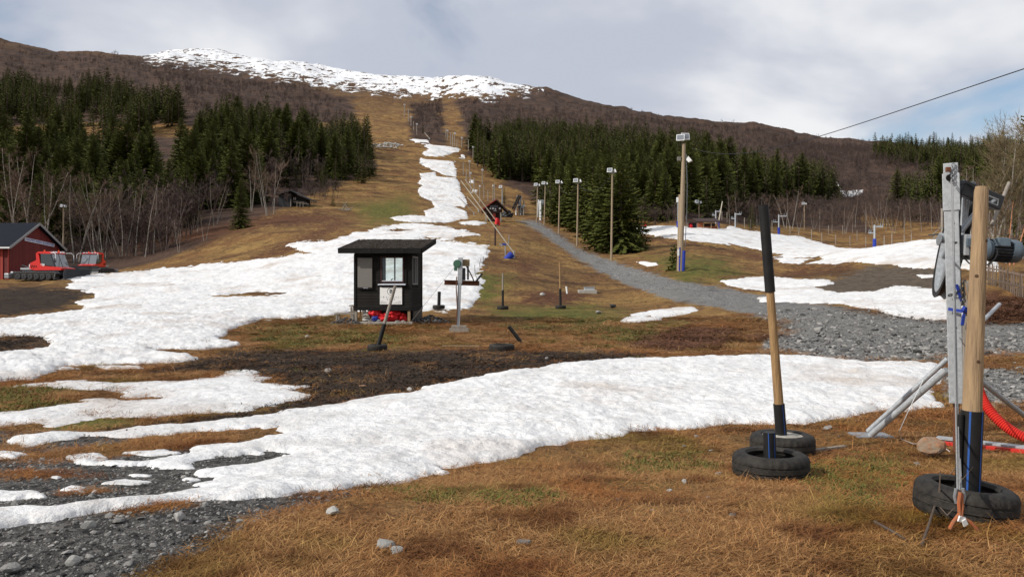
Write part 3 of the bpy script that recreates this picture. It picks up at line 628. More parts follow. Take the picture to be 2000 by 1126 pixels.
for pl, lb in (([(1515, 505), (1540, 502), (1585, 505), (1560, 516), (1530, 514)], 'small snow patch right behind the black-sleeved pole'), ([(1575, 514), (1620, 503), (1664, 508), (1630, 516)], 'small snow patch above the reddish heather'),
               ([(1790, 537), (1830, 535), (1835, 542), (1800, 543)], 'thin snow sliver left of the steel column'), ([(1700, 596), (1730, 592), (1760, 598), (1720, 602)], 'thin snow remnant beside the gravel')):
    snow_patch(pl, lb, 0.06, False, 2.0, 0.6, ramp=4, edge=0.5)
snow_patch([(1213, 628), (1235, 613), (1280, 606), (1355, 599), (1362, 606), (1300, 619), (1290, 625), (1230, 631)], 'lone snow streak on the grass below the gravel road', 0.07, True, 2.4, 0.8, holes=[[(1245, 618), (1275, 613), (1270, 620)]], ramp=0.4)
ov = [(175, 895, 32, 7), (300, 885, 48, 4), (230, 905, 60, 4), (250, 942, 52, 6), (145, 954, 18, 4), (335, 912, 42, 4), (30, 968, 52, 8), (370, 937, 16, 4), (110, 932, 12, 3), (10, 889, 34, 6), (185, 960, 14, 3), (275, 929, 26, 3),
      (235, 718, 48, 4), (120, 720, 40, 3), (190, 782, 30, 3)]
for i, (a, c, ru, rv) in enumerate(ov):
    pl = [(a + ru * math.cos(k * 0.5236) * (1 + 0.25 * math.sin(k * 2.1 + i)), c + rv * math.sin(k * 0.5236) * (1 + 0.25 * math.cos(k * 1.7 + i))) for k in range(12)]
    o = snow_patch(pl, 'small melting snow remnant lying on the gravel or peat at the left', 0.05, True, 2.4, 0.8, ramp=0.06, edge=0.45); o['group'] = 'small melting snow remnants'

# puddle in the ditch
zw = H(6.75, 23.2) + 0.09; pud = MB(); pp = [(6.75 + 1.5 * math.cos(k * 0.3927), 23.2 + 0.8 * math.sin(k * 0.3927), zw) for k in range(16)]
pud.add(pp, [tuple(range(16))]); o = pud.build('water', 'water'); tag(o, 'dark water puddle in the ditch behind the snow bank', kind='structure')

# ------------------------------------------------------------------ vegetation prototypes
PROTO = {}
def proto(name, me):
    o = bpy.data.objects.new(name, me); return o
def quick_mesh(name, v, f, m, tone=None, smooth=False):
    me = bpy.data.meshes.new(name); me.from_pydata([tuple(p) for p in v], [], f); me.update()
    for k in (m if isinstance(m, (list, tuple)) else [m]): me.materials.append(M[k])
    if tone is not None: put_attr(me, 'tone', np.array(tone))
    if smooth: me.polygons.foreach_set('use_smooth', [True] * len(me.polygons))
    return me
def spruce_meshes(seed, whorls, per, Hh=12.0, wid=2.1, bare=0.06, sprays=5, fine=1.0):
    """crown: drooping branches, each a fan of small needle sprays; trunk: tapered"""
    r = random.Random(seed); v = []; f = []; tone = []
    for i in range(whorls):
        t = bare + (0.985 - bare) * ((i + r.random() * 0.6) / whorls) ** 0.9
        z0 = Hh * t; L0 = wid * (1 - t) ** 0.78 * (0.75 + 0.25 * min(1, (t - bare) * 8 + 0.25)) + 0.10
        n = max(3, int(per * (0.55 + 0.45 * (1 - t))))
        ph = r.random() * 6.28
        for k in range(n):
            a = ph + 6.283 * k / n + r.uniform(-0.35, 0.35); L = L0 * r.uniform(0.62, 1.18)
            up = 0.30 * (t - 0.35) + r.uniform(-0.08, 0.08); dr = 0.42 * (1 - t) + 0.05
            ca, sa = math.cos(a), math.sin(a)
            def pt(s): return Vector((ca * L * s, sa * L * s, z0 + L * (up * s * 1.6 - dr * s ** 1.4 + 0.20 * s ** 4)))
            for q in range(sprays):
                s0 = (q + 0.25) / sprays; p = pt(s0 * 0.92); tip = pt(min(1.0, s0 * 0.92 + 0.42 * (0.35 + 0.65 * fine)))
                wd = (0.16 + 0.30 * L * (1 - 0.55 * s0) * 0.5) * r.uniform(0.7, 1.2) * fine; side = Vector((-sa, ca, 0))
                dpz = -wd * r.uniform(0.25, 0.75)
                for sg in (-1, 1):
                    o = len(v); e = (p + tip) / 2 + side * sg * wd + Vector((ca * L * 0.12, sa * L * 0.12, dpz * r.uniform(0.4, 1.2)))
                    v += [p, tip, e]; f.append((o, o + 1, o + 2))
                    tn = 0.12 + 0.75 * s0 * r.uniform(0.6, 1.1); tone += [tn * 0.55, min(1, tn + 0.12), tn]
                if q % 2 == 1:
                    o = len(v); v += [p - side * 0.07, p + (tip - p) * 0.6 + side * 0.07, (p + tip) / 2 + Vector((0, 0, -wd * r.uniform(0.9, 1.6)))]; f.append((o, o + 1, o + 2))
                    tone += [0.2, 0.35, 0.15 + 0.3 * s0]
    o = len(v); v += [Vector((0.05, 0, Hh * 0.93)), Vector((-0.05, 0.02, Hh * 0.93)), Vector((0, 0, Hh * 1.02))]; f.append((o, o + 1, o + 2)); tone += [0.4, 0.4, 0.8]
    crown = quick_mesh('crown', v, f, 'needle', tone)
    tr = MB(); tr.tube([(0, 0, -0.4), (0, 0, Hh * 0.3), (0.03, 0, Hh * 0.7), (0, 0, Hh * 0.97)], [0.020 * Hh, 0.014 * Hh, 0.008 * Hh, 0.002 * Hh], 6)
    return crown, tr.mesh('trunk', 'bark', True)
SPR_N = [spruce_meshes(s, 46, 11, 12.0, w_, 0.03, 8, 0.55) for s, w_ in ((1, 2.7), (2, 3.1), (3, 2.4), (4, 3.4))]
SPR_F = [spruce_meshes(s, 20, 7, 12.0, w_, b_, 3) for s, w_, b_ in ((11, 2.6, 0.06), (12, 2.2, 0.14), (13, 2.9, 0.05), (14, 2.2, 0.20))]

def bare_tree_meshes(seed, Hh=9.0, spread=1.8, lvl=3, nb=15, trunkr=0.085, bark='birchbark', twig='twig', forks=1, twr=0.011, lean=0.0, sub=(5, 5)):
    r = random.Random(seed); tk = MB(); cr = MB()
    def limb(mb, p, d, L, r0, seg=4, curv=0.12, n=4):
        pts = [p]; q = p.copy(); dd = d.copy()
        for i in range(seg):
            dd = (dd + Vector((r.uniform(-1, 1), r.uniform(-1, 1), r.uniform(-0.5, 0.8))) * curv).normalized(); q = q + dd * L / seg; pts.append(q.copy())
        mb.tube(pts, [r0 * (1 - 0.8 * i / seg) for i in range(seg + 1)], n, False); return pts, dd
    for fk in range(forks):
        a0 = r.random() * 6.28; d0 = Vector((math.cos(a0) * (0.22 if forks > 1 else 0.03) + lean, math.sin(a0) * (0.22 if forks > 1 else 0.03), 1)).normalized()
        hh = Hh * r.uniform(0.8, 1.0)
        pts, _ = limb(tk, Vector((0.25 * math.cos(a0) * (forks > 1), 0.25 * math.sin(a0) * (forks > 1), -0.3)), d0, hh, trunkr, 8, 0.06, 6)
        for b in range(nb // forks):
            t = r.uniform(0.28, 0.99); i = min(int(t * 8), 7); p = pts[i].lerp(pts[i + 1], t * 8 - i); a = r.random() * 6.28
            L1 = spread * (1.15 - 0.75 * t) * r.uniform(0.6, 1.2) + 0.35
            d1 = Vector((math.cos(a), math.sin(a), r.uniform(0.55, 1.3))).normalized()
            p1, _ = limb(cr, p, d1, L1, trunkr * 0.34 * (1.15 - t), 4, 0.18, 3)
            for c in range(sub[0]):
                i1 = r.randint(1, 3); pp = p1[i1].lerp(p1[i1 + 1], r.random()); d2 = (d1 + Vector((r.uniform(-1, 1), r.uniform(-1, 1), r.uniform(-0.3, 0.9))) * 0.9).normalized()
                p2, _ = limb(cr, pp, d2, L1 * r.uniform(0.35, 0.7), twr * 1.6, 3, 0.22, 3)
                for e in range(sub[1] if lvl > 2 else 0):
                    q0 = p2[r.randint(0, 2)]; d3 = (d2 + Vector((r.uniform(-1, 1), r.uniform(-1, 1), r.uniform(-0.6, 0.7))) * 1.1).normalized(); q1 = q0 + d3 * L1 * r.uniform(0.15, 0.4)
                    sd = d3.orthogonal().normalized() * twr; cr.add([q0 - sd, q0 + sd, q1], [(0, 1, 2)])
    return cr.mesh('crown', twig), tk.mesh('trunk', bark, True)
BIR = [bare_tree_meshes(21, 10, 1.7, 3, 22), bare_tree_meshes(22, 9, 2.0, 3, 22, forks=2), bare_tree_meshes(23, 11, 1.5, 3, 24, lean=0.05), bare_tree_meshes(24, 8, 2.2, 3, 24, forks=3, trunkr=0.06)]
SCR = [bare_tree_meshes(31 + k, 7, 1.5, 3, 16, 0.075, 'scrub', 'scrub', 1 + k % 3, 0.024, sub=(5, 3)) for k in range(4)]

def ensure(o): return o
def scatter(name, label, pts, rots, scls, ids, protos, cat=None):
    """one object whose points carry copies of a few small meshes (geometry nodes)"""
    me = bpy.data.meshes.new(name); n = len(pts); me.vertices.add(n); me.vertices.foreach_set('co', np.asarray(pts, np.float32).ravel())
    a = me.attributes.new('rot', 'FLOAT_VECTOR', 'POINT'); a.data.foreach_set('vector', np.asarray(rots, np.float32).ravel())
    a = me.attributes.new('scl', 'FLOAT_VECTOR', 'POINT'); a.data.foreach_set('vector', np.asarray(scls, np.float32).ravel())
    a = me.attributes.new('pid', 'INT', 'POINT'); a.data.foreach_set('value', np.asarray(ids, np.int32).ravel())
    o = bpy.data.objects.new(name, me); COL.objects.link(o)
    ng = bpy.data.node_groups.new(name, 'GeometryNodeTree')
    ng.interface.new_socket('Geometry', in_out='INPUT', socket_type='NodeSocketGeometry'); ng.interface.new_socket('Geometry', in_out='OUTPUT', socket_type='NodeSocketGeometry')
    N = ng.nodes; gi = N.new('NodeGroupInput'); go = N.new('NodeGroupOutput'); ip = N.new('GeometryNodeInstanceOnPoints'); g2 = N.new('GeometryNodeGeometryToInstance')
    for p in reversed(protos):      # a multi-input keeps the last link first
        oi = N.new('GeometryNodeObjectInfo'); oi.inputs[0].default_value = p
        ng.links.new(oi.outputs['Geometry'], g2.inputs[0])
    def at(nm, ty):
        k = N.new('GeometryNodeInputNamedAttribute'); k.data_type = ty; k.inputs[0].default_value = nm; return k.outputs[0]
    ng.links.new(gi.outputs[0], ip.inputs['Points']); ng.links.new(g2.outputs[0], ip.inputs['Instance']); ip.inputs['Pick Instance'].default_value = True
    ng.links.new(at('pid', 'INT'), ip.inputs['Instance Index']); ng.links.new(at('scl', 'FLOAT_VECTOR'), ip.inputs['Scale'])
    e2r = N.new('FunctionNodeEulerToRotation'); ng.links.new(at('rot', 'FLOAT_VECTOR'), e2r.inputs[0]); ng.links.new(e2r.outputs[0], ip.inputs['Rotation'])
    ng.links.new(ip.outputs[0], go.inputs[0])
    md = o.modifiers.new('scatter', 'NODES'); md.node_group = ng
    return tag(o, label, cat, kind='stuff')
def joined(name, *mes):
    bm = bmesh.new(); mats = []
    me2 = bpy.data.meshes.new(name)
    for me in mes:
        k = len(bm.faces); bm.from_mesh(me); bm.faces.ensure_lookup_table()
        for fc in bm.faces[k:]: fc.material_index = len(mats)
        mats.append(me.materials[0])
    bm.to_mesh(me2); bm.free()
    for q in mats: me2.materials.append(q)
    return bpy.data.objects.new(name, me2)

def in_any(u, v, polys): 
    r = np.zeros(len(u), bool)
    for p in polys: r |= poly_sd(u, v, p) > 0
    return r
def scatter_poly(poly, n, dmax=1450, seed=0):
    """points spread evenly over the ground seen inside an image outline"""
    q = np.array([G(a, c)[:2] for a, c in poly]); rr = np.random.default_rng(seed)
    lo, hi = q.min(0), q.max(0); outp = []
    area = 0.5 * abs(np.dot(q[:, 0], np.roll(q[:, 1], -1)) - np.dot(q[:, 1], np.roll(q[:, 0], -1)))
    while len(outp) < n:
        p = rr.uniform(lo, hi, (n * 4, 2)); s = poly_sd(p[:, 0], p[:, 1], q) > 0; outp.extend(p[s].tolist())
    return np.array(outp[:n])

SPRUCE = [  # outline of the stand's ground, count, height range, label
 ([(-80, 178), (100, 174), (220, 185), (330, 205), (362, 250), (300, 264), (220, 292), (-80, 330)], 640, (13, 19), 0),
 ([(-80, 335), (200, 305), (280, 320), (300, 385), (240, 425), (100, 450), (-80, 440)], 210, (13, 19), 0),
 ([(372, 285), (440, 255), (560, 262), (660, 272), (715, 300), (735, 332), (690, 350), (560, 352), (480, 400), (400, 430), (345, 400), (360, 330)], 460, (12, 18), 0),
 ([(555, 352), (690, 350), (735, 334), (700, 372), (640, 374), (620, 376), (570, 378)], 60, (6, 10), 0),
 ([(918, 300), (935, 335), (975, 352), (1040, 352), (1060, 400), (1130, 430), (1250, 428), (1330, 422), (1480, 402), (1620, 395), (1650, 385), (1560, 362), (1400, 318), (1200, 285), (1010, 268), (930, 282)], 1500, (12, 17.5), 1),
 ([(1700, 300), (1800, 296), (2050, 300), (2050, 350), (1880, 350), (1790, 330), (1720, 318)], 560, (12, 17), 1),
 ([(1750, 420), (1850, 415), (1980, 420), (1980, 395), (1850, 385), (1760, 398)], 80, (13, 20), 1),
 ([(-80, 440), (100, 452), (240, 428), (335, 425), (345, 462), (200, 486), (-80, 496)], 70, (9, 14), 0),
]
sp = []
for k, (pl, n, (h0, h1), side) in enumerate(SPRUCE):
    q = scatter_poly(pl, n, seed=100 + k); rr = np.random.default_rng(k)
    gap = fbm(q[:, 0], q[:, 1], 0.035, 3, 91)
    for (x, y), gp in zip(q, gap):
        if gp < -0.22 and k not in (5, 6): continue
        sp.append((x, y, rr.uniform(h0, h1) * (0.6 + 0.45 * rr.random() ** 0.5) * (1.0 + 0.4 * gp), side))
# spruces one can pick out, placed by the foot
for u, v, h in [(470, 446, 8.2), (1075, 432, 10.5), (1098, 438, 13), (1120, 446, 14), (1142, 455, 15), (1158, 466, 14), (1172, 478, 13.0), (1190, 489, 12.6), (1212, 494, 12.5), (1228, 487, 10.5), (1150, 448, 16), (1180, 458, 15), (1205, 470, 14),
                (1260, 440, 7.2), (1468, 445, 6), (365, 440, 11), (330, 430, 12), (305, 410, 13), (655, 372, 9), (630, 374, 7), (700, 352, 10), (650, 402, 2.6), (985, 402, 5), (826, 262, 6), (1090, 425, 13), (1115, 432, 15),
                (1620, 400, 11), (1640, 402, 9), (1700, 408, 6), (1730, 412, 7), (1655, 388, 5), (1790, 425, 13), (1830, 424, 14), (1060, 420, 8), (235, 420, 13), (265, 400, 14), (150, 420, 14), (120, 425, 12), (500, 372, 12), (520, 360, 12),
                (1340, 428, 9), (1380, 428, 10), (1420, 424, 11), (1450, 420, 11), (1300, 430, 12), (1280, 428, 13), (1550, 408, 12), (1580, 404, 12), (700, 331, 12), (718, 322, 11), (728, 342, 8)]:
    g = G(u, v); sp.append((g.x, g.y, h, 2))
sp.append(((2012 - 1000) / F * 60, 60, 11.5, 3)); sp.append(((2040 - 1000) / F * 57, 57, 12, 3))
sp = np.array(sp)
spz = height(sp[:, 0], sp[:, 1])
uu = 1000 + F * sp[:, 0] / sp[:, 1]
app = sp[:, 2] / sp[:, 1] * ((uu > -10) & (uu < 2010)); order = np.argsort(-app)
rr = np.random.default_rng(99)
LB = {0: 'dark green spruce in the stand left of the ski slope', 1: 'dark green spruce in the forest right of the ski slope', 2: 'tall dark green spruce standing at the edge of the woods', 3: 'dark spruce at the right edge of the picture behind the picket fence'}
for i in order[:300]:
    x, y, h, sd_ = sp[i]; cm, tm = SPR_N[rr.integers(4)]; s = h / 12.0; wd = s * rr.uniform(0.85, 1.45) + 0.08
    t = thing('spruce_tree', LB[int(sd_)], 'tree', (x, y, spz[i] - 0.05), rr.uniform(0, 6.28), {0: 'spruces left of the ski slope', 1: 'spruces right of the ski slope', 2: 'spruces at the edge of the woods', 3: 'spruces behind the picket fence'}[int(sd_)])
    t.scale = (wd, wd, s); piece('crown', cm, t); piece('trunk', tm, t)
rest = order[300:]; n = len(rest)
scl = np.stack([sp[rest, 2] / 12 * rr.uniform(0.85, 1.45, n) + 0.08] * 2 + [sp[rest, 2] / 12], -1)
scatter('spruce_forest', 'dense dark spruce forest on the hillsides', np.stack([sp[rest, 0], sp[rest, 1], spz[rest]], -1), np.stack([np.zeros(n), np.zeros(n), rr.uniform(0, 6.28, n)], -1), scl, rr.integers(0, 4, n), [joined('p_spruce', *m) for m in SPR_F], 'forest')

# bare birch scrub covering the mountain sides
SCRUB = [([(-80, 84), (40, 96), (110, 112), (280, 122), (300, 205), (-80, 200)], 620, (4, 7)), ([(280, 130), (400, 150), (560, 168), (660, 195), (690, 250), (560, 262), (440, 258), (380, 262), (350, 215)], 800, (5, 8)),
         ([(803, 205), (862, 200), (866, 276), (832, 278), (802, 262)], 170, (5, 8)), ([(895, 200), (1000, 205), (1100, 215), (1300, 240), (1500, 264), (1700, 290), (1700, 352), (1560, 362), (1400, 318), (1200, 285), (1010, 268), (925, 285), (905, 240)], 1500, (5, 8)),
         ([(1500, 268), (1690, 288), (1900, 340), (1900, 400), (1700, 402), (1640, 392), (1560, 362)], 700, (6, 9)), ([(1240, 438), (1330, 436), (1330, 425), (1245, 428)], 36, (3.5, 5.5)),
         ([(1880, 470), (2060, 480), (2060, 440), (1890, 440)], 70, (4, 6)), ([(1050, 178), (1200, 214), (1400, 243), (1560, 262), (1800, 290), (1800, 300), (1500, 272), (1200, 235), (1080, 215)], 380, (3, 6)), ([(1420, 430), (1500, 440), (1620, 440), (1860, 440), (1990, 440), (1990, 418), (1700, 405), (1480, 410)], 330, (6, 9)), ([(-60, 470), (100, 480), (230, 500), (330, 490), (400, 445), (300, 420), (100, 450), (-60, 450)], 200, (7, 11)), ([(-60, 515), (100, 515), (230, 512), (330, 492), (330, 480), (200, 490), (-60, 490)], 90, (2.5, 4.5)),
         ([(-60, 330), (200, 320), (290, 330), (300, 400), (100, 440), (-60, 430)], 60, (9, 13)), ([(380, 300), (560, 300), (700, 320), (690, 360), (480, 400), (400, 420)], 60, (8, 11)), ([(640, 250), (700, 262), (715, 290), (650, 272)], 40, (4, 6)), ([(500, 400), (600, 380), (690, 372), (560, 410)], 22, (4, 6))]
px_ = []
for k, (pl, n, (h0, h1)) in enumerate(SCRUB):
    q = scatter_poly(pl, n, seed=300 + k)
    for x, y in q: px_.append((x, y, rr.uniform(h0, h1)))
px_ = np.array(px_); n = len(px_); s = px_[:, 2] / 7
scatter('birch_scrub', 'bare purplish birch scrub covering the hillsides', np.stack([px_[:, 0], px_[:, 1], height(px_[:, 0], px_[:, 1])], -1), np.stack([np.zeros(n), np.zeros(n), rr.uniform(0, 6.28, n)], -1),
        np.stack([s * 1.1, s * 1.1, s], -1), rr.integers(0, 4, n), [joined('p_scrub', *m) for m in SCR], 'scrub')

# birches one can tell apart
BL = [(30, 520, 16), (52, 515, 17.5), (75, 515, 16), (92, 520, 14), (148, 512, 13.5), (190, 505, 13.0), (205, 502, 12.5), (240, 500, 11), (265, 500, 11.5), (283, 502, 11.5), (300, 495, 11), (12, 522, 15), (325, 480, 8), (345, 470, 7.5), (120, 505, 9), (225, 495, 8),
      (490, 412, 11.5), (525, 420, 12.8), (535, 418, 11.5), (420, 440, 9), (385, 455, 8.2), (310, 472, 8), (515, 405, 8), (400, 470, 5), (350, 492, 5)]
BRT = [(1535, 447, 11), (1545, 447, 12), (1500, 440, 9), (1480, 440, 8), (1440, 440, 8.5), (1425, 438, 7.5), (1560, 450, 7), (1600, 452, 8), (1625, 455, 8.5), (1650, 456, 9), (1665, 455, 9), (1690, 455, 9.5), (1705, 452, 10), (1730, 452, 8), (1745, 456, 8.5), (1765, 455, 8), (1780, 454, 9), (1800, 452, 9), (1820, 450, 9.5), (1838, 448, 9), (1590, 448, 7), (1720, 445, 10), (1670, 445, 10)]
for lst, lb, gp in ((BL, 'bare pale-stemmed birch at the wood edge on the left', 'bare birches at the wood edge on the left'), (BRT, 'bare grey birch standing behind the right snow slope', 'bare birches behind the right snow slope')):
    for u, v, h in lst:
        g = G(u, v); k = rr.integers(4); cm, tm = BIR[k]; s = h / [10, 9, 11, 8][k]
        t = thing('birch_tree', lb, 'tree', g, rr.uniform(0, 6.28), gp); t.scale = (s * 0.95, s * 0.95, s); piece('crown', cm, t); piece('trunk', tm, t)
# trees at the right edge beyond the fence
EDG = [bare_tree_meshes(41, 9.5, 2.9, 3, 60, 0.09, 'birchbark', 'twigolive', 3, 0.009, sub=(8, 8)), bare_tree_meshes(42, 5.2, 1.4, 3, 16, 0.06, 'orangebark', 'twig', 2, 0.006, sub=(5, 5))]
for u, v, h, k, lb in ((1968, 512, 1.02, 0, 'large bare olive-twigged tree behind the picket fence'), (1968, 510, 0.85, 1, 'young birch with orange bark behind the motor'), (1925, 505, 0.75, 0, 'smaller bare olive-twigged tree left of the orange-barked birch'), (2040, 512, 1.0, 0, 'bare olive-twigged tree cut by the right picture edge')):
    x, d = (u - 1000) / F * 50, 50.0
    if k == 1: x, d = (u - 1000) / F * 42, 42.0
    t = thing('bare_tree', lb, 'tree', (x, d, H(x, d)), 0.7 + u); t.scale = (h,) * 3; piece('crown', EDG[k][0], t); piece('trunk', EDG[k][1], t)
for q, (u, d, h) in enumerate(((1895, 62, 1.0), (1915, 58, 0.9), (1985, 60, 1.0), (1950, 66, 1.1), (1935, 55, 0.7), (2000, 52, 0.7), (1880, 70, 0.9), (1945, 72, 1.0))):
    x = (u - 1000) / F * d; cm, tm = BIR[q % 4]; t = thing('birch_tree', 'bare brown birch in the thicket at the right edge', 'tree', (x, d, H(x, d)), q * 1.3, 'bare birches at the right edge'); t.scale = (h * 0.75,) * 3; piece('crown', cm, t); piece('trunk', tm, t)
# small juniper bush at the foot of the double pole
g = G(1316, 528); cm, tm = spruce_meshes(71, 12, 8, 2.0, 0.75, 0.02, 3)
t = thing('juniper_bush', 'small dark juniper bush at the foot of the blue-padded poles', 'bush', g); piece('crown', cm, t); piece('stem', tm, t)

# ------------------------------------------------------------------ grass, litter and loose stones
def clump(seed, n, rad, hgt, m, lie=0.6, wd=0.004, fan=3.14):
    r = random.Random(seed); v = []; f = []; tone = []
    for i in range(n):
        a = r.random() * 6.28; q = rad * math.sqrt(r.random()); p = Vector((q * math.cos(a), q * math.sin(a), -0.01)); b = r.gauss(0, fan) if fan < 3 else r.random() * 6.28
        L = hgt * r.uniform(0.5, 1.3); ly = min(1.45, max(0.05, r.gauss(lie * 1.4, 0.35))); d = Vector((math.cos(b) * math.sin(ly), math.sin(b) * math.sin(ly), max(0.04, math.cos(ly))))
        bend = Vector((math.cos(b) * 0.35 * L, math.sin(b) * 0.35 * L, -0.28 * L * r.random())); sd = Vector((-math.sin(b), math.cos(b), r.uniform(-0.4, 0.4))).normalized() * wd * r.uniform(0.6, 1.4)
        mid = p + d * L * 0.55; tip = mid + d * L * 0.45 + bend * 0.6; tip.z = max(tip.z, 0.004); o = len(v)
        v += [p - sd, p + sd, mid + sd * 0.8, mid - sd * 0.8, tip]; f += [(o, o + 1, o + 2, o + 3), (o + 3, o + 2, o + 4)]; tn = r.random() ** 1.3; tone += [tn * 0.6, tn * 0.6, tn, tn, min(1, tn * 1.2)]
    return bpy.data.objects.new('p_clump', quick_mesh('p_clump', v, f, m, tone))
CL_DRY = [clump(1, 90, 0.22, 0.085, 'grassblade', 1.05, 0.0021, 1.3), clump(2, 80, 0.18, 0.07, 'grassblade', 0.98, 0.0021, 3.2), clump(3, 90, 0.24, 0.06, 'grassblade', 1.06, 0.0022, 1.6), clump(7, 26, 0.10, 0.17, 'grassblade', 0.95, 0.0016, 3.2)]
CL_GRN = [clump(4, 80, 0.17, 0.05, 'greenblade', 0.7), clump(5, 60, 0.16, 0.06, 'greenblade', 0.85)]
CL_HEA = [clump(6, 70, 0.18, 0.07, 'heatherblade', 0.8, 0.004)]
CL_MUD = [clump(8, 50, 0.20, 0.05, 'peatblade', 1.0, 0.006)]
SNHOLE = []
def veg_points(n, d0, d1, seed, pw=1.0, u0=-60, u1=2060):
    rr_ = np.random.default_rng(seed); d = np.exp(rr_.uniform(math.log(d0), math.log(d1), n) * 1.0); u = rr_.uniform(u0, u1, n)
    x = (u - 1000) / F * d; z = height(x, d); v = HZ - (z - CZ) / d * F; return x, d, z, u, v, rr_
x, y, z, u, v, r_ = veg_points(42000, 3.6, 34, 5)
m_g = mask(u, v, GRAVEL, 30, 1.6) + np.where(u > 1000, 0.3, 0.9) * fbm(x, y, 0.9, 4, 71); m_m = mask(u, v, MUD, 26, 2.0) + 0.5 * fbm(x, y, 0.6, 4, 72); m_o = mask(u, v, MOSS, 60, 2.0) + 1.0 * fbm(x, y, 0.5, 4, 73); m_h = mask(u, v, HEATHER, 26, 2.0) + 0.5 * fbm(x, y, 0.5, 4, 74)
m_d = mask(u, v, DIRT, 20, 2.0)
snow_in = np.zeros(len(u), bool)
for pl in SNOWPOLY: snow_in |= poly_sd(u, v, pl) > 3
snow_in &= ~(in_any(u, v, [[(410, 578), (480, 572), (572, 571), (540, 578), (440, 582)]]))
okp = ~snow_in & (m_d < 0.5) & (m_g < 0.62)
isgrav = m_g > 0.5; kind = np.zeros(len(u), int)
patch = fbm(x, y, 0.35, 4, 75)
kind[(m_o > 0.62)] = 1; kind[(m_h > 0.5)] = 2; kind[(m_m > 0.5) & (r_.random(len(u)) < 0.9)] = 3
okp &= ~((kind == 0) & (r_.random(len(u)) < np.clip(0.22 + 1.8 * fbm(x, y, 1.1, 3, 76), 0, 0.9)))
okp &= ~((kind == 3) & (r_.random(len(u)) < 0.45))
sel = np.where(okp)[0]; kd = kind[sel]
pid = np.where(kd == 0, r_.choice([0, 1, 2, 3], len(sel), p=[0.4, 0.2, 0.33, 0.07]), np.where(kd == 1, 4 + r_.integers(0, 2, len(sel)), np.where(kd == 2, 6, 7)))
# mossy ground still carries some straw
sw = (kd == 1) & (r_.random(len(sel)) < 0.45); pid[sw] = 2
big = np.clip(y[sel] / 9, 0.8, 3.2); sc = big * r_.uniform(0.6, 1.35, len(sel)); hz_ = np.clip(sc, 0, 1.5) * np.where(y[sel] > 16, 0.6, 0.8)
scatter('dry_grass', 'matted straw-coloured grass, moss and heather litter on the ground', np.stack([x[sel], y[sel], z[sel]], -1), np.stack([r_.normal(0, 0.08, len(sel)), r_.normal(0, 0.08, len(sel)), 9.0 * fbm(x[sel], y[sel], 0.7, 3, 77) + r_.normal(0, 1.1, len(sel))], -1),
        np.stack([sc, sc, hz_], -1), pid, CL_DRY + CL_GRN + CL_HEA + CL_MUD, 'grass')

def stone_mesh(seed, m, sub=1, flat=0.6):
    bm = bmesh.new(); bmesh.ops.create_icosphere(bm, subdivisions=sub, radius=1.0); r = random.Random(seed)
    sx, sy, sz = r.uniform(0.8, 1.3), r.uniform(0.65, 1.0), flat * r.uniform(0.7, 1.2); ax = [Vector((r.gauss(0, 1), r.gauss(0, 1), r.gauss(0, 1))).normalized() for _ in range(5)]; ct = [r.uniform(0.35, 0.7) for _ in range(5)]
    for v_ in bm.verts:
        c = v_.co.copy()
        for a, k in zip(ax, ct):
            e = c.dot(a) - k
            if e > 0: c -= a * e * 0.85
        v_.co = Vector((c.x * sx, c.y * sy, c.z * sz)) * r.uniform(0.94, 1.06)
    me = bpy.data.meshes.new('stone'); bm.to_mesh(me); bm.free(); me.materials.append(M[m]); return me
STO = [bpy.data.objects.new('p_stone', stone_mesh(k, 'stone', 1, 0.55)) for k in range(6)]
x, y, z, u, v, r_ = veg_points(80000, 3.6, 34, 15)
m_g = mask(u, v, GRAVEL, 24, 1.6) + 0.45 * fbm(x, y, 1.1, 4, 71)
sn = np.zeros(len(u), bool)
for pl in SNOWPOLY: sn |= poly_sd(u, v, pl) > 8
road = (u > 1000)
ok_ = (m_g > 0.52) & ~sn & ((y < 34) | road)
# a few stray stones on the grass and peat
ok_ |= (~sn) & (r_.random(len(u)) < 0.006)
sel = np.where(ok_)[0]; size = np.clip(r_.lognormal(math.log(0.0115), 0.6, len(sel)), 0.005, 0.06) * np.clip(y[sel] / 7, 0.8, 2.6)
finer = (u[sel] < 900) & (v[sel] < 960); size[finer] *= 0.6; size[(u[sel] < 900) & (v[sel] >= 960)] *= 0.78
scatter('gravel', 'loose grey gravel and pebbles', np.stack([x[sel], y[sel], z[sel] + size * 0.15], -1), r_.uniform(-0.5, 0.5, (len(sel), 3)) * np.array([1, 1, 12.0]), np.stack([size] * 3, -1), r_.integers(0, 6, len(sel)), STO, 'gravel')

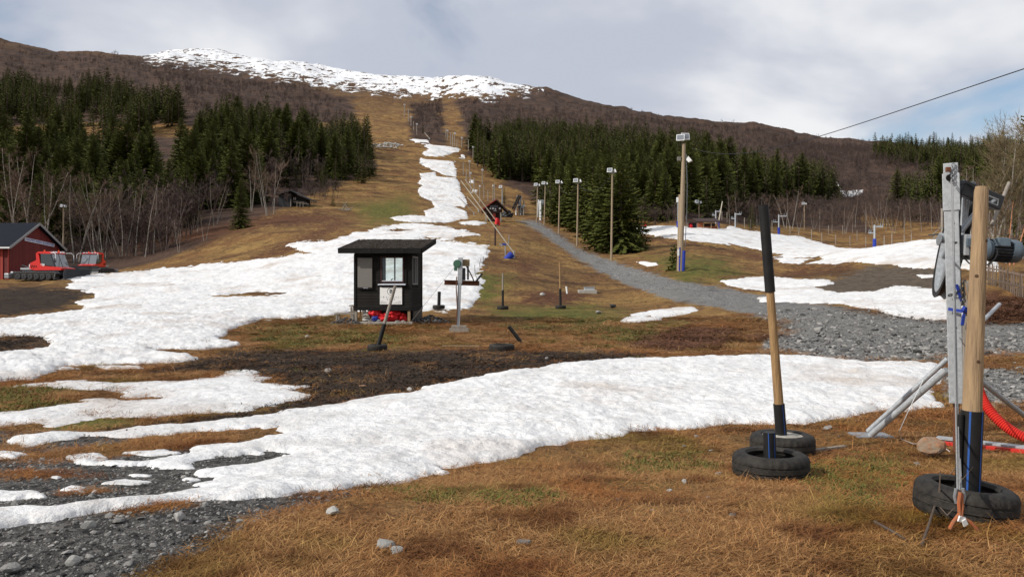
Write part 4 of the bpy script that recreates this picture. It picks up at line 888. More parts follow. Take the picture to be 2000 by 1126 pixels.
# stones one can point to
for i, (u, v, s, m, lb) in enumerate([(750, 1070, 0.062, 'palestone', 'grey stone in the dry grass, left of a similar pair'), (774, 1080, 0.050, 'palestone', 'beige stone in the dry grass, right of a similar pair'), (648, 1005, 0.062, 'palestone', 'pale stone in the grass just below the snow bank'), (1022, 1063, 0.042, 'stone', 'dark grey stone in the grass at the bottom centre'),
        (1337, 944, 0.042, 'palestone', 'upright white stone in the grass left of the stub tyre'), (1307, 960, 0.032, 'palestone', 'small round white stone left of the upright white stone'), (1211, 978, 0.034, 'stone', 'small grey stone in the middle of the dry grass'), (1338, 873, 0.036, 'stone', 'small blue-grey stone near the snow edge'),
        (230, 1020, 0.05, 'stone', 'blackish stone on the gravel under the snow lip'), (350, 1015, 0.055, 'stone', 'flat grey stone on the gravel beside the snow lip'), (20, 1118, 0.06, 'stone', 'pale flat stone in the bottom left corner'), (140, 1100, 0.05, 'palestone', 'broad pale flat stone in the lower left gravel'), (175, 1030, 0.045, 'palestone', 'greenish stone above the tuft in the left gravel'),
        (800, 764, 0.07, 'palestone', 'pale stone on the dark peat at the snow edge'), (708, 756, 0.07, 'rocklichen', 'tan stone on the dark peat'), (640, 727, 0.09, 'stone', 'grey stone pair on the dark peat'), (1060, 577, 0.22, 'palestone', 'pale boulder in the reddish heather'), (1118, 568, 0.0, 'stone', ''),
        (1196, 600, 0.22, 'stone', 'dark boulder on the grass below the road'), (1170, 612, 0.20, 'stone', 'black and white boulder on the grass below the road'), (1600, 645, 0.16, 'palestone', 'tan stone on the gravel beyond the snow bank'), (1880, 590, 0.0, 'stone', ''), (600, 660, 0.09, 'palestone', 'pale stone on the moss left of the booth'), (660, 1015, 0.0, 'stone', '')]):
    if s <= 0: continue
    g = G(u, v); o = bpy.data.objects.new('stone', stone_mesh(50 + i, m, 2, 0.6)); COL.objects.link(o); o.location = g + Vector((0, 0, s * 0.35)); o.scale = (s,) * 3; o.rotation_euler = (0, 0, i * 1.1); tag(o, lb, 'stone')
g = G(1852, 905) + Vector((0.02, 0.35, 0.10)); o = bpy.data.objects.new('boulder', stone_mesh(91, 'rocklichen', 3, 0.62)); COL.objects.link(o); o.location = g; o.scale = (0.17, 0.14, 0.15); tag(o, 'orange-stained boulder behind the large tyre', 'boulder')

# heap of grey stones high on the slope
pile = thing('stone_heap', 'heap of pale grey stones on the slope left of the snow strip', 'stone heap', G(755, 285)); rp = random.Random(3); c0 = pile.location
smesh = [stone_mesh(200 + k, 'palestone', 1, 0.7) for k in range(4)]
for i in range(170):
    a = rp.random() * 6.28; q = math.sqrt(rp.random()); xx = c0.x + 7.5 * q * math.cos(a); yy = c0.y + 9 * q * math.sin(a); s = rp.uniform(0.3, 0.75)
    piece('stone', smesh[i % 4], pile, (xx - c0.x, yy - c0.y, H(xx, yy) - c0.z + 0.5 * (1 - q) + 0.1), (0, 0, rp.random() * 6), (s, s, s))

# ------------------------------------------------------------------ tyres and marker poles
def tyre_mesh(ro=0.33, ri=0.20, hh=0.105, n=96):
    t = MB(); prof = [(ri, -hh * 0.8), (ri + 0.02, -hh), (ro - 0.05, -hh), (ro - 0.012, -hh * 0.80), (ro, -hh * 0.52), (ro, -hh * 0.34), (ro - 0.012, -hh * 0.32), (ro - 0.012, -hh * 0.20), (ro + 0.001, -hh * 0.18), (ro + 0.001, hh * 0.18), (ro - 0.012, hh * 0.20), (ro - 0.012, hh * 0.32),
         (ro, hh * 0.34), (ro, hh * 0.52), (ro - 0.012, hh * 0.80), (ro - 0.05, hh), (ri + 0.02, hh), (ri, hh * 0.8), (ri + 0.03, hh * 0.5), (ri + 0.03, -hh * 0.5)]
    t.lathe(prof, n, closed=True); Pn = len(prof)
    for k in range(n):
        if k % 3 == 0:
            for i, (r_0, z_0) in enumerate(prof):
                if r_0 > ro - 0.03 and abs(z_0) > hh * 0.3: x_, y_, zz_ = t.v[k * Pn + i]; t.v[k * Pn + i] = (x_ * 0.978, y_ * 0.978, zz_)
    return t.mesh('tyre', 'tyre', True)
TY = tyre_mesh()
def stripes(mb, p0, p1, r, angs, w=0.0035):
    p0, p1 = Vector(p0), Vector(p1); d = (p1 - p0).normalized(); ref = Vector((1, 0, 0)); ref = (ref - d * ref.dot(d)).normalized(); b2 = d.cross(ref)
    for a in angs:
        a = R(a); n = ref * math.cos(a) + b2 * math.sin(a); s = n.cross(d); q = n * (r + 0.0015)
        mb.add([p0 + q - s * w, p0 + q + s * w, p1 + q + s * w, p1 + q - s * w], [(0, 1, 2, 3)])
def marker(name, label, base, tyre_s=1.0, poles=(), sleeves=(), fill=None, tilt=(0, 0, 0), group=None, stripe_ang=None, cat='marker pole'):
    t = thing(name, label, cat, base, 0, group); hh = 0.105 * tyre_s
    ty = piece('tyre', TY, t, (0, 0, hh * 0.92), tilt, (tyre_s,) * 3)
    if fill:
        f = MB(); f.lathe([(0.0, 0.012), (0.10, 0.010), (0.16, -0.004), (0.232, 0.004)], 24); o = f.build('soil_fill', fill, ty, loc=(0, 0, 0.045 if fill == 'water' else 0.088))
    for pts, rad, m in poles:
        q = MB(); q.tube(pts, rad, 14); q.build('pole', m, t, True)
    for p0, p1, r in sleeves:
        q = MB(); q.tube([p0, p1], r, 18); so_ = q.build('sleeve', 'blackpipe', t, True)
        if stripe_ang is not None and Vector(p0).z < 0.5:
            s = MB(); stripes(s, p0, p1, r, stripe_ang); s.build('stripe', 'bluestripe', so_)
    return t
g = G(1505, 928)
marker('tyre_with_stub', 'black pipe stub with blue line standing in a water-filled tyre', g, 1.0, [], [((0, 0, 0.02), (-0.012, 0, 0.385), 0.055)], 'water', stripe_ang=[-60, -115], cat='tyre base')
g = G(1528, 884)
b_ = g
top = P(1491, 400, b_.y - 0.1) - b_
def along(a, bq, t): return Vector(a).lerp(Vector(bq), t)
foot = Vector((0.0, 0, 0.05)); z_sl = along(foot, top, 0.375 + 0.245)
marker('leaning_pole', 'leaning wooden pole with long black sleeve on top, set in a concrete-filled tyre', b_, 1.0,
       [([along(foot, top, 0.02), along(foot, top, 0.35), along(foot, top, 0.66)], [0.052, 0.046, 0.042], 'wood')],
       [(foot, along(foot, top, 0.185), 0.058), (along(foot, top, 0.645), top, 0.052)], 'concrete', stripe_ang=[-70], cat='pole')
# the big one at the right
g = G(1885, 1006); g = Vector((g.x, g.y, g.z)); rt = thing('timber_pole', 'thick round timber pole in a black sleeve with blue stripes, set in a large tyre', 'pole', g)
piece('tyre', TY, rt, (0, 0, 0.10), (R(2), R(5), 0.3), (0.95, 0.95, 1.05))
pt = P(1917, 364, g.y) - g; pb = Vector((0.02, 0, 0.06))
q = MB(); q.tube([along(pb, pt, k) for k in (0.05, 0.3, 0.6, 0.9, 0.985, 1.0)], [0.062, 0.060, 0.053, 0.046, 0.043, 0.036], 20); tp = q.build('timber', 'woodpale', rt, True)
for k, (hh_, an) in enumerate(((0.455, -95), (0.72, -128), (0.83, -60))):
    c = along(pb, pt, hh_); q = MB(); rr0 = 0.0535 - 0.021 * (hh_ - 0.6) ; a = R(an)
    q.lathe([(0.0, 0.003), (0.010, 0.0025), (0.013, -0.004)], 12, c + Vector((math.cos(a) * rr0, math.sin(a) * rr0, 0)), (math.cos(a), math.sin(a), 0)); q.build('knot', 'knot', tp)
q = MB(); q.tube([pb, along(pb, pt, 0.30)], 0.070, 22); sl_ = q.build('sleeve', 'blackpipe', rt, True)
q = MB(); stripes(q, pb, along(pb, pt, 0.30), 0.070, [-128, -62], 0.006); q.build('stripe', 'bluestripe', sl_)
q = MB(); q.tube([pb + Vector((-0.085, -0.02, 0)), along(pb, pt, 0.29) + Vector((-0.085, -0.02, 0))], 0.018, 10)
for k in range(46):
    zc_ = along(pb, pt, 0.29 * k / 46) + Vector((-0.085, -0.02, 0)); q.tube([zc_, zc_ + Vector((0, 0, 0.006))], 0.021, 10)
q.build('corrugated_conduit', 'blackpipe', rt, True)

def small_marker(label, u, v, vtop, top_u=None, frac=0.5, tyre_s=1.0, m='wood', r=0.035, sl=True):
    g = G(u, v); tp = P(top_u if top_u else u, vtop, g.y) - g; ft = Vector((0, 0, 0.04))
    return marker('marker_pole', label, g, tyre_s, [([along(ft, tp, 0.02), tp], [r, r * 0.85], m)] if m else [], [(ft, along(ft, tp, frac), r * 1.25)] if sl else [], 'soil' if False else None, stripe_ang=None)
small_marker('wooden pole leaning right in a small tyre in front of the booth', 737, 684, 558, 772, 0.40, 0.78, 'woodgrey', 0.045)
small_marker('short black pipe standing in a tyre right of the booth', 857, 605, 571, 858, 0.98, 0.85, None, 0.06).location.z += 0.06
small_marker('slim dark pole in a tyre base, third post right of the lift drive', 982, 604, 533, 982, 0.52, 0.85, 'woodgrey', 0.045)
small_marker('slim brown pole in a tyre base beside the white peg', 1095, 602, 512, 1093, 0.42, 0.85, 'wood', 0.05)
g = G(1019, 670); q = MB(); q.tube([(0, 0, 0.0), P(994, 637, g.y) - g], 0.055, 14); t = thing('fallen_pipe', 'black pipe sticking out of the grass at a slant', 'pipe', g); q.build('pipe', 'blackpipe', t, True)
g = G(980, 684); t = thing('old_tyre', 'flat black tyre lying on the peat edge right of the lift drive', 'tyre', g); piece('tyre', TY, t, (0, 0, 0.07), (0, 0, 0), (1, 1, 0.9))
o = MB().box((0, 0, 0), (1.0, 0.1, 0.03)).build('loose_plank', 'woodpale', loc=G(900, 678) + Vector((0, 0, 0.04))); tag(o, 'pale plank lying on the grass edge below the lift drive', 'plank')

# ------------------------------------------------------------------ steel lift column with wheel and motor
D0 = 8.5
cb = P(1868, 786, D0); ct_ = P(1857, 320, D0); base = Vector((cb.x, D0, H(cb.x, D0)))
L_ = thing('lift_drive_column', 'galvanised steel lift column with bullwheel, blue-grey motor and tube braces', 'lift column', base)
lo = lambda p: Vector(p) - base
def PL(u, v, d=D0): return lo(P(u, v, d))
cdir = (ct_ - cb).normalized()
VU = (-0.48, -0.877, 0)
q = MB(); q.beam(lo(cb), PL(1858, 410), 0.138, 0.150, VU); col_o = q.build('column', 'galv', L_, bevel=0.008)
q = MB(); q.beam(PL(1858.6, 412), PL(1857, 340), 0.162, 0.176, VU); q.beam(PL(1857, 341), PL(1856.5, 320), 0.138, 0.170, VU); q.build('head_plate', 'galv', L_, bevel=0.006)
for (u, v) in ((1861, 398), (1862, 436), (1863, 581), (1866, 640)):
    q = MB(); q.lathe([(0, 0), (0.010, 0), (0.012, -0.004)], 12, PL(u + 2, v, D0 - 0.079), (0, -1, 0)); q.build('bolt_hole', 'hole', col_o)
q = MB(); q.lathe([(0.0, 0.002), (0.030, 0.002), (0.036, 0.0), (0.036, -0.01)], 20, PL(1855, 347, D0 - 0.091), (0, -1, 0)); q.build('head_hole', 'hole', L_)
q = MB()
for k in range(7): 
    c = PL(1862 - k * 0.3, 322 + k * 5.5, D0 - 0.108); q.lathe([(0.016 + 0.006 * math.cos(a), 0.006 * math.sin(a)) for a in np.linspace(0, 6.283, 7)[:-1]], 10, c, (1, 0, 0) if k % 2 else (0.2, 1, 0), True)
q.build('head_chain', 'steel', L_, True)
q = MB(); q.box(PL(1852, 331, D0 - 0.11), (0.05, 0.03, 0.05)); q.build('shackle', 'rust', L_, bevel=0.006)
# bullwheel, seen almost edge on, leaning
wc = PL(1862, 468, D0 + 0.92); wax = Vector((0.913, -0.36, -0.21)).normalized()
q = MB(); q.lathe([(0.64, -0.055), (0.695, -0.062), (0.705, -0.05), (0.675, -0.012), (0.675, 0.012), (0.705, 0.05), (0.695, 0.062), (0.64, 0.055)], 56, wc, wax, True); wh = q.build('bullwheel', 'blackpipe', L_, True)
q = MB(); q.lathe([(0.60, -0.05), (0.638, -0.05), (0.638, 0.05), (0.60, 0.05)], 56, wc, wax, True); q.build('rim', 'galv', wh, True)
ort = wax.orthogonal().normalized(); o2 = wax.cross(ort)
for k in range(6):
    a = k * math.pi / 3; dv = ort * math.cos(a) + o2 * math.sin(a); q = MB(); q.tube([wc + dv * 0.08, wc + dv * 0.61], 0.024, 8); q.build('spoke', 'steel', wh, True)
q = MB(); q.lathe([(0.0, -0.16), (0.055, -0.16), (0.055, -0.06), (0.09, -0.06), (0.09, 0.10), (0.0, 0.10)], 18, wc, wax); q.build('hub', 'galv', wh, True)
# shaft stub left of the column
q = MB(); q.tube([PL(1838, 467, D0 + 0.05), PL(1862, 467, D0 + 0.05)], 0.042, 16); q.lathe([(0.0, -0.012), (0.062, -0.012), (0.062, 0.0), (0.0, 0.0)], 20, PL(1835.5, 468, D0 + 0.05), (1, -0.1, -0.12)); q.build('shaft_end', 'steel', L_, True)
# arm / belt guard
q = MB(); q.beam(PL(1876, 366, D0 + 0.05), PL(1952, 397, D0 + 0.15), 0.10, 0.16, (0.4, 0, 1)); arm = q.build('arm', 'darksteel', L_, bevel=0.01)
q = MB(); q.tube([PL(1930, 382, D0 - 0.08), PL(1950, 390, D0 - 0.08), PL(1948, 401, D0 - 0.08), PL(1928, 393, D0 - 0.08), PL(1930, 382, D0 - 0.08)], 0.008, 6); q.tube([PL(1936, 396, D0 - 0.06), PL(1944, 390, D0 - 0.06)], 0.02, 8); q.build('arm_end_frame', 'steel', arm, True)
q = MB(); q.tube([PL(1876 + 16 * k, 361 - 8 * math.sin(k * 1.57) + 7 * k, D0) for k in np.linspace(0, 2, 12)], 0.006, 6); q.build('arm_hose', 'cable', arm, True)
q = MB(); q.tube([PL(1877, 452, D0 + 0.1), PL(1906, 415, D0 + 0.1)], 0.030, 10); q.build('strut', 'steel', L_, True)
q = MB(); q.tube([PL(1884, 385, D0 + 0.25), PL(1878, 470, D0 + 0.25)], 0.026, 10); q.tube([PL(1890, 388, D0 + 0.3), PL(1884, 470, D0 + 0.3)], 0.020, 10); q.build('rear_tube', 'galv', L_, True)
q = MB(); q.tube([PL(1904, 395, D0 + 0.3), PL(1898, 470, D0 + 0.3)], 0.012, 8); q.build('rear_rod', 'steel', L_, True)
# gearbox and motor
ma = (PL(1985, 492) - PL(1880, 484)).normalized()
q = MB(); q.box(PL(1884, 479), (0.10, 0.20, 0.22), (0, R(4), 0)); q.build('flange_plate', 'galv', L_, bevel=0.006)
gc = PL(1899, 486); q = MB(); q.box(gc, (0.17, 0.24, 0.225), (0, R(4), 0)); gb = q.build('gearbox', 'motordark', L_, bevel=0.02)
q = MB(); q.box(PL(1897, 474, D0 - 0.125), (0.10, 0.02, 0.09), (0, R(4), 0)); q.build('gear_cover', 'motor', gb, bevel=0.006)
q = MB(); q.lathe([(0.0, 0), (0.125, 0), (0.135, 0.02), (0.135, 0.05), (0.11, 0.06), (0.105, 0.10)], 28, PL(1913, 487), ma); q.build('motor_flange', 'motor', gb, True)
q = MB(); q.lathe([(0.0, 0), (0.098, 0), (0.100, 0.24), (0.0, 0.24)], 28, PL(1930, 488), ma)
mo = q.build('motor', 'motordark', L_, True)
mo1 = ma.orthogonal().normalized(); mo2 = ma.cross(mo1); m0 = PL(1931, 488)
for k in range(22):
    a = 2 * math.pi * k / 22; n = mo1 * math.cos(a) + mo2 * math.sin(a); q = MB(); q.beam(m0 + n * 0.108 + ma * 0.005, m0 + n * 0.108 + ma * 0.225, 0.007, 0.024, n); q.build('cooling_fin', 'motordark', mo)
q = MB(); q.lathe([(0.0, 0), (0.122, 0.0), (0.124, 0.06), (0.116, 0.10), (0.085, 0.125), (0.0, 0.13)], 28, PL(1968, 490), ma); q.build('fan_cowl', 'motor', mo, True)
q = MB(); q.box(PL(1957, 474, D0 - 0.09), (0.135, 0.10, 0.095), (R(-8), R(4), 0)); jb = q.build('terminal_box', 'motor', mo, bevel=0.012)
q = MB(); q.tube([PL(1948, 487, D0 - 0.13), PL(1948, 496, D0 - 0.14), PL(1943, 506, D0 - 0.15), PL(1930, 516, D0 - 0.16), PL(1912, 520, D0 - 0.14), PL(1893, 514, D0 - 0.10), PL(1880, 500, D0 - 0.08), PL(1875, 488, D0 - 0.08), PL(1873, 470, D0 - 0.085), PL(1873, 440, D0 - 0.085), PL(1878, 370, D0 - 0.06)], 0.0075, 8); q.build('power_lead', 'cable', mo, True)
q = MB(); q.tube([PL(1876, 440, D0 - 0.05), PL(1874, 520, D0 - 0.07), PL(1877, 560, D0 - 0.07)], 0.010, 8); q.build('column_cable', 'cable', L_, True)
q = MB(); q.box(PL(1868, 473, D0 - 0.084), (0.07, 0.012, 0.012)); q.build('cable_tie', 'cable', L_)
q = MB(); q.tube([PL(1863, 513, D0 - 0.06), PL(1863.5, 514, D0 - 0.17)], 0.012, 12); q.build('peg', 'steel', L_, True)
# braces
ground_l = G(1700, 853) - base
q = MB(); q.tube([PL(1849, 722, D0 + 0.02), ground_l + Vector((0, 0.0, 0.02))], 0.036, 12); q.build('brace', 'galv', L_, True)
q = MB(); q.tube([PL(1851, 700, D0 + 0.4), ground_l + Vector((0.08, 0.25, 0.02))], 0.028, 12); q.build('brace', 'galv', L_, True)
gr = G(2040, 845) - base
q = MB(); q.tube([PL(1880, 716, D0 + 0.05), gr + Vector((0, 0, 0.02))], 0.030, 12); q.build('brace', 'galv', L_, True)
q = MB(); q.tube([PL(1952, 594, D0 + 2.6), PL(1878, 668, D0 + 0.06)], 0.026, 12); q.build('brace', 'galv', L_, True)
q = MB(); q.box(ground_l + Vector((0.05, 0.1, 0.0)), (0.42, 0.30, 0.02)); q.build('foot_plate', 'steel', L_)
q = MB(); q.tube([lo(cb), Vector((0.02, 0.05, -0.1))], 0.03, 10); q.build('foot_post', 'rust', L_, True)
# wooden stub tied to the column with a blue strap
sb = Vector((P(1889, 700, D0 - 0.15).x, D0 - 0.15, H(P(1889, 700, D0 - 0.15).x, D0 - 0.15))); st_ = thing('weathered_post', 'short weathered timber post strapped to the steel column', 'post', sb)
q = MB(); q.beam((0, 0, 0), (P(1892, 548, D0 - 0.15) - sb), 0.10, 0.08, VU); q.build('post', 'woodgrey', st_, bevel=0.01)
q = MB(); q.add([P(1884, 546, D0 - 0.2) - sb, P(1891, 580, D0 - 0.2) - sb, P(1889, 588, D0 - 0.2) - sb, P(1884, 562, D0 - 0.2) - sb], [(0, 1, 2, 3)]); q.build('split', 'woodpale', st_)
sp_ = thing('ratchet_strap', 'blue ratchet strap round the column and the timber post', 'strap', P(1872, 606, D0 - 0.2)); s0 = sp_.location
q = MB(); q.beam(P(1852, 603, D0 - 0.083) - s0, P(1884, 608, D0 - 0.205) - s0, 0.006, 0.032); q.beam(P(1884, 606, D0 - 0.205) - s0, P(1902, 612, D0 - 0.205) - s0, 0.006, 0.045); q.build('band', 'strap', sp_)
q = MB(); q.box(P(1885, 604, D0 - 0.22) - s0, (0.06, 0.04, 0.05), (0.2, 0.4, 0.3)); q.box(P(1881, 624, D0 - 0.21) - s0, (0.035, 0.012, 0.12), (0.1, 0.1, 0)); q.build('knotted_end', 'strap', sp_, bevel=0.008)
q = MB(); q.beam(P(1868, 555, D0 - 0.1) - s0, P(1878, 588, D0 - 0.12) - s0, 0.028, 0.006, (0, 1, 0)); q.build('upper_band', 'strap', sp_)
def chain(name, label, pts, rad=0.0065, link=0.032):
    t = thing(name, label, 'chain', pts[0]); q = MB(); k = 0; pts = [Vector(p) for p in pts]; o0 = pts[0]; me = None
    for a, b in zip(pts[:-1], pts[1:]):
        L = (b - a).length; n = max(1, int(L / link)); d = (b - a).normalized(); s1 = d.orthogonal().normalized(); s2 = d.cross(s1)
        for i in range(n):
            c = a.lerp(b, (i + 0.5) / n) - o0; s = s1 if k % 2 else s2; k += 1; w_ = link * 0.42; l_ = link * 0.66
            q.tube([c - d * l_, c - d * l_ * 0.5 + s * w_, c + d * l_ * 0.5 + s * w_, c + d * l_, c + d * l_ * 0.5 - s * w_, c - d * l_ * 0.5 - s * w_, c - d * l_], rad, 5, False)
    q.build('links', 'darksteel', t, True); return t
chain('chain', 'dark chain looped round the steel column and hanging beside it', [P(1850, 577, D0 - 0.09), P(1862, 575, D0 - 0.10), P(1874, 568, D0 - 0.10), P(1884, 562, D0 - 0.16), P(1884, 546, D0 - 0.16), P(1880, 555, D0 - 0.17), P(1880, 580, D0 - 0.17), P(1879, 596, D0 - 0.17)])
# guy ropes from the column head to the anchor in front of the tyre
anc = G(1874, 1040) + Vector((0, 0, 0.10)); tp0 = P(1858, 350, D0 - 0.12)
gl = thing('guy_ropes', 'grey steel ropes running down from the column head to an orange-roped anchor', 'ropes', anc)
for k, (du, dv) in enumerate(((0, 0), (3, 10), (6, 300))):
    a = P(1858 + du, 350 + dv, D0 - 0.12); q = MB(); e = anc + Vector((0.012 * (k - 1), 0, 0.16)); pts = [a.lerp(e, t) - anc + Vector((0, 0, -0.02 * math.sin(t * math.pi))) for t in np.linspace(0, 1, 9)]; q.tube(pts, 0.0055, 6); q.build('rope', 'rope', gl, True)
q = MB(); q.tube([(-0.02, 0, 0.17), (-0.03, 0, 0.12), (-0.02, 0, 0.08)], 0.010, 8); q.tube([(0.02, 0, 0.17), (0.03, 0, 0.12), (0.02, 0, 0.08)], 0.010, 8); q.build('thimble', 'steel', gl, True)
q = MB(); q.tube([(0, -0.01, 0.15), (-0.012, -0.015, 0.09), (-0.005, -0.01, 0.02), (-0.05, -0.02, -0.03), (-0.07, -0.02, -0.07)], 0.012, 8); q.tube([(0.01, 0, 0.14), (0.012, -0.01, 0.06), (0.004, -0.01, 0.0)], 0.011, 8); q.tube([(0.0, 0, 0.0), (0.06, -0.01, -0.03), (0.11, -0.01, -0.085)], 0.011, 8); q.build('orange_tie', 'orangerope', gl, True)
q = MB(); q.box((0.0, -0.02, -0.01), (0.05, 0.01, 0.035), (0.2, 0.3, 0.4)); q.box((0.02, -0.02, -0.03), (0.03, 0.01, 0.04), (0.1, -0.5, 0.2)); q.build('white_tag', 'whitepaint', gl)
# thin wire curling on the grass
q = MB(); wp = [P(1803, 742, 8.8), P(1775, 800, 8.6), P(1757, 840, 8.4)] + [G(1760, 862) + Vector((0, 0, 0.03)), G(1785, 875) + Vector((0, 0, 0.05)), G(1830, 872) + Vector((0, 0, 0.06)), G(1855, 885) + Vector((0, 0, 0.02))]; w0 = wp[-1]
q.tube([p - w0 for p in wp], 0.003, 6); t = thing('thin_wire', 'thin white wire hanging from the left brace and curling on the grass', 'wire', w0); q.build('wire', 'whitepaint', t, True)
# rail on the ground
ra, rb = G(1830, 862) + Vector((0, 0, 0.05)), G(2060, 890) + Vector((0, 0, 0.06)); t = thing('ground_rail', 'flat galvanised rail with red underside lying on the grass', 'rail', ra)
q = MB(); q.beam((0, 0, 0), rb - ra, 0.12, 0.02); q.build('plate', 'galv', t); q = MB(); q.beam((-0.15, -0.09, -0.03), rb - ra + Vector((0, -0.09, -0.03)), 0.05, 0.04); q.build('red_bar', 'redpipe', t)
# red corrugated hose
hp = [P(1905, 735, 7.6), P(1915, 770, 7.5), P(1932, 800, 7.4), P(1958, 827, 7.3), P(1990, 848, 7.2), P(2030, 862, 7.1), P(2080, 870, 7.0)]; h0 = hp[-1]; t = thing('corrugated_hose', 'red corrugated hose curving behind the timber pole', 'hose', h0)
from mathutils.geometry import interpolate_bezier
def smooth_path(pts, n=12):
    pts = [Vector(p) for p in pts]; out_ = []
    for i in range(len(pts) - 1):
        p0 = pts[max(i - 1, 0)]; p1 = pts[i]; p2 = pts[i + 1]; p3 = pts[min(i + 2, len(pts) - 1)]
        out_ += list(interpolate_bezier(p1, p1 + (p2 - p0) / 6, p2 - (p3 - p1) / 6, p2, n))[: -1]
    return out_ + [pts[-1]]
sm = smooth_path([p - h0 for p in hp], 17); q = MB(); q.tube(sm, [0.044 + 0.005 * (1 if (i // 1) % 2 else -1) for i in range(len(sm))], 14); q.build('hose', 'redpipe', t)
# tilted galvanised pipe hanging in the air right of the timber pole: a lance leaning on the bank
la, lb_ = P(1937, 440, 9.5), P(1971, 357, 9.8); lg = G(1938, 700)
t = thing('pipe_stake', 'pale pipe leaning on the lift arm right of the timber pole', 'pipe', la); q = MB(); q.tube([(0, 0, 0), lb_ - la], 0.022, 10); q.build('pipe', 'woodgrey', t, True)
# branch in front of the tyre
br = [G(1800, 1070) + Vector((0, 0, 0.02)), G(1812, 1050) + Vector((0, 0, 0.06)), G(1828, 1010) + Vector((0, 0, 0.10)), G(1840, 990) + Vector((0, 0, 0.16)), G(1860, 985) + Vector((0.02, 0, 0.26)), P(1880, 935, 4.9), P(1900, 912, 5.0)]
t = thing('dead_branch', 'dead forked branch in front of the large tyre', 'branch', br[0]); q = MB(); q.tube([p - br[0] for p in br], [0.008, 0.0075, 0.0065, 0.005, 0.004, 0.003, 0.0015], 6); q.tube([br[3] - br[0], P(1834, 960, 5.0) - br[0], P(1837, 918, 5.0) - br[0]], [0.006, 0.005, 0.003], 6); q.tube([br[2] - br[0], P(1850, 1005, 5.0) - br[0], P(1865, 990, 5.0) - br[0]], [0.005, 0.004, 0.002], 5); q.build('stem', 'bark', t, True)
b2 = [G(1708, 1030) + Vector((0, 0, 0.04)), G(1740, 1045) + Vector((0, 0, 0.03)), G(1768, 1058) + Vector((0, 0, 0.02))]; t = thing('dead_twig', 'short dead twig lying left of the dead forked branch', 'branch', b2[0]); q = MB(); q.tube([p - b2[0] for p in b2], [0.008, 0.009, 0.005], 6); q.build('stem', 'bark', t, True)
b3 = [G(1560, 888) + Vector((0, 0, 0.03)), G(1620, 882) + Vector((0, 0, 0.04)), G(1650, 876) + Vector((0, 0, 0.03))]; t = thing('flat_stick', 'grey wooden stick lying right of the two tyres', 'stick', b3[0]); q = MB(); q.beam((0, 0, 0), b3[2] - b3[0], 0.05, 0.02); q.build('stick', 'woodgrey', t)

# ------------------------------------------------------------------ overhead cable
ca, cb2 = P(1352, 290, 60), P(2080, 108, 14); t = thing('overhead_cable', 'dark overhead cable sweeping down from the upper right to the double pole', 'cable', ca)
q = MB(); mid = [ca.lerp(cb2, k) + Vector((0, 0, -1.1 * math.sin(math.pi * k) * (1 - 0.35 * k))) for k in np.linspace(0, 1, 25)]; q.tube([p - ca for p in mid], [0.018 - 0.008 * k for k in np.linspace(0, 1, 25)], 6); q.build('wire', 'cable', t, True)

# ------------------------------------------------------------------ black lift booth
bf = P(692, 633, 30.0); bz = H(-4.8, 30.6); bx0 = -5.885
B = thing('lift_booth', 'black wooden lift booth on posts with shed roof and white sign', 'booth', (bx0, 30.0, bz), R(-4.5))
W_, Dp = 2.16, 2.05; fz = 0.64; wz = 2.62      # floor and wall top above the ground
bh = 0.105; nb = 19
fb = MB().box((0, 0, 0), (1, 0.022, bh - 0.012), (R(-4), 0, 0)).mesh('board', 'blackwood')
def wall_boards(x0, x1, y, z0, z1, holes, axis='x', xf=0.0):
    k = 0; z = z0
    while z + bh * 0.6 < z1:
        segs = [(x0, x1)]
        for (a, b_, c, d) in holes:
            if z + bh > c + 0.01 and z < d - 0.01:
                ns = []
                for s, e in segs:
                    if b_ <= s or a >= e: ns.append((s, e)); continue
                    if a > s + 0.02: ns.append((s, a))
                    if b_ < e - 0.02: ns.append((b_, e))
                segs = ns
        for s, e in segs:
            if axis == 'x': piece('board', fb, wall, ((s + e) / 2, y, z + bh / 2), (0, 0, 0), (e - s, 1, 1))
            else: piece('board', fb, wall, (xf, (s + e) / 2, z + bh / 2), (0, 0, R(90)), (e - s, 1, 1))
        z += bh
q = MB(); q.box((W_ / 2, 0.10, (fz + 0.94 * 1.2) / 2 + 0.0 + 0.30), (W_ - 0.06, 0.02, 0.55)); 
wall = None
winF = (1.02, 1.86, 1.58, 2.50); winS = (0.14, 1.05, 1.50, 2.52)
# wall cores round the openings
q = MB()
def core(x0, x1, z0, z1, y=0.045): q.box(((x0 + x1) / 2, y, (z0 + z1) / 2), (x1 - x0, 0.05, z1 - z0))
core(0.03, winF[0], fz, wz); core(winF[1], W_ - 0.03, fz, wz); core(winF[0], winF[1], fz, winF[2]); core(winF[0], winF[1], winF[3], wz)
def cores(y0, y1, z0, z1, x=W_ - 0.045): q.box((x, (y0 + y1) / 2, (z0 + z1) / 2), (0.05, y1 - y0, z1 - z0))
cores(0.075, winS[0], fz, wz + 0.2); cores(winS[1], Dp, fz, wz + 0.2); cores(winS[0], winS[1], fz, winS[2]); cores(winS[0], winS[1], winS[3], wz + 0.2)
q.box((0.045, Dp / 2, (fz + wz) / 2), (0.05, Dp - 0.2, wz - fz)); q.box((W_ / 2, Dp / 2, fz - 0.04), (W_, Dp, 0.08))
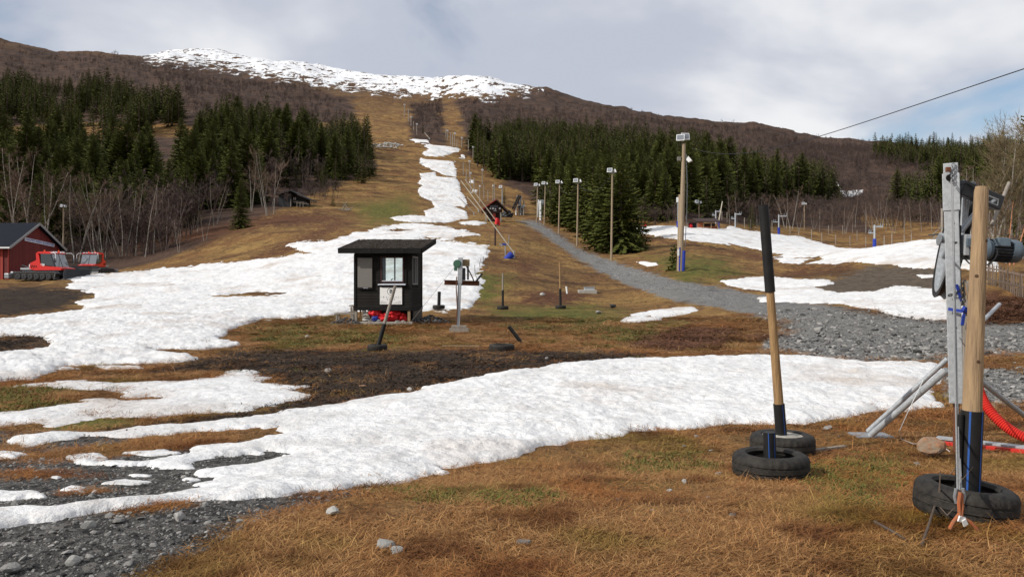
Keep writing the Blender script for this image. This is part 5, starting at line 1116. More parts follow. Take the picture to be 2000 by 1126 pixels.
# back wall with a wide window through which the snow shows
q.box((W_ / 2, Dp, (fz + 1.3) / 2), (W_, 0.05, 1.3 - fz)); q.box((0.35, Dp, 1.95), (0.7, 0.05, 1.3)); q.box((W_ - 0.1, Dp, 1.95), (0.2, 0.05, 1.3)); q.box((W_ / 2, Dp, 2.68), (W_, 0.05, 0.26))
rzf = lambda y_: wz + 0.05 + 0.47 * (y_ + 0.45) / (Dp + 0.9)
q.box((W_ / 2, 0.045, wz + 0.06), (W_, 0.05, 0.14))
for x_ in (0.02, W_ - 0.02): q.add([(x_, 0.0, wz - 0.02), (x_, Dp, wz - 0.02), (x_, Dp, rzf(Dp) + 0.02), (x_, 0.0, rzf(0) + 0.02)], [(0, 1, 2, 3)])
q.box((W_ / 2, Dp, (wz + 0.1 + rzf(Dp)) / 2), (W_, 0.05, rzf(Dp) - wz))
wall = q.build('wall', 'fascia', B)
q = MB(); q.box((W_ - 0.10, (winS[0] + winS[1]) / 2 + 0.1, 2.0), (0.02, 0.6, 1.0)); q.build('tan_panel', 'woodpale', B)  # tan panel added behind the side pane to give it an ochre reflection
wall_boards(0.05, W_ - 0.05, 0.005, fz, wz, [(winF[0] - 0.09, winF[1] + 0.09, winF[2] - 0.10, winF[3] + 0.15)])
wall_boards(0.05, Dp, 0, fz, wz + 0.2, [(winS[0] - 0.07, winS[1] + 0.07, winS[2] - 0.08, winS[3] + 0.1)], 'y', W_ - 0.005)
for x in (0.03, W_ - 0.02):
    q = MB(); q.box((x, -0.005, (fz + wz) / 2), (0.085, 0.05, wz - fz + 0.02)); q.build('corner_board', 'fascia', B)
q = MB(); q.box((W_ + 0.008, Dp - 0.03, (fz + wz) / 2 + 0.1), (0.03, 0.09, wz - fz + 0.2)); q.build('corner_board', 'fascia', B)
q = MB(); q.box((W_ / 2, 0.0, fz - 0.05), (W_ + 0.04, 0.045, 0.13)); q.build('skirt_board', 'fascia', B)
q = MB(); q.box((W_ + 0.01, Dp / 2, fz - 0.07), (0.045, Dp, 0.16)); q.build('skirt_board', 'fascia', B)
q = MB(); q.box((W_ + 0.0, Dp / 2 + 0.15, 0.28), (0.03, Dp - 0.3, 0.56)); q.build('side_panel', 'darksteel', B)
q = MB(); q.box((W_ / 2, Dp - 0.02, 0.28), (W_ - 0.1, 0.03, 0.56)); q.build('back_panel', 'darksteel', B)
# glass: thin panes that let the view through
def glass_mat():
    m = bpy.data.materials.new('window_glass'); m.use_nodes = True; t = m.node_tree; t.nodes.remove(t.nodes['Principled BSDF'])
    tr = t.nodes.new('ShaderNodeBsdfTransparent'); tr.inputs[0].default_value = (0.80, 0.86, 0.85, 1); gl_ = t.nodes.new('ShaderNodeBsdfGlossy'); gl_.inputs['Roughness'].default_value = 0.02
    fr_ = t.nodes.new('ShaderNodeFresnel'); fr_.inputs[0].default_value = 1.6; mx = t.nodes.new('ShaderNodeMixShader'); o = t.nodes['Material Output']
    t.links.new(fr_.outputs[0], mx.inputs[0]); t.links.new(tr.outputs[0], mx.inputs[1]); t.links.new(gl_.outputs[0], mx.inputs[2]); t.links.new(mx.outputs[0], o.inputs[0]); return m
M['glass'] = glass_mat()
def frame(mb, a, b_, c, d, y, t=0.05, dep=0.05):
    mb.box(((a + b_) / 2, y, c + t / 2), (b_ - a, dep, t)); mb.box(((a + b_) / 2, y, d - t / 2), (b_ - a, dep, t))
    mb.box((a + t / 2, y, (c + d) / 2), (t, dep, d - c - 2 * t)); mb.box((b_ - t / 2, y, (c + d) / 2), (t, dep, d - c - 2 * t))
q = MB(); frame(q, winF[0] - 0.02, winF[1] + 0.02, winF[2] - 0.02, winF[3] + 0.02, -0.01, 0.05, 0.07); wf = q.build('window', 'maroon', B)
q = MB(); q.box(((winF[0] + winF[1]) / 2, 0.02, (winF[2] + winF[3]) / 2), (winF[1] - winF[0] - 0.05, 0.006, winF[3] - winF[2] - 0.05)); q.build('pane', 'glass', wf)
q = MB(); q.box(((winF[0] + winF[1]) / 2, -0.012, winF[2] + 0.045), (winF[1] - winF[0] - 0.06, 0.05, 0.03)); q.build('bottom_rail', 'signpale', wf)
q = MB(); q.box(((winF[0] + winF[1]) / 2, -0.075, winF[2] - 0.085), (1.04, 0.14, 0.022), (R(14), 0, 0)); q.build('sill', 'signpale', wf)
for x in (winF[0] - 0.075, winF[1] + 0.085):
    q = MB(); q.box((x, -0.02, 2.0), (0.075, 0.035, 1.15)); q.build('side_casing', 'fascia', wf)
q = MB(); q.box((1.39, -0.02, 2.565), (0.98, 0.035, 0.08)); q.build('top_casing', 'fascia', wf)
# objects seen in the window: a post and a small lamp on the desk
q = MB(); q.box((1.26, 1.2, 2.0), (0.05, 0.05, 1.0)); q.build('inner_post', 'whitepaint', B)
q = MB(); q.box((1.35, 0.3, 1.55), (1.4, 0.4, 0.04)); q.tube([(1.33, 0.3, 1.57), (1.33, 0.3, 1.66), (1.38, 0.3, 1.70)], 0.02, 8); q.build('desk', 'fascia', B)
q = MB()
def sframe(a, b_, c, d, x, t=0.05):
    q.box((x, (a + b_) / 2, c + t / 2), (0.05, b_ - a, t)); q.box((x, (a + b_) / 2, d - t / 2), (0.05, b_ - a, t)); q.box((x, a + t / 2, (c + d) / 2), (0.05, t, d - c - 2 * t)); q.box((x, b_ - t / 2, (c + d) / 2), (0.05, t, d - c - 2 * t)); q.box((x, a + (b_ - a) * 0.6, (c + d) / 2), (0.05, t, d - c - 2 * t))
sframe(winS[0] - 0.02, winS[1] + 0.02, winS[2] - 0.02, winS[3] + 0.02, W_ + 0.012); wsd = q.build('window', 'greytrim', B)
q = MB(); q.box((W_ - 0.02, (winS[0] + winS[1]) / 2, 2.01), (0.006, winS[1] - winS[0] - 0.05, 0.98)); q.build('pane', 'glass', wsd)
# shutter panel
q = MB(); q.box((0.42, -0.055, 1.93), (0.55, 0.05, 1.10)); sh = q.build('grey_panel', 'greypanel', B, bevel=0.006)
q = MB(); q.box((0.42, -0.055, 1.355), (0.57, 0.07, 0.05)); q.build('panel_foot', 'blackpipe', sh); text_part('panel_lettering', 'xxx xxxx', 0.035, 'whitepaint', sh, (0.43, -0.092, 1.355), (R(90), 0, 0)) if False else None
q = MB(); q.box((0.45, -0.093, 1.358), (0.18, 0.004, 0.012)); q.build('panel_mark', 'signpale', sh)
# sign
sg = MB().box((1.40, -0.040, 1.07), (0.83, 0.03, 0.63)).build('sign', 'whitepaint', B); rx = (R(90), 0, 0)
q = MB(); q.lathe([(0.128, 0), (0.140, 0), (0.140, 0.003), (0.128, 0.003)], 40, (1.40, -0.056, 1.23), (0, -1, 0), True); q.build('emblem_ring', 'print', sg)
text_part('emblem_letter', 'B', 0.20, 'print', sg, (1.40, -0.057, 1.23), rx, bold=0.006)
text_part('sign_lettering', '\u2013 R e v s n e s \u2013', 0.085, 'printgrey', sg, (1.40, -0.057, 1.025), rx, 1.35, bold=0.001)
text_part('sign_lettering', 'B Y G G', 0.075, 'printgrey', sg, (1.40, -0.057, 0.945), rx, 1.2, bold=0.001)
for (x, z, wd) in ((1.06, 0.865, 0.11), (1.13, 0.83, 0.26), (1.12, 0.795, 0.24), (1.72, 0.865, 0.11), (1.66, 0.83, 0.24), (1.62, 0.795, 0.32)):
    q = MB(); q.box((x, -0.057, z), (wd, 0.003, 0.010)); q.build('print_line', 'printgrey', sg)
# roof: shed, rising away from the front, edge boards and rows of bark shingles
rx0, rx1, ry0, ry1 = -0.46, W_ + 0.46, -0.45, Dp + 0.45; rz0, rz1 = wz + 0.05, wz + 0.52
def rz_(y): return rz0 + (rz1 - rz0) * (y - ry0) / (ry1 - ry0)
q = MB(); q.add([(rx0, ry0, rz0), (rx1, ry0, rz0), (rx1, ry1, rz1), (rx0, ry1, rz1), (rx0, ry0, rz0 + 0.10), (rx1, ry0, rz0 + 0.10), (rx1, ry1, rz1 + 0.10), (rx0, ry1, rz1 + 0.10)], [(0, 1, 2, 3), (4, 7, 6, 5), (0, 4, 5, 1), (1, 5, 6, 2), (2, 6, 7, 3), (3, 7, 4, 0)]); roof = q.build('roof', 'fascia', B)
fm = MB().box((0, 0, 0), (0.60, 0.03, 0.19)).mesh('fascia_board', 'fascia')
for k in range(5): piece('fascia_board', fm, roof, (rx0 + 0.31 + k * 0.615, ry0 - 0.02, rz0 + 0.06), (0, 0, 0), (1.01, 1, 1))
q = MB(); q.beam((rx1 + 0.018, ry0, rz0 + 0.06), (rx1 + 0.018, ry1, rz1 + 0.06), 0.03, 0.19); q.build('verge_board', 'fascia', roof)
q = MB(); q.beam((rx0 - 0.018, ry0, rz0 + 0.06), (rx0 - 0.018, ry1, rz1 + 0.06), 0.03, 0.19); q.build('verge_board', 'fascia', roof)
rs_ = random.Random(5); q = MB(); an = math.atan2(rz1 - rz0, ry1 - ry0); y = ry0 + 0.02; row = 0
while y < ry1 - 0.05:
    x = rx0 + 0.02 + (0.06 if row % 2 else 0)
    while x < rx1 - 0.06:
        wd = rs_.uniform(0.07, 0.13); q.box((x + wd / 2, y + 0.08, rz_(y + 0.08) + 0.125 + rs_.uniform(0, 0.02)), (wd - 0.01, 0.20, 0.022), (an - R(6) + rs_.uniform(-0.05, 0.05), rs_.uniform(-0.06, 0.06), rs_.uniform(-0.05, 0.05))); x += wd
    y += 0.15; row += 1
shg = q.build('shingles', 'shingle', roof); tag(shg, kind='stuff')
for k in range(5):
    q = MB(); x = rx0 + 0.5 + 0.52 * k; q.tube([(x, ry0 + 0.45, rz_(ry0 + 0.45) + 0.12), (x, ry0 + 0.40, rz_(ry0 + 0.45) + 0.25), (x, ry0 + 0.28, rz_(ry0 + 0.28) + 0.13)], 0.008, 6); q.build('snow_hook', 'darksteel', roof)
# posts and base
for (x, y, m, w2) in ((0.05, 0.06, 'woodgrey', 0.09), (0.20, 0.12, 'wood', 0.05), (W_ - 0.10, 0.06, 'woodpale', 0.095), (0.05, Dp - 0.1, 'woodgrey', 0.09), (W_ - 0.1, Dp - 0.1, 'woodgrey', 0.09)):
    q = MB(); q.box((x, y, fz / 2 - 0.04), (w2, w2, fz)); q.build('post', m, B)
q = MB(); q.box((W_ / 2, -0.05, 0.02), (W_ + 0.12, 0.20, 0.17)); q.build('base_beam', 'concrete', B, bevel=0.015)

def bxy(x, y, z=0.0):
    c, s = math.cos(R(-4.5)), math.sin(R(-4.5)); return Vector((bx0 + c * x - s * y, 30.0 + s * x + c * y, bz + z))
def bundle(name, label, cat, m, c, size, seed, sub=4, amp=0.34):
    bm = bmesh.new(); bmesh.ops.create_icosphere(bm, subdivisions=sub, radius=1.0); r = random.Random(seed); ph = [(Vector((r.gauss(0, 1), r.gauss(0, 1), r.gauss(0, 1))) * 2.4, r.random() * 6) for _ in range(7)]
    for v_ in bm.verts:
        a = 1 + amp * sum(abs(math.sin(v_.co.dot(d_) + p_)) - 0.6 for d_, p_ in ph) / 2.4; a += 0.30 * amp * sum(math.sin(v_.co.dot(d_) * 3.1 + p_ * 2) for d_, p_ in ph[:4]); v_.co = Vector((v_.co.x * size[0], v_.co.y * size[1], v_.co.z * size[2])) * a
    me = bpy.data.meshes.new(name); bm.to_mesh(me); bm.free(); me.materials.append(M[m]); me.polygons.foreach_set('use_smooth', [True] * len(me.polygons))
    o = bpy.data.objects.new(name, me); COL.objects.link(o); o.location = c; return tag(o, label, cat)
bundle('padding_bundle', 'bright red crumpled padding under the booth, left bundle', 'padding', 'redtarp', bxy(0.74, 0.22, 0.40), (0.22, 0.22, 0.17), 1)
bundle('padding_bundle', 'dark pink crumpled padding under the booth, lowest bundle', 'padding', 'redtarp', bxy(1.10, 0.18, 0.24), (0.26, 0.22, 0.15), 2)
bundle('padding_bundle', 'red crumpled padding under the booth behind the leaning pole', 'padding', 'redtarp', bxy(1.42, 0.28, 0.36), (0.27, 0.26, 0.20), 3)
bundle('padding_bundle', 'small red crumpled padding under the booth near the right post', 'padding', 'redtarp', bxy(1.76, 0.34, 0.26), (0.14, 0.18, 0.16), 4)
bundle('blue_bag', 'small dark blue bag under the left red padding', 'bag', 'bluetarp', bxy(0.80, 0.02, 0.23), (0.13, 0.12, 0.09), 5)
for k, (x, z, s) in enumerate(((0.42, 0.17, 0.16), (0.44, 0.26, 0.15), (0.42, 0.35, 0.13), (0.40, 0.43, 0.11))):
    o = bpy.data.objects.new('slab_stone', stone_mesh(120 + k, 'palestone', 2, 0.32)); COL.objects.link(o); o.location = bxy(x, 0.10, z); o.scale = (s * 1.2, s, s); o.rotation_euler = (0, 0, k); tag(o, ['lowest flat stone in the little stack under the booth', 'second flat stone in the little stack under the booth', 'third flat stone in the little stack under the booth', 'topmost flat stone in the little stack under the booth'][k], 'stone')
for k, (x, y, s) in enumerate(((0.62, -0.02, 0.12), (0.95, -0.05, 0.10), (1.62, -0.06, 0.11), (1.85, -0.02, 0.09), (1.2, -0.1, 0.08))):
    o = bpy.data.objects.new('stone', stone_mesh(140 + k, 'stone', 2, 0.6)); COL.objects.link(o); o.location = bxy(x, y, 0.13); o.scale = (s,) * 3; tag(o, 'grey stone lying on the base beam of the booth', 'stone', 'stones on the base beam of the booth')
for k, (a, b_, lb) in enumerate((((0.50, -0.16, 0.02), (0.75, -0.05, 0.32), 'thin grey stick leaning against the base of the booth'), ((0.78, -0.30, 0.02), (0.62, -0.06, 0.15), 'short grey board leaning on the base beam of the booth'))):
    pa, pb_ = bxy(*a), bxy(*b_); t = thing('leaning_stick', lb, 'stick', pa); q = MB(); q.beam((0, 0, 0), pb_ - pa, 0.03 if k == 0 else 0.16, 0.02); q.build('stick', 'woodgrey', t)
# benches left of the booth
for lb, x, y, h, L in (('low weathered plank bench left of the booth', -0.42, 0.35, 0.42, 0.78), ('higher weathered plank bench behind the low bench', -0.22, 1.35, 0.62, 0.62)):
    c = bxy(x, y); c.z = H(c.x, c.y); t = thing('plank_bench', lb, 'bench', c, R(-4.5))
    for k in range(2): q = MB(); q.box((0, -0.11 + 0.22 * k, h), (L, 0.20, 0.05)); q.build('seat_plank', 'woodgrey', t)
    for sx in (-1, 1):
        for sy in (-1, 1): q = MB(); q.box((sx * (L / 2 - 0.08), sy * 0.16, h / 2 - 0.04), (0.06, 0.06, h)); q.build('leg', 'woodgrey', t)
# low heap of dark stones left of the booth
c0 = bxy(-0.25, -0.15); pile = thing('stone_mound', 'mound of dark grey stones left of the booth', 'stone heap', c0); rp = random.Random(8); sm2 = [stone_mesh(230 + k, 'darkstone', 1, 0.5) for k in range(4)]
for i in range(160):
    a = rp.random() * 6.28; qq = math.sqrt(rp.random()); s = rp.uniform(0.03, 0.07); piece('stone', sm2[i % 4], pile, (0.62 * qq * math.cos(a), 0.45 * qq * math.sin(a), 0.26 * (1 - qq) + 0.02), (0, 0, a * 3), (s,) * 3)
c0 = bxy(2.75, 0.7); c0.z = H(c0.x, c0.y); pile = thing('stone_mound', 'low spread of dark stones in the shade right of the booth', 'stone heap', c0)
for i in range(200):
    a = rp.random() * 6.28; qq = math.sqrt(rp.random()); s = rp.uniform(0.03, 0.08); piece('stone', sm2[i % 4], pile, (0.75 * qq * math.cos(a), 0.7 * qq * math.sin(a), 0.28 * (1 - qq) + 0.02), (0, 0, a * 3), (s,) * 3)

# ------------------------------------------------------------------ lift drive beside the booth
g = G(897, 650); Lt = thing('rope_lift_drive', 'grey steel lift post with red beam, green motor and wooden footing', 'lift post', g); d = g.y
def LP(u, v, dd=0.0): return P(u, v, d + dd) - g
q = MB(); q.box(LP(897, 646, 0) + Vector((0, 0, 0.03)), (0.64, 0.16, 0.14)); q.build('footing_beam', 'woodgrey', Lt, bevel=0.01)
q = MB(); q.box(LP(897, 637, 0.12), (0.50, 0.30, 0.07)); q.build('footing_beam', 'woodgrey', Lt, bevel=0.01)
for u in (888, 904): q = MB(); q.box(LP(u, 651, 0.05), (0.08, 0.2, 0.2)); q.build('footing_block', 'concrete', Lt)
q = MB(); q.beam(LP(894.5, 637, 0.1), LP(898.0, 548, 0.1), 0.115, 0.115, (0, 1, 0)); q.build('post', 'galv', Lt, bevel=0.006)
q = MB(); q.beam(LP(898.2, 553, 0.1), LP(899.5, 503, 0.1), 0.150, 0.145, (0, 1, 0)); q.build('post_head', 'galv', Lt, bevel=0.006)
q = MB(); bl, br_ = LP(868, 547, 0.3), LP(936, 549, 0.6); q.beam(bl, br_, 0.16, 0.02); q.beam(bl + Vector((0, 0, -0.07)), br_ + Vector((0, 0, -0.07)), 0.02, 0.15); q.beam(bl + Vector((0, 0, -0.145)), br_ + Vector((0, 0, -0.145)), 0.16, 0.02); q.build('red_beam', 'rust', Lt)
q = MB(); q.lathe([(0, 0), (0.12, 0), (0.14, 0.04), (0.14, 0.16), (0.10, 0.2), (0, 0.2)], 18, LP(892.5, 515, 0.0) , (0.15, 1, 0)); q.box(LP(890, 525, 0.08), (0.10, 0.14, 0.12)); q.build('green_motor', 'green', Lt, True)
q = MB(); q.box(LP(910, 513, 0.32), (0.24, 0.24, 0.23)); q.build('control_box', 'khaki', Lt, bevel=0.01)
q = MB(); q.box(LP(906, 535, 0.2), (0.10, 0.14, 0.42)); q.box(LP(903, 527, 0.16), (0.15, 0.10, 0.08)); q.box(LP(914, 533, 0.3), (0.06, 0.06, 0.45)); q.build('drive_frame', 'darksteel', Lt)
q = MB(); q.tube([LP(911, 520, 0.3), LP(917, 530, 0.3), LP(923, 542, 0.3), LP(926, 550, 0.3)], 0.02, 8); q.tube([LP(927, 517, 0.3), LP(928, 535, 0.3), LP(935, 552, 0.4), LP(945, 560, 0.5)], 0.008, 6); q.build('hose', 'cable', Lt, True)
q = MB(); q.beam(LP(930, 549, 0.5), LP(942, 534, 0.7), 0.05, 0.05); q.build('beam_end_strut', 'darksteel', Lt)
q = MB(); q.tube([LP(892, 540, 0.02), LP(891, 560, 0.02), LP(893, 600, 0.02), LP(891, 634, 0.02)], 0.018, 8); q.build('red_cable', 'rust', Lt, True)
q = MB(); q.tube([LP(888, 521, 0.0), bxy(2.2, -0.3, 0.12) - g], 0.006, 6); q.build('stay_wire', 'rope', Lt, True)

# ------------------------------------------------------------------ lamp poles
def lamp_head(parent, c, yaw, pitch, s):
    q = MB(); m = Euler((pitch, 0, yaw)).to_matrix()
    def tp(p): return Vector(c) + m @ (Vector(p) * s)
    a = [(-0.5, -0.25, -0.4), (0.5, -0.25, -0.4), (0.5, -0.25, 0.4), (-0.5, -0.25, 0.4), (-0.32, 0.3, -0.25), (0.32, 0.3, -0.25), (0.32, 0.3, 0.25), (-0.32, 0.3, 0.25)]
    q.add([tp(p) for p in a], [(0, 1, 2, 3), (4, 7, 6, 5), (0, 4, 5, 1), (1, 5, 6, 2), (2, 6, 7, 3), (3, 7, 4, 0)]); h = q.build('lamp_head', 'lampwhite', parent)
    q = MB(); q.add([tp(p) for p in ((-0.42, -0.27, -0.32), (0.42, -0.27, -0.32), (0.42, -0.27, 0.32), (-0.42, -0.27, 0.32))], [(0, 1, 2, 3)]); q.build('lens', 'glasspale', h)
def lamp_pole(label, u, vb, vt, r=0.13, two=True, hs=0.55, lean=0.0, m='polewood', group=None, base=None):
    g = base or G(u, vb); tp = P(u + lean, vt, g.y) - g; t = thing('lamp_pole', label, 'lamp pole', g, 0, group)
    r = max(r, g.y * 0.00085); q = MB(); q.tube([(0, 0, -0.3), tp * 0.5, tp], [r, r * 0.85, r * 0.68], 10); q.build('pole', m, t, True)
    q = MB(); q.beam(tp + Vector((-hs * 0.6, 0, 0.02)), tp + Vector((hs * 0.6, 0, 0.02)), 0.07, 0.07); q.build('bracket', 'steel', t)
    lamp_head(t, tp + Vector((-hs * 0.45, -0.1, hs * 0.45)), R(-25), R(-18), hs)
    if two: lamp_head(t, tp + Vector((hs * 0.5, 0.0, hs * 0.40)), R(75), R(-25), hs * 0.8)
    return t
lps = [(1194, 507, 338, 'nearest tall floodlight pole beside the big spruces'), (1127, 480, 357, 'second floodlight pole up the gravel road'), (1091, 457, 359, 'third floodlight pole up the gravel road'), (1063, 439, 361, 'fourth floodlight pole up the gravel road'), (1048, 434, 364, 'farthest floodlight pole at the bend of the gravel road')]
tops = []
for k, (u, vb, vt, lb) in enumerate(lps):
    t = lamp_pole(lb, u, vb, vt, hs=0.6 + 0.05 * k, lean=2); g = t.location; tops.append(P(u + 2, vt + 4, g.y))
for k, (a, b_) in enumerate(zip(tops[:-1], tops[1:])):
    t = thing('sagging_wire', ['sagging wire between the first and second floodlight pole', 'sagging wire between the second and third floodlight pole', 'sagging wire between the third and fourth floodlight pole', 'sagging wire between the fourth and farthest floodlight pole'][k], 'wire', a); q = MB(); q.tube([a.lerp(b_, s) - a + Vector((0, 0, -1.3 * math.sin(math.pi * s))) for s in np.linspace(0, 1, 13)], 0.03, 4); q.build('wire', 'cable', t)
lamp_pole('lamp pole behind the red vehicles', 124, 505, 405, 0.11, True, 0.5)
lamp_pole('twin lamp pole on the ridge behind the red shelter', 1365, 427, 398, 0.10, True, 0.9)
lamp_pole('lamp pole among the bare birches right of the black sleeve', 1571, 449, 400, 0.12, True, 0.8)
lamp_pole('grey lamp pole right of the red-roofed hut', 981, 405, 368, 0.13, False, 0.9, m='steel')
# double pole with blue padding
g = G(1327, 530); dd = g.y; dpp = thing('double_lamp_pole', 'pair of tall wooden poles with blue padded feet and white floodlight', 'lamp pole', g)
tp = P(1336, 280, dd) - g; q = MB(); q.tube([(0.06, 0, -0.3), along((0.06, 0, 0), tp, 0.5), tp], [0.21, 0.185, 0.13], 14); q.build('pole', 'polewood', dpp, True)
t2 = P(1329, 380, dd + 0.3) - g; q = MB(); q.tube([P(1326, 545, dd + 0.3) - g, t2], [0.19, 0.15], 14); q.build('pole', 'polewood', dpp, True)
q = MB(); q.tube([P(1334, 529, dd - 0.12) - g, P(1336, 489, dd - 0.12) - g], 0.13, 14); q.build('blue_pad', 'bluetarp', dpp, True)
q = MB(); q.tube([P(1327, 529, dd - 0.15) - g, P(1328, 483, dd - 0.15) - g], 0.06, 12); q.build('blue_pad', 'bluetarp', dpp, True)
q = MB(); q.box(P(1325, 493, dd - 0.2) - g, (0.12, 0.1, 0.5)); q.build('white_box', 'lampwhite', dpp)
q = MB(); q.tube([P(1340, 300, dd) - g, P(1342, 360, dd) - g, P(1341, 420, dd) - g, P(1338, 480, dd) - g], 0.03, 6); q.build('conduit', 'steel', dpp, True)
lamp_head(dpp, tp + Vector((-0.28, -0.1, 0.38)), R(-20), R(-15), 0.62); lamp_head(dpp, tp + Vector((0.05, 0, 0.48)), R(10), R(-15), 0.66); lamp_head(dpp, P(1346, 312, dd) - g, R(70), R(-40), 0.55)
q = MB(); q.box(P(1326, 310, dd) - g, (0.25, 0.2, 0.3)); q.build('junction_box', 'greypanel', dpp)
g = G(1325, 447); t = thing('sign_post', 'slim post with small grey box and blue pad left of the double pole', 'post', P(1324, 444, 150)); b0 = t.location
q = MB(); q.tube([(0, 0, 0), P(1324, 385, 150) - b0], 0.12, 8); q.build('post', 'steel', t); q = MB(); q.box(P(1325, 390, 150) - b0, (0.7, 0.4, 0.9)); q.build('box', 'lampwhite', t); q = MB(); q.tube([(0, 0, 0), P(1324, 432, 150) - b0], 0.25, 10); q.build('blue_pad', 'bluetarp', t)

# ------------------------------------------------------------------ slope poles and snow lances
SL = [(798, 237, 212), (803, 245, 229), (808, 254, 237), (814, 263, 243), (871, 270, 250), (874, 273, 256), (884, 288, 262), (888, 286, 261), (893, 289, 273), (902, 288, 270), (915, 294, 272), (924, 311, 288), (905, 341, 317), (917, 346, 316), (911, 358, 331), (919, 374, 339), (926, 377, 347), (942, 360, 333), (945, 388, 361), (937, 396, 365), (953, 392, 371), (963, 394, 364), (966, 392, 357), (790, 228, 205), (880, 283, 258)]
for k, (u, vb, vt) in enumerate(SL):
    g = G(u, vb); tp = P(u, vt, g.y) - g; t = thing('slope_pole', 'thin grey pole with lamp beside the upper ski slope' if k % 2 else 'thin grey bare pole beside the upper ski slope', 'pole', g, 0, 'lamp poles beside the upper ski slope' if k % 2 else 'bare poles beside the upper ski slope')
    q = MB(); r = max(0.10, g.y * 0.0006); q.tube([(0, 0, -0.2), tp], [r, r * 0.8], 6); q.build('pole', 'woodgrey', t)
    if k % 2: q = MB(); q.box(tp + Vector((0.1, -0.1, 0.2)), (max(0.5, g.y * 0.0022), 0.4, max(0.4, g.y * 0.0018)), (0.2, 0.1, 0.3)); q.build('lamp_head', 'lampwhite', t)
def lance(label, a, b_, r, m='galv', pad=None, base_d=None):
    g = G(*a); e = P(b_[0], b_[1], g.y + (base_d or 0)) - g; t = thing('snow_lance', label, 'snow lance', g); q = MB(); q.tube([(0, 0, 0.5), e], [r, r * 0.7], 8); q.build('pipe', m, t, True)
    q = MB(); q.tube([(0, 0, -0.1), (0, 0, 0.7)], r * 1.5, 8); q.build('stand', 'steel', t, True); return t, g
t, g = lance('long pale snow lance slanting up left from the blue padded roll', (1004, 505), (900, 352), 0.05, 'lance')
q = MB(); a, b_ = P(981, 514, g.y - 0.5) - g, P(1001, 495, g.y - 0.5) - g; q.tube([a, a.lerp(b_, 0.06), a.lerp(b_, 0.9), b_], [0.20, 0.27, 0.31, 0.24], 16); q.build('blue_pad', 'bluetarp', t, True)
t, g = lance('slanting snow lance with red padded foot in front of the hut', (972, 440), (908, 350), 0.08, 'lance')
q = MB(); q.tube([(-0.2, -0.2, 0.2), (-0.05, -0.2, 1.3)], [0.35, 0.3], 12); q.tube([(0.35, -0.2, -0.3), (0.2, -0.2, 1.0)], [0.16, 0.16], 10); q.build('red_pad', 'redtarp', t, True)
t, g = lance('short slanting snow lance beside the stepped snow strip', (935, 414), (912, 384), 0.13, 'lance')
t, g = lance('slim snow lance lying along the edge of the stepped snow strip', (926, 420), (896, 385), 0.09, 'woodgrey')
t, g = lance('tiny slanting lance high up beside the birch gap', (839, 272), (829, 259), 0.22, 'lance')
t, g = lance('slanting snow lance behind the red shelter', (1403, 442), (1411, 393), 0.15, 'lance')
t, g = lance('slanting white snow lance in the birch wood on the right hillside', (1642, 372), (1634, 355), 0.30, 'whitepaint')
# hydrant with cradle near the first lance
g = G(987, 500); t = thing('snow_hydrant', 'small grey hydrant frame with blue flap behind the blue padded roll', 'hydrant', g); q = MB(); q.tube([(0, 0, 0), (0, 0, 0.9)], 0.05, 8); q.tube([(-0.35, 0, 1.0), (0.3, 0, 1.0)], 0.05, 8); q.tube([(-0.5, 0, 1.15), (-0.3, 0, 0.9)], 0.06, 8); q.tube([(0.25, 0, 1.0), (0.35, 0, 1.9)], 0.03, 8); q.build('frame', 'steel', t, True); q = MB(); q.box((-0.1, 0, 1.08), (0.36, 0.12, 0.14), (0, 0.2, 0)); q.build('flap', 'bluetarp', t)
g = G(967, 480); t = thing('dark_post', 'dark timber post below the red-padded snow lance', 'post', g); q = MB(); q.tube([(0, 0, -0.2), P(967, 440, g.y) - g], 0.09, 8); q.build('post', 'brownboard', t, True)

# ------------------------------------------------------------------ red-roofed hut, lift station, lift tower
g = G(965, 433); hd = g.y; U1 = hd / F
t = thing('ski_hut', 'dark brown gabled hut with reddish roof at the slope foot', 'hut', g)
def HP(u, v, dd=0.0): return P(u, v, hd + dd) - g
q = MB(); z0 = HP(948, 415).z
q.prism([(HP(948, 415).x, HP(948, 416).z), (HP(980, 415).x, HP(980, 416).z), (HP(980, 407).x, HP(980, 407).z), (HP(969, 395).x, HP(969, 395).z), (HP(948, 407).x, HP(948, 407).z)], 0, 6.0); q.build('upper_wall', 'brownboard', t)
q = MB(); q.box(((HP(953, 425).x + HP(977, 425).x) / 2, 3.2, HP(960, 424).z), (24 * U1, 5.0, 20 * U1)); q.build('lower_wall', 'brownboard', t)
for a, b_, c, m in (((940, 412), (969.5, 391.5), 'left', 'redroof'), ((969.5, 391.5), (992, 414), 'right', 'redroof')):
    p0, p1 = HP(*a), HP(*b_); q = MB(); nv_ = Vector((-(p1.z - p0.z), 0, p1.x - p0.x)).normalized() * 0.22
    q.add([p0 + Vector((0, -1.2, 0)), p1 + Vector((0, -1.2, 0)), p1 + Vector((0, 7, 0)), p0 + Vector((0, 7, 0)), p0 + nv_ + Vector((0, -1.2, 0)), p1 + nv_ + Vector((0, -1.2, 0)), p1 + nv_ + Vector((0, 7, 0)), p0 + nv_ + Vector((0, 7, 0))], [(0, 1, 2, 3), (4, 7, 6, 5), (0, 4, 5, 1), (1, 5, 6, 2), (2, 6, 7, 3), (3, 7, 4, 0)]); q.build('roof_slope', m if c == 'left' else 'brownboard', t)
for u in (949, 978): q = MB(); q.box(HP(u, 424, -0.1), (0.28, 0.28, 18 * U1)); q.build('post', 'woodgrey', t)
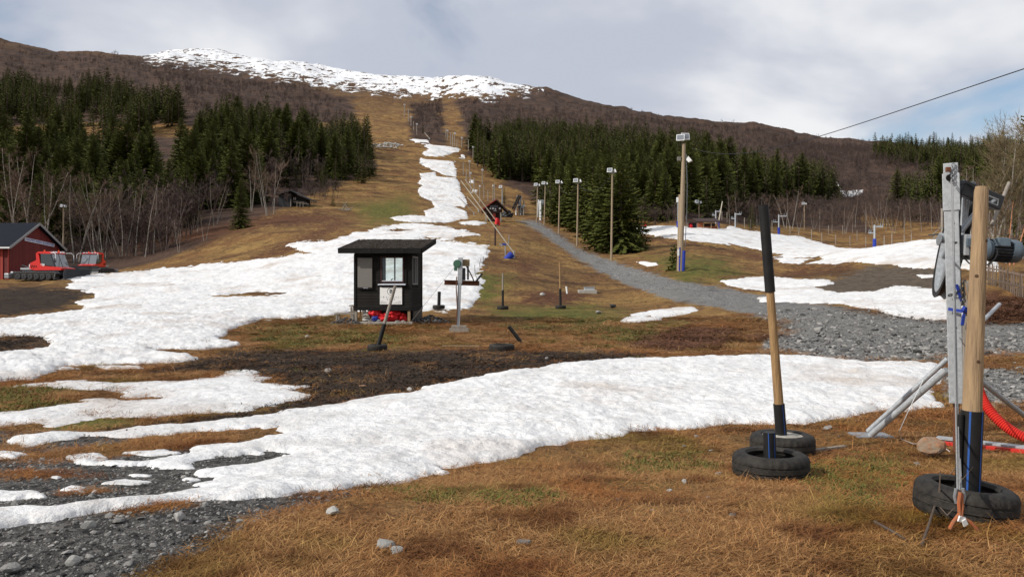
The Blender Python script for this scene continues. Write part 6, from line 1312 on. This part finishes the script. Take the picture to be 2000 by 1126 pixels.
for u, v, s in ((958, 407, 0.30), (963, 407, 0.34), (967.5, 408, 0.26), (976, 407, 0.36)): q = MB(); q.box(HP(u, v, -0.06), (s, 0.08, s)); q.build('lamp', 'lampwhite', t)
q = MB(); q.box(HP(967, 411.3, -0.05), (0.6, 0.06, 0.12)); q.build('nameplate', 'signpale', t)
q = MB(); q.box(HP(965, 422, 0.3), (6 * U1, 0.1, 12 * U1)); q.build('red_door', 'barnlight', t)
for u in (959, 963, 967, 971): q = MB(); q.box(HP(u, 403, -0.04), (0.30, 0.05, 0.36)); q.build('window', 'glassdark', t)
bundle('dark_net_heap', 'dark heap beside the right corner of the red-roofed hut', 'heap', 'darksteel', G(990, 424) + Vector((0, 0, 0.6)), (1.3, 1.0, 0.9), 9)
g = G(1012, 420); hd = g.y; U1 = hd / F; t = thing('lift_station', 'open lift station with steep dark roof and pale posts', 'lift station', g)
q = MB(); p0, p1 = HP(1000, 406), HP(1012, 381); q.add([p0 + Vector((0, -1, 0)), p1 + Vector((0, -1, 0)), p1 + Vector((0, 4, 0)), p0 + Vector((0, 4, 0)), p0 + Vector((0.35, -1, 0)), p1 + Vector((0.35, -1, 0)), p1 + Vector((0.35, 4, 0)), p0 + Vector((0.35, 4, 0))], [(0, 1, 2, 3), (4, 7, 6, 5), (0, 4, 5, 1), (1, 5, 6, 2), (2, 6, 7, 3), (3, 7, 4, 0)]); q.build('roof_slope', 'darkcabin', t)
q = MB(); q.beam(HP(1003, 412, -0.5), HP(1017, 382, -0.5), 0.25, 0.25); q.build('rafter', 'brownboard', t)
for u, v0, v1, m in ((1008, 420, 395, 'whitepaint'), (1023, 421, 391, 'woodgrey'), (1017, 420, 384, 'steel')): q = MB(); q.tube([HP(u, v0), HP(u, v1)], 0.16, 8); q.build('post', m, t)
q = MB(); q.box(HP(1017, 413, 1.5), (9 * U1, 2, 14 * U1)); q.build('back_wall', 'woodgrey', t)
q = MB()
rj = random.Random(4)
for k in range(16): a = HP(rj.uniform(1009, 1024), rj.uniform(382, 406)); q.box(a, (rj.uniform(0.3, 0.9), 0.5, rj.uniform(0.15, 0.5)), (0, rj.uniform(-0.5, 0.5), 0))
q.build('machinery', 'steel', t)
g = G(1056, 429); hd = g.y; t = thing('lift_tower', 'pale grey steel lift tower among the road lamps', 'lift tower', g)
q = MB(); q.tube([(0, 0, -0.2), HP(1056, 392)], 0.30, 10); q.tube([HP(1050, 424), HP(1052, 390)], 0.16, 8); q.build('mast', 'lampwhite', t, True); q = MB(); q.beam(HP(1050, 392), HP(1062, 391), 0.2, 0.35); q.box(HP(1060, 396), (0.7, 0.6, 1.1)); q.build('sheave_arm', 'steel', t)

# ------------------------------------------------------------------ dark cabin in the woods
g = G(572, 404); hd = g.y; U1 = hd / F; t = thing('dark_cabin', 'dark grey low-pitched cabin with veranda below the spruces', 'cabin', g)
q = MB(); q.prism([(HP(544, 404).x, -0.6), (HP(569, 404).x, -0.6), (HP(569, 376).x, HP(569, 376).z), (HP(544, 380).x, HP(544, 380).z)], 0, 5); q.build('wall', 'darkcabin', t)
q = MB(); q.prism([(HP(569.2, 402).x, HP(570, 402).z), (HP(594, 402).x, HP(594, 402).z), (HP(594, 386).x, HP(594, 386).z), (HP(569.2, 376).x, HP(569.2, 376).z)], 1.5, 5); q.build('veranda_wall', 'darkcabin', t)
for a, b_ in (((540, 380.5), (570, 373.5)), ((570, 373.5), (606, 391))):
    p0, p1 = HP(*a), HP(*b_); q = MB(); q.add([p0 + Vector((0, -1, 0)), p1 + Vector((0, -1, 0)), p1 + Vector((0, 5.5, 0)), p0 + Vector((0, 5.5, 0)), p0 + Vector((0, -1, 0.2)), p1 + Vector((0, -1, 0.2)), p1 + Vector((0, 5.5, 0.2)), p0 + Vector((0, 5.5, 0.2))], [(0, 1, 2, 3), (4, 7, 6, 5), (0, 4, 5, 1), (1, 5, 6, 2), (2, 6, 7, 3), (3, 7, 4, 0)]); q.build('roof_slope', 'darkcabin', t)
for u in (574, 577): q = MB(); q.box(HP(u, 387.5, 1.45), (0.2, 0.06, 0.55)); q.build('window', 'lampwhite', t)
q = MB(); q.box(HP(568, 396, -0.05), (0.14, 0.14, 1.6)); q.build('corner_post', 'woodgrey', t)
q = MB(); q.beam(HP(572, 394, 0.2), HP(603, 399, 0.2), 0.1, 0.12); q.beam(HP(572, 391, 0.2), HP(600, 396, 0.2), 0.06, 0.06); q.build('railing', 'woodgrey', t)
for u in (580, 586, 592): q = MB(); q.box(HP(u, 399, 0.3), (0.12, 0.12, 1.2)); q.build('post', 'woodgrey', t)
g = G(676, 412); t = thing('branch_heap', 'heap of pale cut branches on the grass right of the dark cabin', 'branches', g); rj = random.Random(6)
for k in range(11):
    q = MB(); a = rj.uniform(0.2, 2.9); L = rj.uniform(0.7, 2.0) if k > 1 else 3.0; x0 = rj.uniform(-1.0, 1.0); q.tube([(x0, 0, 0.1), (x0 + L * math.cos(a) * (1 if k > 1 else 0.6), rj.uniform(-0.5, 0.5), 0.1 + L * abs(math.sin(a)) * 0.5 + (0.6 if k < 2 else 0))], [0.09, 0.05], 6); q.build('branch', 'birchbark', t)

# ------------------------------------------------------------------ right hand ski area
g = G(1385, 447); hd = g.y; U1 = hd / F; t = thing('red_shelter', 'long open red-brown shelter with dark eaves on the right snow slope', 'shelter', g)
q = MB(); q.prism([(HP(1364, 447).x, -0.5), (HP(1374, 447).x, -0.5), (HP(1374, 434).x, HP(1374, 434).z), (HP(1369, 432).x, HP(1369, 432).z), (HP(1364, 436).x, HP(1364, 436).z)], 0, 4); q.build('gable_wall', 'orangeboard', t)
q = MB(); q.box((HP(1389, 440).x, 3.4, HP(1389, 441).z), (32 * U1, 0.15, 14 * U1)); q.build('back_wall', 'brownboard', t)
q = MB(); q.box((HP(1389, 440).x, 0.2, HP(1389, 444).z), (28 * U1, 0.12, 5 * U1)); q.build('front_rail', 'orangeboard', t)
p0, p1 = HP(1361, 434), HP(1407, 434); q = MB(); q.add([p0 + Vector((0, -0.6, 0)), p1 + Vector((0, -0.6, 0)), p1 + Vector((0, 4, 0.9)), p0 + Vector((0, 4, 0.9)), p0 + Vector((0, -0.6, 0.2)), p1 + Vector((0, -0.6, 0.2)), p1 + Vector((0, 4, 1.1)), p0 + Vector((0, 4, 1.1))], [(0, 1, 2, 3), (4, 7, 6, 5), (0, 4, 5, 1), (1, 5, 6, 2), (2, 6, 7, 3), (3, 7, 4, 0)]); q.build('roof', 'brownboard', t)
for u in (1374, 1389, 1402): q = MB(); q.box(HP(u, 440.5, 0.0), (0.18, 0.18, 13 * U1)); q.build('post', 'woodpale', t)
g2 = G(1352, 446); t = thing('dark_shed', 'small dark shed with a red barrel left of the red shelter', 'shed', g2); hd = g2.y; g = g2; U1 = hd / F
q = MB(); q.box(HP(1352, 434.5, 1), (20 * U1, 3.2, 0.25)); q.build('roof', 'brownboard', t); q = MB(); q.box(HP(1352, 440, 2.4), (18 * U1, 0.15, 12 * U1)); q.build('back_wall', 'darkcabin', t)
for u in (1343.5, 1361): q = MB(); q.box(HP(u, 440.5, 0), (0.16, 0.16, 12 * U1)); q.build('post', 'woodgrey', t)
bundle('red_barrel', 'red round barrel in the dark shed', 'barrel', 'redtarp', g + HP(1349, 441, 0.3), (0.36, 0.36, 0.5), 12, amp=0.05)
g = G(1403, 446); t = thing('blue_padded_post', 'blue padded post at the right end of the red shelter', 'post', g); q = MB(); q.tube([(0, 0, -0.1), (0, 0, 1.5)], 0.25, 12); q.build('pad', 'bluetarp', t, True)
g = G(1260, 441); t = thing('red_marker', 'small red and pale cone post on the snow beside the lone spruce', 'marker', g); q = MB(); q.tube([(0, 0, 0), (0, 0, 0.9)], [0.35, 0.15], 10); q.build('body', 'redtarp', t, True); q = MB(); q.tube([(0, 0, 0.9), (0, 0, 1.4)], 0.08, 8); q.build('tip', 'woodpale', t, True)
def tbar(label, u, vb, vt, side=1, blue=True, d=None):
    g = G(u, vb) if d is None else Vector(((u - 1000) / F * d, d, CZ + (HZ - vb) / F * d)); t = thing('lift_pylon', label, 'lift pylon', g); hd = g.y; h = (vb - vt) / F * hd
    q = MB(); r = max(0.16, hd * 0.0009); q.tube([(0, 0, -0.5), (0, 0, h)], [r, r * 0.9], 10); q.build('mast', 'galv', t, True); q = MB(); q.beam((-h * 0.28, 0, h * 0.62), (0, 0, h * 0.62), 0.2, 0.2); q.beam((0, 0, h * 0.92), (h * 0.40, 0, h * 0.92), 0.2, 0.22); q.build('crossarm', 'galv', t)
    q = MB()
    for x, z in ((-h * 0.28, h * 0.70), (-h * 0.2, h * 0.68), (h * 0.38, h * 1.0), (h * 0.26, h * 0.99)): q.beam((x, 0, z - 0.35), (x + 0.12, 0, z + 0.25), 0.10, 0.10)
    q.build('sheave', 'steel', t)
    if blue: q = MB(); q.tube([(0, 0, -0.4), (0, 0, h * 0.34)], r * 1.7, 12); q.build('blue_pad', 'bluetarp', t, True)
tbar('lift pylon with dark foot left of the black-sleeved pole', 1436, 445, 416, 1, False); tbar('lift pylon with blue padded foot right of the black sleeve', 1521, 457, 419); tbar('lift pylon with blue padded foot in front of the birch thicket', 1708, 480, 439, d=130)
tbar('lift pylon with short arms behind the red shelter', 1398, 436, 411, 1, False)
for k, (u, v0, v1) in enumerate([(1410, 430, 412), (1420, 434, 414), (1454, 445, 425), (1466, 447, 428), (1478, 448, 428), (1508, 452, 430), (1543, 458, 440), (1560, 463, 445), (1585, 468, 448), (1605, 473, 455), (1618, 458, 440), (1646, 458, 440), (1632, 478, 458), (1660, 480, 460), (1674, 470, 450), (1691, 481, 462)]):
    g = G(u, v0); t = thing('fence_post', 'thin pale net post along the edge of the right snow slope', 'post', g, 0, 'net posts along the right snow slope'); q = MB(); q.tube([(0, 0, -0.2), P(u, v1, g.y) - g], 0.09, 6); q.build('post', 'woodgrey', t)
for k, (u, v0, v1) in enumerate([(1727, 478, 460), (1742, 477, 456), (1766, 474, 458), (1780, 472, 456)]):
    g = P(u, v0, 100); t = thing('fence_post', 'thin pale net post showing above the crest of the right snow slope', 'post', g, 0, 'net posts above the snow crest'); q = MB(); q.tube([(0, 0, -1.0), P(u, v1, 100) - g], 0.055, 6); q.build('post', 'woodgrey', t)
# little building behind the crest next to the column
g = P(1840, 474, 105); hd = 105; U1 = hd / F; t = thing('pump_house', 'small pale pump house with mast behind the snow crest left of the column', 'hut', g)
q = MB(); q.box(HP(1845, 467, 1.5), (24 * U1, 3, 16 * U1)); q.build('wall', 'woodgrey', t); q = MB(); q.box(HP(1845, 457, 1.5), (34 * U1, 4, 0.15)); q.build('roof', 'darkcabin', t); q = MB(); q.box(HP(1829, 463, -0.05), (6 * U1, 0.1, 8 * U1)); q.build('door', 'woodpale', t); q = MB(); q.tube([HP(1840, 470, 0.3), HP(1840, 407, 0.3)], 0.16, 8); q.tube([HP(1822, 457, 0), HP(1840, 442, 0.3)], 0.05, 6); q.tube([HP(1858, 457, 0), HP(1840, 442, 0.3)], 0.05, 6); q.build('mast', 'woodgrey', t)

# ------------------------------------------------------------------ picket fence on the right bank
ft = thing('picket_fence', 'weathered grey picket fence climbing the bank at the right edge', 'fence', G(1960, 575)); f0 = ft.location
pk = MB().box((0, 0, 0.5), (0.085, 0.025, 1.0)).mesh('picket', 'fencewood'); rj = random.Random(9); n = 40
fa, fb_ = G(1928, 556), G(2090, 596)
for i in range(n):
    s = i / (n - 1); x = fa.x + (fb_.x - fa.x) * s; y = fa.y + (fb_.y - fa.y) * s; h = rj.uniform(0.95, 1.2)
    if rj.random() < 0.07: continue
    piece('picket', pk, ft, (x - f0.x, y - f0.y, H(x, y) - f0.z - 0.08), (rj.uniform(-0.04, 0.04), rj.uniform(-0.05, 0.05), math.atan2(fb_.y - fa.y, fb_.x - fa.x) + rj.uniform(-0.2, 0.2)), (rj.uniform(0.8, 1.4), 1, h))
for hz2 in (0.3, 0.8): q = MB(); q.beam(fa - f0 + Vector((0, 0.05, hz2)), fb_ - f0 + Vector((0, 0.05, hz2)), 0.04, 0.08); q.build('rail', 'fencewood', ft)

# ------------------------------------------------------------------ concrete chamber, peg
g = G(1148, 572); t = thing('concrete_chamber', 'low concrete chamber with grey metal lid on the grass', 'chamber', g); s = g.y / F
q = MB(); q.box((0, 0.3, 0.05), (36 * s, 0.9, 0.30)); q.build('base', 'concrete', t, bevel=0.03); q = MB(); q.box((4 * s, 0.4, 0.27), (20 * s, 0.6, 0.20)); q.build('lid_box', 'galv', t, bevel=0.02)
q = MB(); q.box((4 * s, 0.4, 0.385), (22 * s, 0.66, 0.03)); q.build('lid', 'steel', t)
g = G(1108, 573); t = thing('white_peg', 'short white peg standing in the grass', 'peg', g); q = MB(); q.tube([(0, 0, -0.1), P(1106, 559, g.y) - g], 0.055, 10); q.build('peg', 'whitepaint', t, True)
for k, (u, v, h) in enumerate(((938, 525, 0.5), (944, 518, 0.7), (950, 498, 0.5), (956, 470, 0.6), (947, 532, 0.6), (951, 524, 0.7), (940, 515, 0.4))):
    g = G(u, v); t = thing('thin_stake', 'thin dark stake along the right rim of the large snowfield', 'stake', g, 0, 'thin stakes along the snowfield rim'); q = MB(); q.tube([(0, 0, -0.1), (0.06 * (k % 3 - 1), 0, h)], 0.02, 6); q.build('stake', 'bark', t)
# summit mast frames
g = G(861, 158); t = thing('summit_mast', 'thin steel lift end frame on the snowy summit', 'mast', g); q = MB(); s = g.y / F
for x in (-4, 4): q.tube([(x * s, 0, -2), (x * s * 0.8, 0, 9 * s)], 0.3, 6)
q.beam((-5 * s, 0, 7 * s), (5 * s, 0, 7.6 * s), 0.4, 0.4); q.build('frame', 'steel', t)

# ------------------------------------------------------------------ barn
N_ = Vector(((18 - 1000) / F * 83, 83, 0)); F_ = Vector(((116 - 1000) / F * 91, 91, 0)); wd = (F_ - N_).length; ex = (F_ - N_).normalized(); ey = Vector((-ex.y, ex.x, 0))
bz2 = H(N_.x, N_.y) - 0.1; t = thing('red_barn', 'dark red barn with blue-black roof and white lettered sign', 'barn', (N_.x, N_.y, bz2), math.atan2(ex.y, ex.x)); BW = wd; BL_ = 15.0; EH = CZ + (HZ - 478) / F * 83 - bz2; RH = CZ + (HZ - 438) / F * 87 - bz2
# local x runs along the gable wall, local y to the left along the ridge
bw = MB().box((0, 0, 0.5), (0.20, 0.05, 1.0)).mesh('board', 'barnred'); nb_ = int(BW / 0.22)
q = MB(); q.add([(0.05, 0.04, -0.5), (BW - 0.05, 0.04, -0.5), (BW - 0.05, 0.04, EH), (BW / 2, 0.04, RH), (0.05, 0.04, EH)], [(0, 1, 2, 3, 4)]); q.add([(0.05, 0.04, -0.5), (0.05, BL_, -0.5), (0.05, BL_, EH), (0.05, 0.04, EH)], [(0, 1, 2, 3)]); q.add([(BW - 0.05, 0.04, -0.5), (BW - 0.05, BL_, -0.5), (BW - 0.05, BL_, EH), (BW - 0.05, 0.04, EH)], [(3, 2, 1, 0)]); bwall = q.build('wall', 'barnred', t)
for i in range(nb_):
    x = (i + 0.5) * BW / nb_; h = EH + (RH - EH) * (1 - abs(x - BW / 2) / (BW / 2)) + 0.4; piece('board', bw, bwall, (x, 0, -0.5), (0, 0, 0), (BW / nb_ / 0.215, 1, h))
bl2 = MB().box((0, 0, 0.5), (0.05, 0.22, 1.0)).mesh('board', 'barnlight')
for i in range(34): piece('board', bl2, bwall, (0, 0.8 + i * 0.25, -0.5), (0, 0, 0), (1, 1, EH + 0.3))
for sgn, xa in ((-1, -0.55), (1, BW + 0.55)):
    za = RH - (RH - EH) * (BW / 2 + 0.55) / (BW / 2); q = MB(); p = [(xa, -0.5, za), (BW / 2, -0.5, RH + 0.02), (BW / 2, BL_, RH + 0.02), (xa, BL_, za)]; q.add(p + [(a, b_, c + 0.16) for a, b_, c in p], [(0, 1, 2, 3), (4, 7, 6, 5), (0, 4, 5, 1), (1, 5, 6, 2), (2, 6, 7, 3), (3, 7, 4, 0)]); rf = q.build('roof_slope', 'roofblue', t)
    q = MB(); q.beam((xa, -0.53, za + 0.02), (BW / 2, -0.53, RH + 0.04), 0.05, 0.24); q.build('verge_board', 'greytrim', rf)
    if sgn < 0: q = MB(); q.beam((xa - 0.05, -0.5, za + 0.02), (xa - 0.05, BL_, za + 0.02), 0.10, 0.16); q.build('gutter', 'lampwhite', rf)
q = MB(); q.tube([(-0.05, 0.05, 0), (-0.05, 0.05, EH - 0.2)], 0.06, 8); q.build('downpipe', 'barnlight', t)
def barn_pt(u, v):   # point on the gable plane seen at (u, v)
    dr = Vector(((u - 1000) / F, 1, (HZ - v) / F)); nrm = ey; k = (N_ - ey * 0.06).dot(nrm) / Vector((dr.x, dr.y, 0)).dot(nrm); p = dr * k + Vector((0, 0, CZ)); q_ = Vector((p.x - N_.x, p.y - N_.y, 0)); return q_.dot(ex), p.z - bz2
xa, za = barn_pt(48, 466.5); xb, zb = barn_pt(106, 479); L = math.hypot(xb - xa, zb - za); cx, cz_ = (xa + xb) / 2, (za + zb) / 2; ang = math.atan2(zb - za, xb - xa)
sgn = MB().box((0, 0, 0), (L, 0.04, 0.36)).build('sign', 'signpale', t, loc=(cx, -0.07, cz_)); sgn.rotation_euler = (0, -ang, 0)
tx = text_part('sign_lettering', 'HARPEFOSSEN SKISENTER', 0.34, 'signblue', sgn, (0, -0.022, 0), (R(90), 0, 0), 1.0, bold=0.008); wtx = max(v_.co.x for v_ in tx.data.vertices) - min(v_.co.x for v_ in tx.data.vertices); tx.scale = (L * 0.95 / wtx, 1, 1)

# ------------------------------------------------------------------ snow groomers
def groomer(label, loc, rz, sc=1.0, kind=0):
    t = thing('snow_groomer', label, 'snow groomer', loc, rz); t.scale = (sc,) * 3       # local x forwards
    for sy in (-1, 1):
        q = MB(); out_ = [(-2.3, 0.25), (-2.15, 0.05), (1.55, 0.05), (2.2, 0.38), (2.25, 0.62), (2.0, 0.82), (-2.0, 0.80), (-2.3, 0.60)]; q.prism(out_, sy * 1.05 - 0.62 * (sy < 0), sy * 1.05 + 0.62 * (sy > 0)); tr = q.build('track', 'tyre', t)
        for k in range(24):
            x = -2.1 + k * 0.18; q = MB(); q.box((x, sy * 1.36, 0.835), (0.05, 0.66, 0.055)); q.build('cleat', 'steel', tr)
        for k in range(6): q = MB(); q.lathe([(0, 0), (0.26, 0), (0.28, 0.02), (0.28, 0.05), (0.12, 0.06), (0.1, 0.03), (0, 0.03)], 16, (-1.8 + k * 0.66, sy * (1.69), 0.40), (0, sy, 0)); q.build('wheel', 'darksteel', tr, True)
        for k in range(5): q = MB(); q.box((2.05 + 0.03 * k, sy * 1.36, 0.15 + 0.14 * k), (0.10, 0.68, 0.04), (0, R(-35), 0)); q.build('cleat', 'steel', tr)
    q = MB(); q.box((0, 0, 0.75), (4.0, 1.9, 0.5)); q.build('chassis', 'motordark', t)
    # red cab shell
    for sy in (-1, 1):
        q = MB(); q.prism([(-0.55, 1.0), (2.30, 1.02), (2.35, 1.22), (1.6, 1.32), (0.35, 1.45), (0.02, 1.72), (-0.08, 2.45), (-0.25, 2.75), (-0.42, 2.70), (-0.40, 2.0), (-1.05, 1.72), (-1.15, 1.15)], sy * 1.02, sy * 0.94); q.build('side_shell', 'redpaint', t)
        q = MB(); q.prism([(0.40, 1.50), (1.55, 1.38), (1.10, 2.62), (0.05, 2.66), (0.08, 1.80)], sy * 0.97, sy * 0.95); q.build('side_window', 'glassdark', t)
        for k in range(4): q = MB(); q.box((-0.92 + 0.18 * k, sy * 1.025, 1.38), (0.07, 0.02, 0.34 - 0.04 * k), (0, R(-22), 0)); q.build('vent_slot', 'hole', t)
        q = MB(); q.tube([(1.12, sy * 0.95, 2.66), (1.62, sy * 0.95, 1.36)], 0.045, 8); q.build('pillar', 'motordark', t)
        q = MB(); q.tube([(1.0, sy * 0.9, 2.72), (1.75, sy * 1.2, 2.72), (1.95, sy * 1.32, 2.5), (1.9, sy * 1.3, 1.7)], 0.03, 6); mi = q.build('mirror_arm', 'lampwhite', t, True); q = MB(); q.box((1.9, sy * 1.32, 1.95), (0.08, 0.24, 0.42)); q.build('mirror', 'motordark', mi, bevel=0.02)
        q = MB(); q.box((2.2, sy * 0.7, 1.18), (0.12, 0.24, 0.12)); q.build('headlight', 'lampwhite', t)
    q = MB(); q.prism([(-0.42, 2.66), (1.20, 2.62), (1.35, 2.72), (0.9, 2.86), (-0.25, 2.84)], -0.98, 0.98); rf = q.build('cab_roof', 'redpaint', t)
    for (x, y) in ((0.2, -0.6), (0.9, 0.5)): q = MB(); q.lathe([(0, 0.16), (0.06, 0.15), (0.075, 0.0)], 12, (x, y, 2.86)); q.build('beacon', 'orange', rf, True)
    for y in (-0.7, -0.35, 0.35, 0.7): q = MB(); q.box((1.28, y, 2.80), (0.1, 0.18, 0.12)); q.build('work_light', 'lampwhite', rf)
    q = MB(); q.prism([(1.66, 1.36), (1.70, 1.36), (1.20, 2.64), (1.16, 2.64)], -0.93, 0.93); ws = q.build('windshield', 'glasspale', t)
    q = MB(); q.beam((1.70, 0.02, 1.36), (1.20, 0.02, 2.64), 0.05, 0.04); q.beam((1.70, -0.5, 1.40), (1.42, -0.1, 2.1), 0.03, 0.03); q.build('wiper', 'cable', ws)
    q = MB(); q.box((-0.40, 0, 2.1), (0.06, 1.85, 1.2)); q.build('rear_wall', 'redpaint', t); q = MB(); q.prism([(0.3, 1.0), (2.32, 1.0), (2.36, 1.2), (1.68, 1.36), (0.3, 1.4)], -0.935, 0.935); q.build('nose', 'redpaint', t)
    q = MB(); q.box((-0.8, 0, 1.45), (0.7, 1.85, 0.55)); q.build('engine_cover', 'redpaint', t, bevel=0.05)
    q = MB(); q.box((-1.6, 0, 1.16), (1.3, 1.7, 0.18)); q.build('deck', 'galv', t); q = MB(); q.box((-1.25, -0.4, 1.42), (0.45, 0.5, 0.36)); q.build('deck_box', 'lampwhite', t)
    q = MB(); q.tube([(-1.5, 0.3, 1.25), (-2.1, 0.3, 1.75), (-2.2, 0.3, 1.3), (-2.7, 0.3, 0.9)], 0.07, 8); q.tube([(-1.5, -0.5, 1.25), (-2.3, -0.5, 1.5), (-2.6, -0.5, 0.7)], 0.06, 8); q.build('winch_frame', 'darksteel', t)
    q = MB(); q.box((-3.0, 0, 0.45), (0.5, 3.6, 0.5)); q.box((-2.75, 0, 0.75), (0.3, 2.8, 0.25)); q.build('tiller', 'steel', t, bevel=0.05)
    # blade: three bent plates
    for y0, y1, x0, x1 in ((-0.95, 0.95, 3.0, 3.0), (0.97, 1.95, 3.0, 3.35), (-1.95, -0.97, 3.35, 3.0)):
        q = MB(); P4 = [(0.0, 0.05), (-0.12, 0.35), (-0.12, 0.75), (0.04, 1.10), (0.10, 1.10), (-0.05, 0.75), (-0.05, 0.35), (0.07, 0.05)]
        o_ = len(q.v); q.v += [(x0 + a, y0, c) for a, c in P4] + [(x1 + a, y1, c) for a, c in P4]; n8 = 8; q.f.append(tuple(range(8))); q.f.append(tuple(reversed(range(8, 16))))
        for i in range(8): j = (i + 1) % 8; q.f.append((j, i, 8 + i, 8 + j))
        q.build('blade', 'motordark' if kind == 0 else 'darksteel', t)
    q = MB(); q.beam((2.2, 0.5, 0.6), (2.95, 0.5, 0.6), 0.15, 0.15); q.beam((2.2, -0.5, 0.6), (2.95, -0.5, 0.6), 0.15, 0.15); q.build('blade_arm', 'motordark', t)
    text_part('number', '600', 0.30, 'whitepaint', t, (0.30, -1.025, 1.55), (R(90), R(8), 0), bold=0.01)
    return t
g = P(92, 541.5, 78); groomer('red snow groomer seen from its side in front of the red barn', (g.x, 78, H(g.x, 78) - 0.02), R(-8), 0.97)
g = P(184, 540, 88); groomer('red snow groomer facing the camera right of the other groomer', (g.x, 88, H(g.x, 88)), R(-86), 0.84, 1)
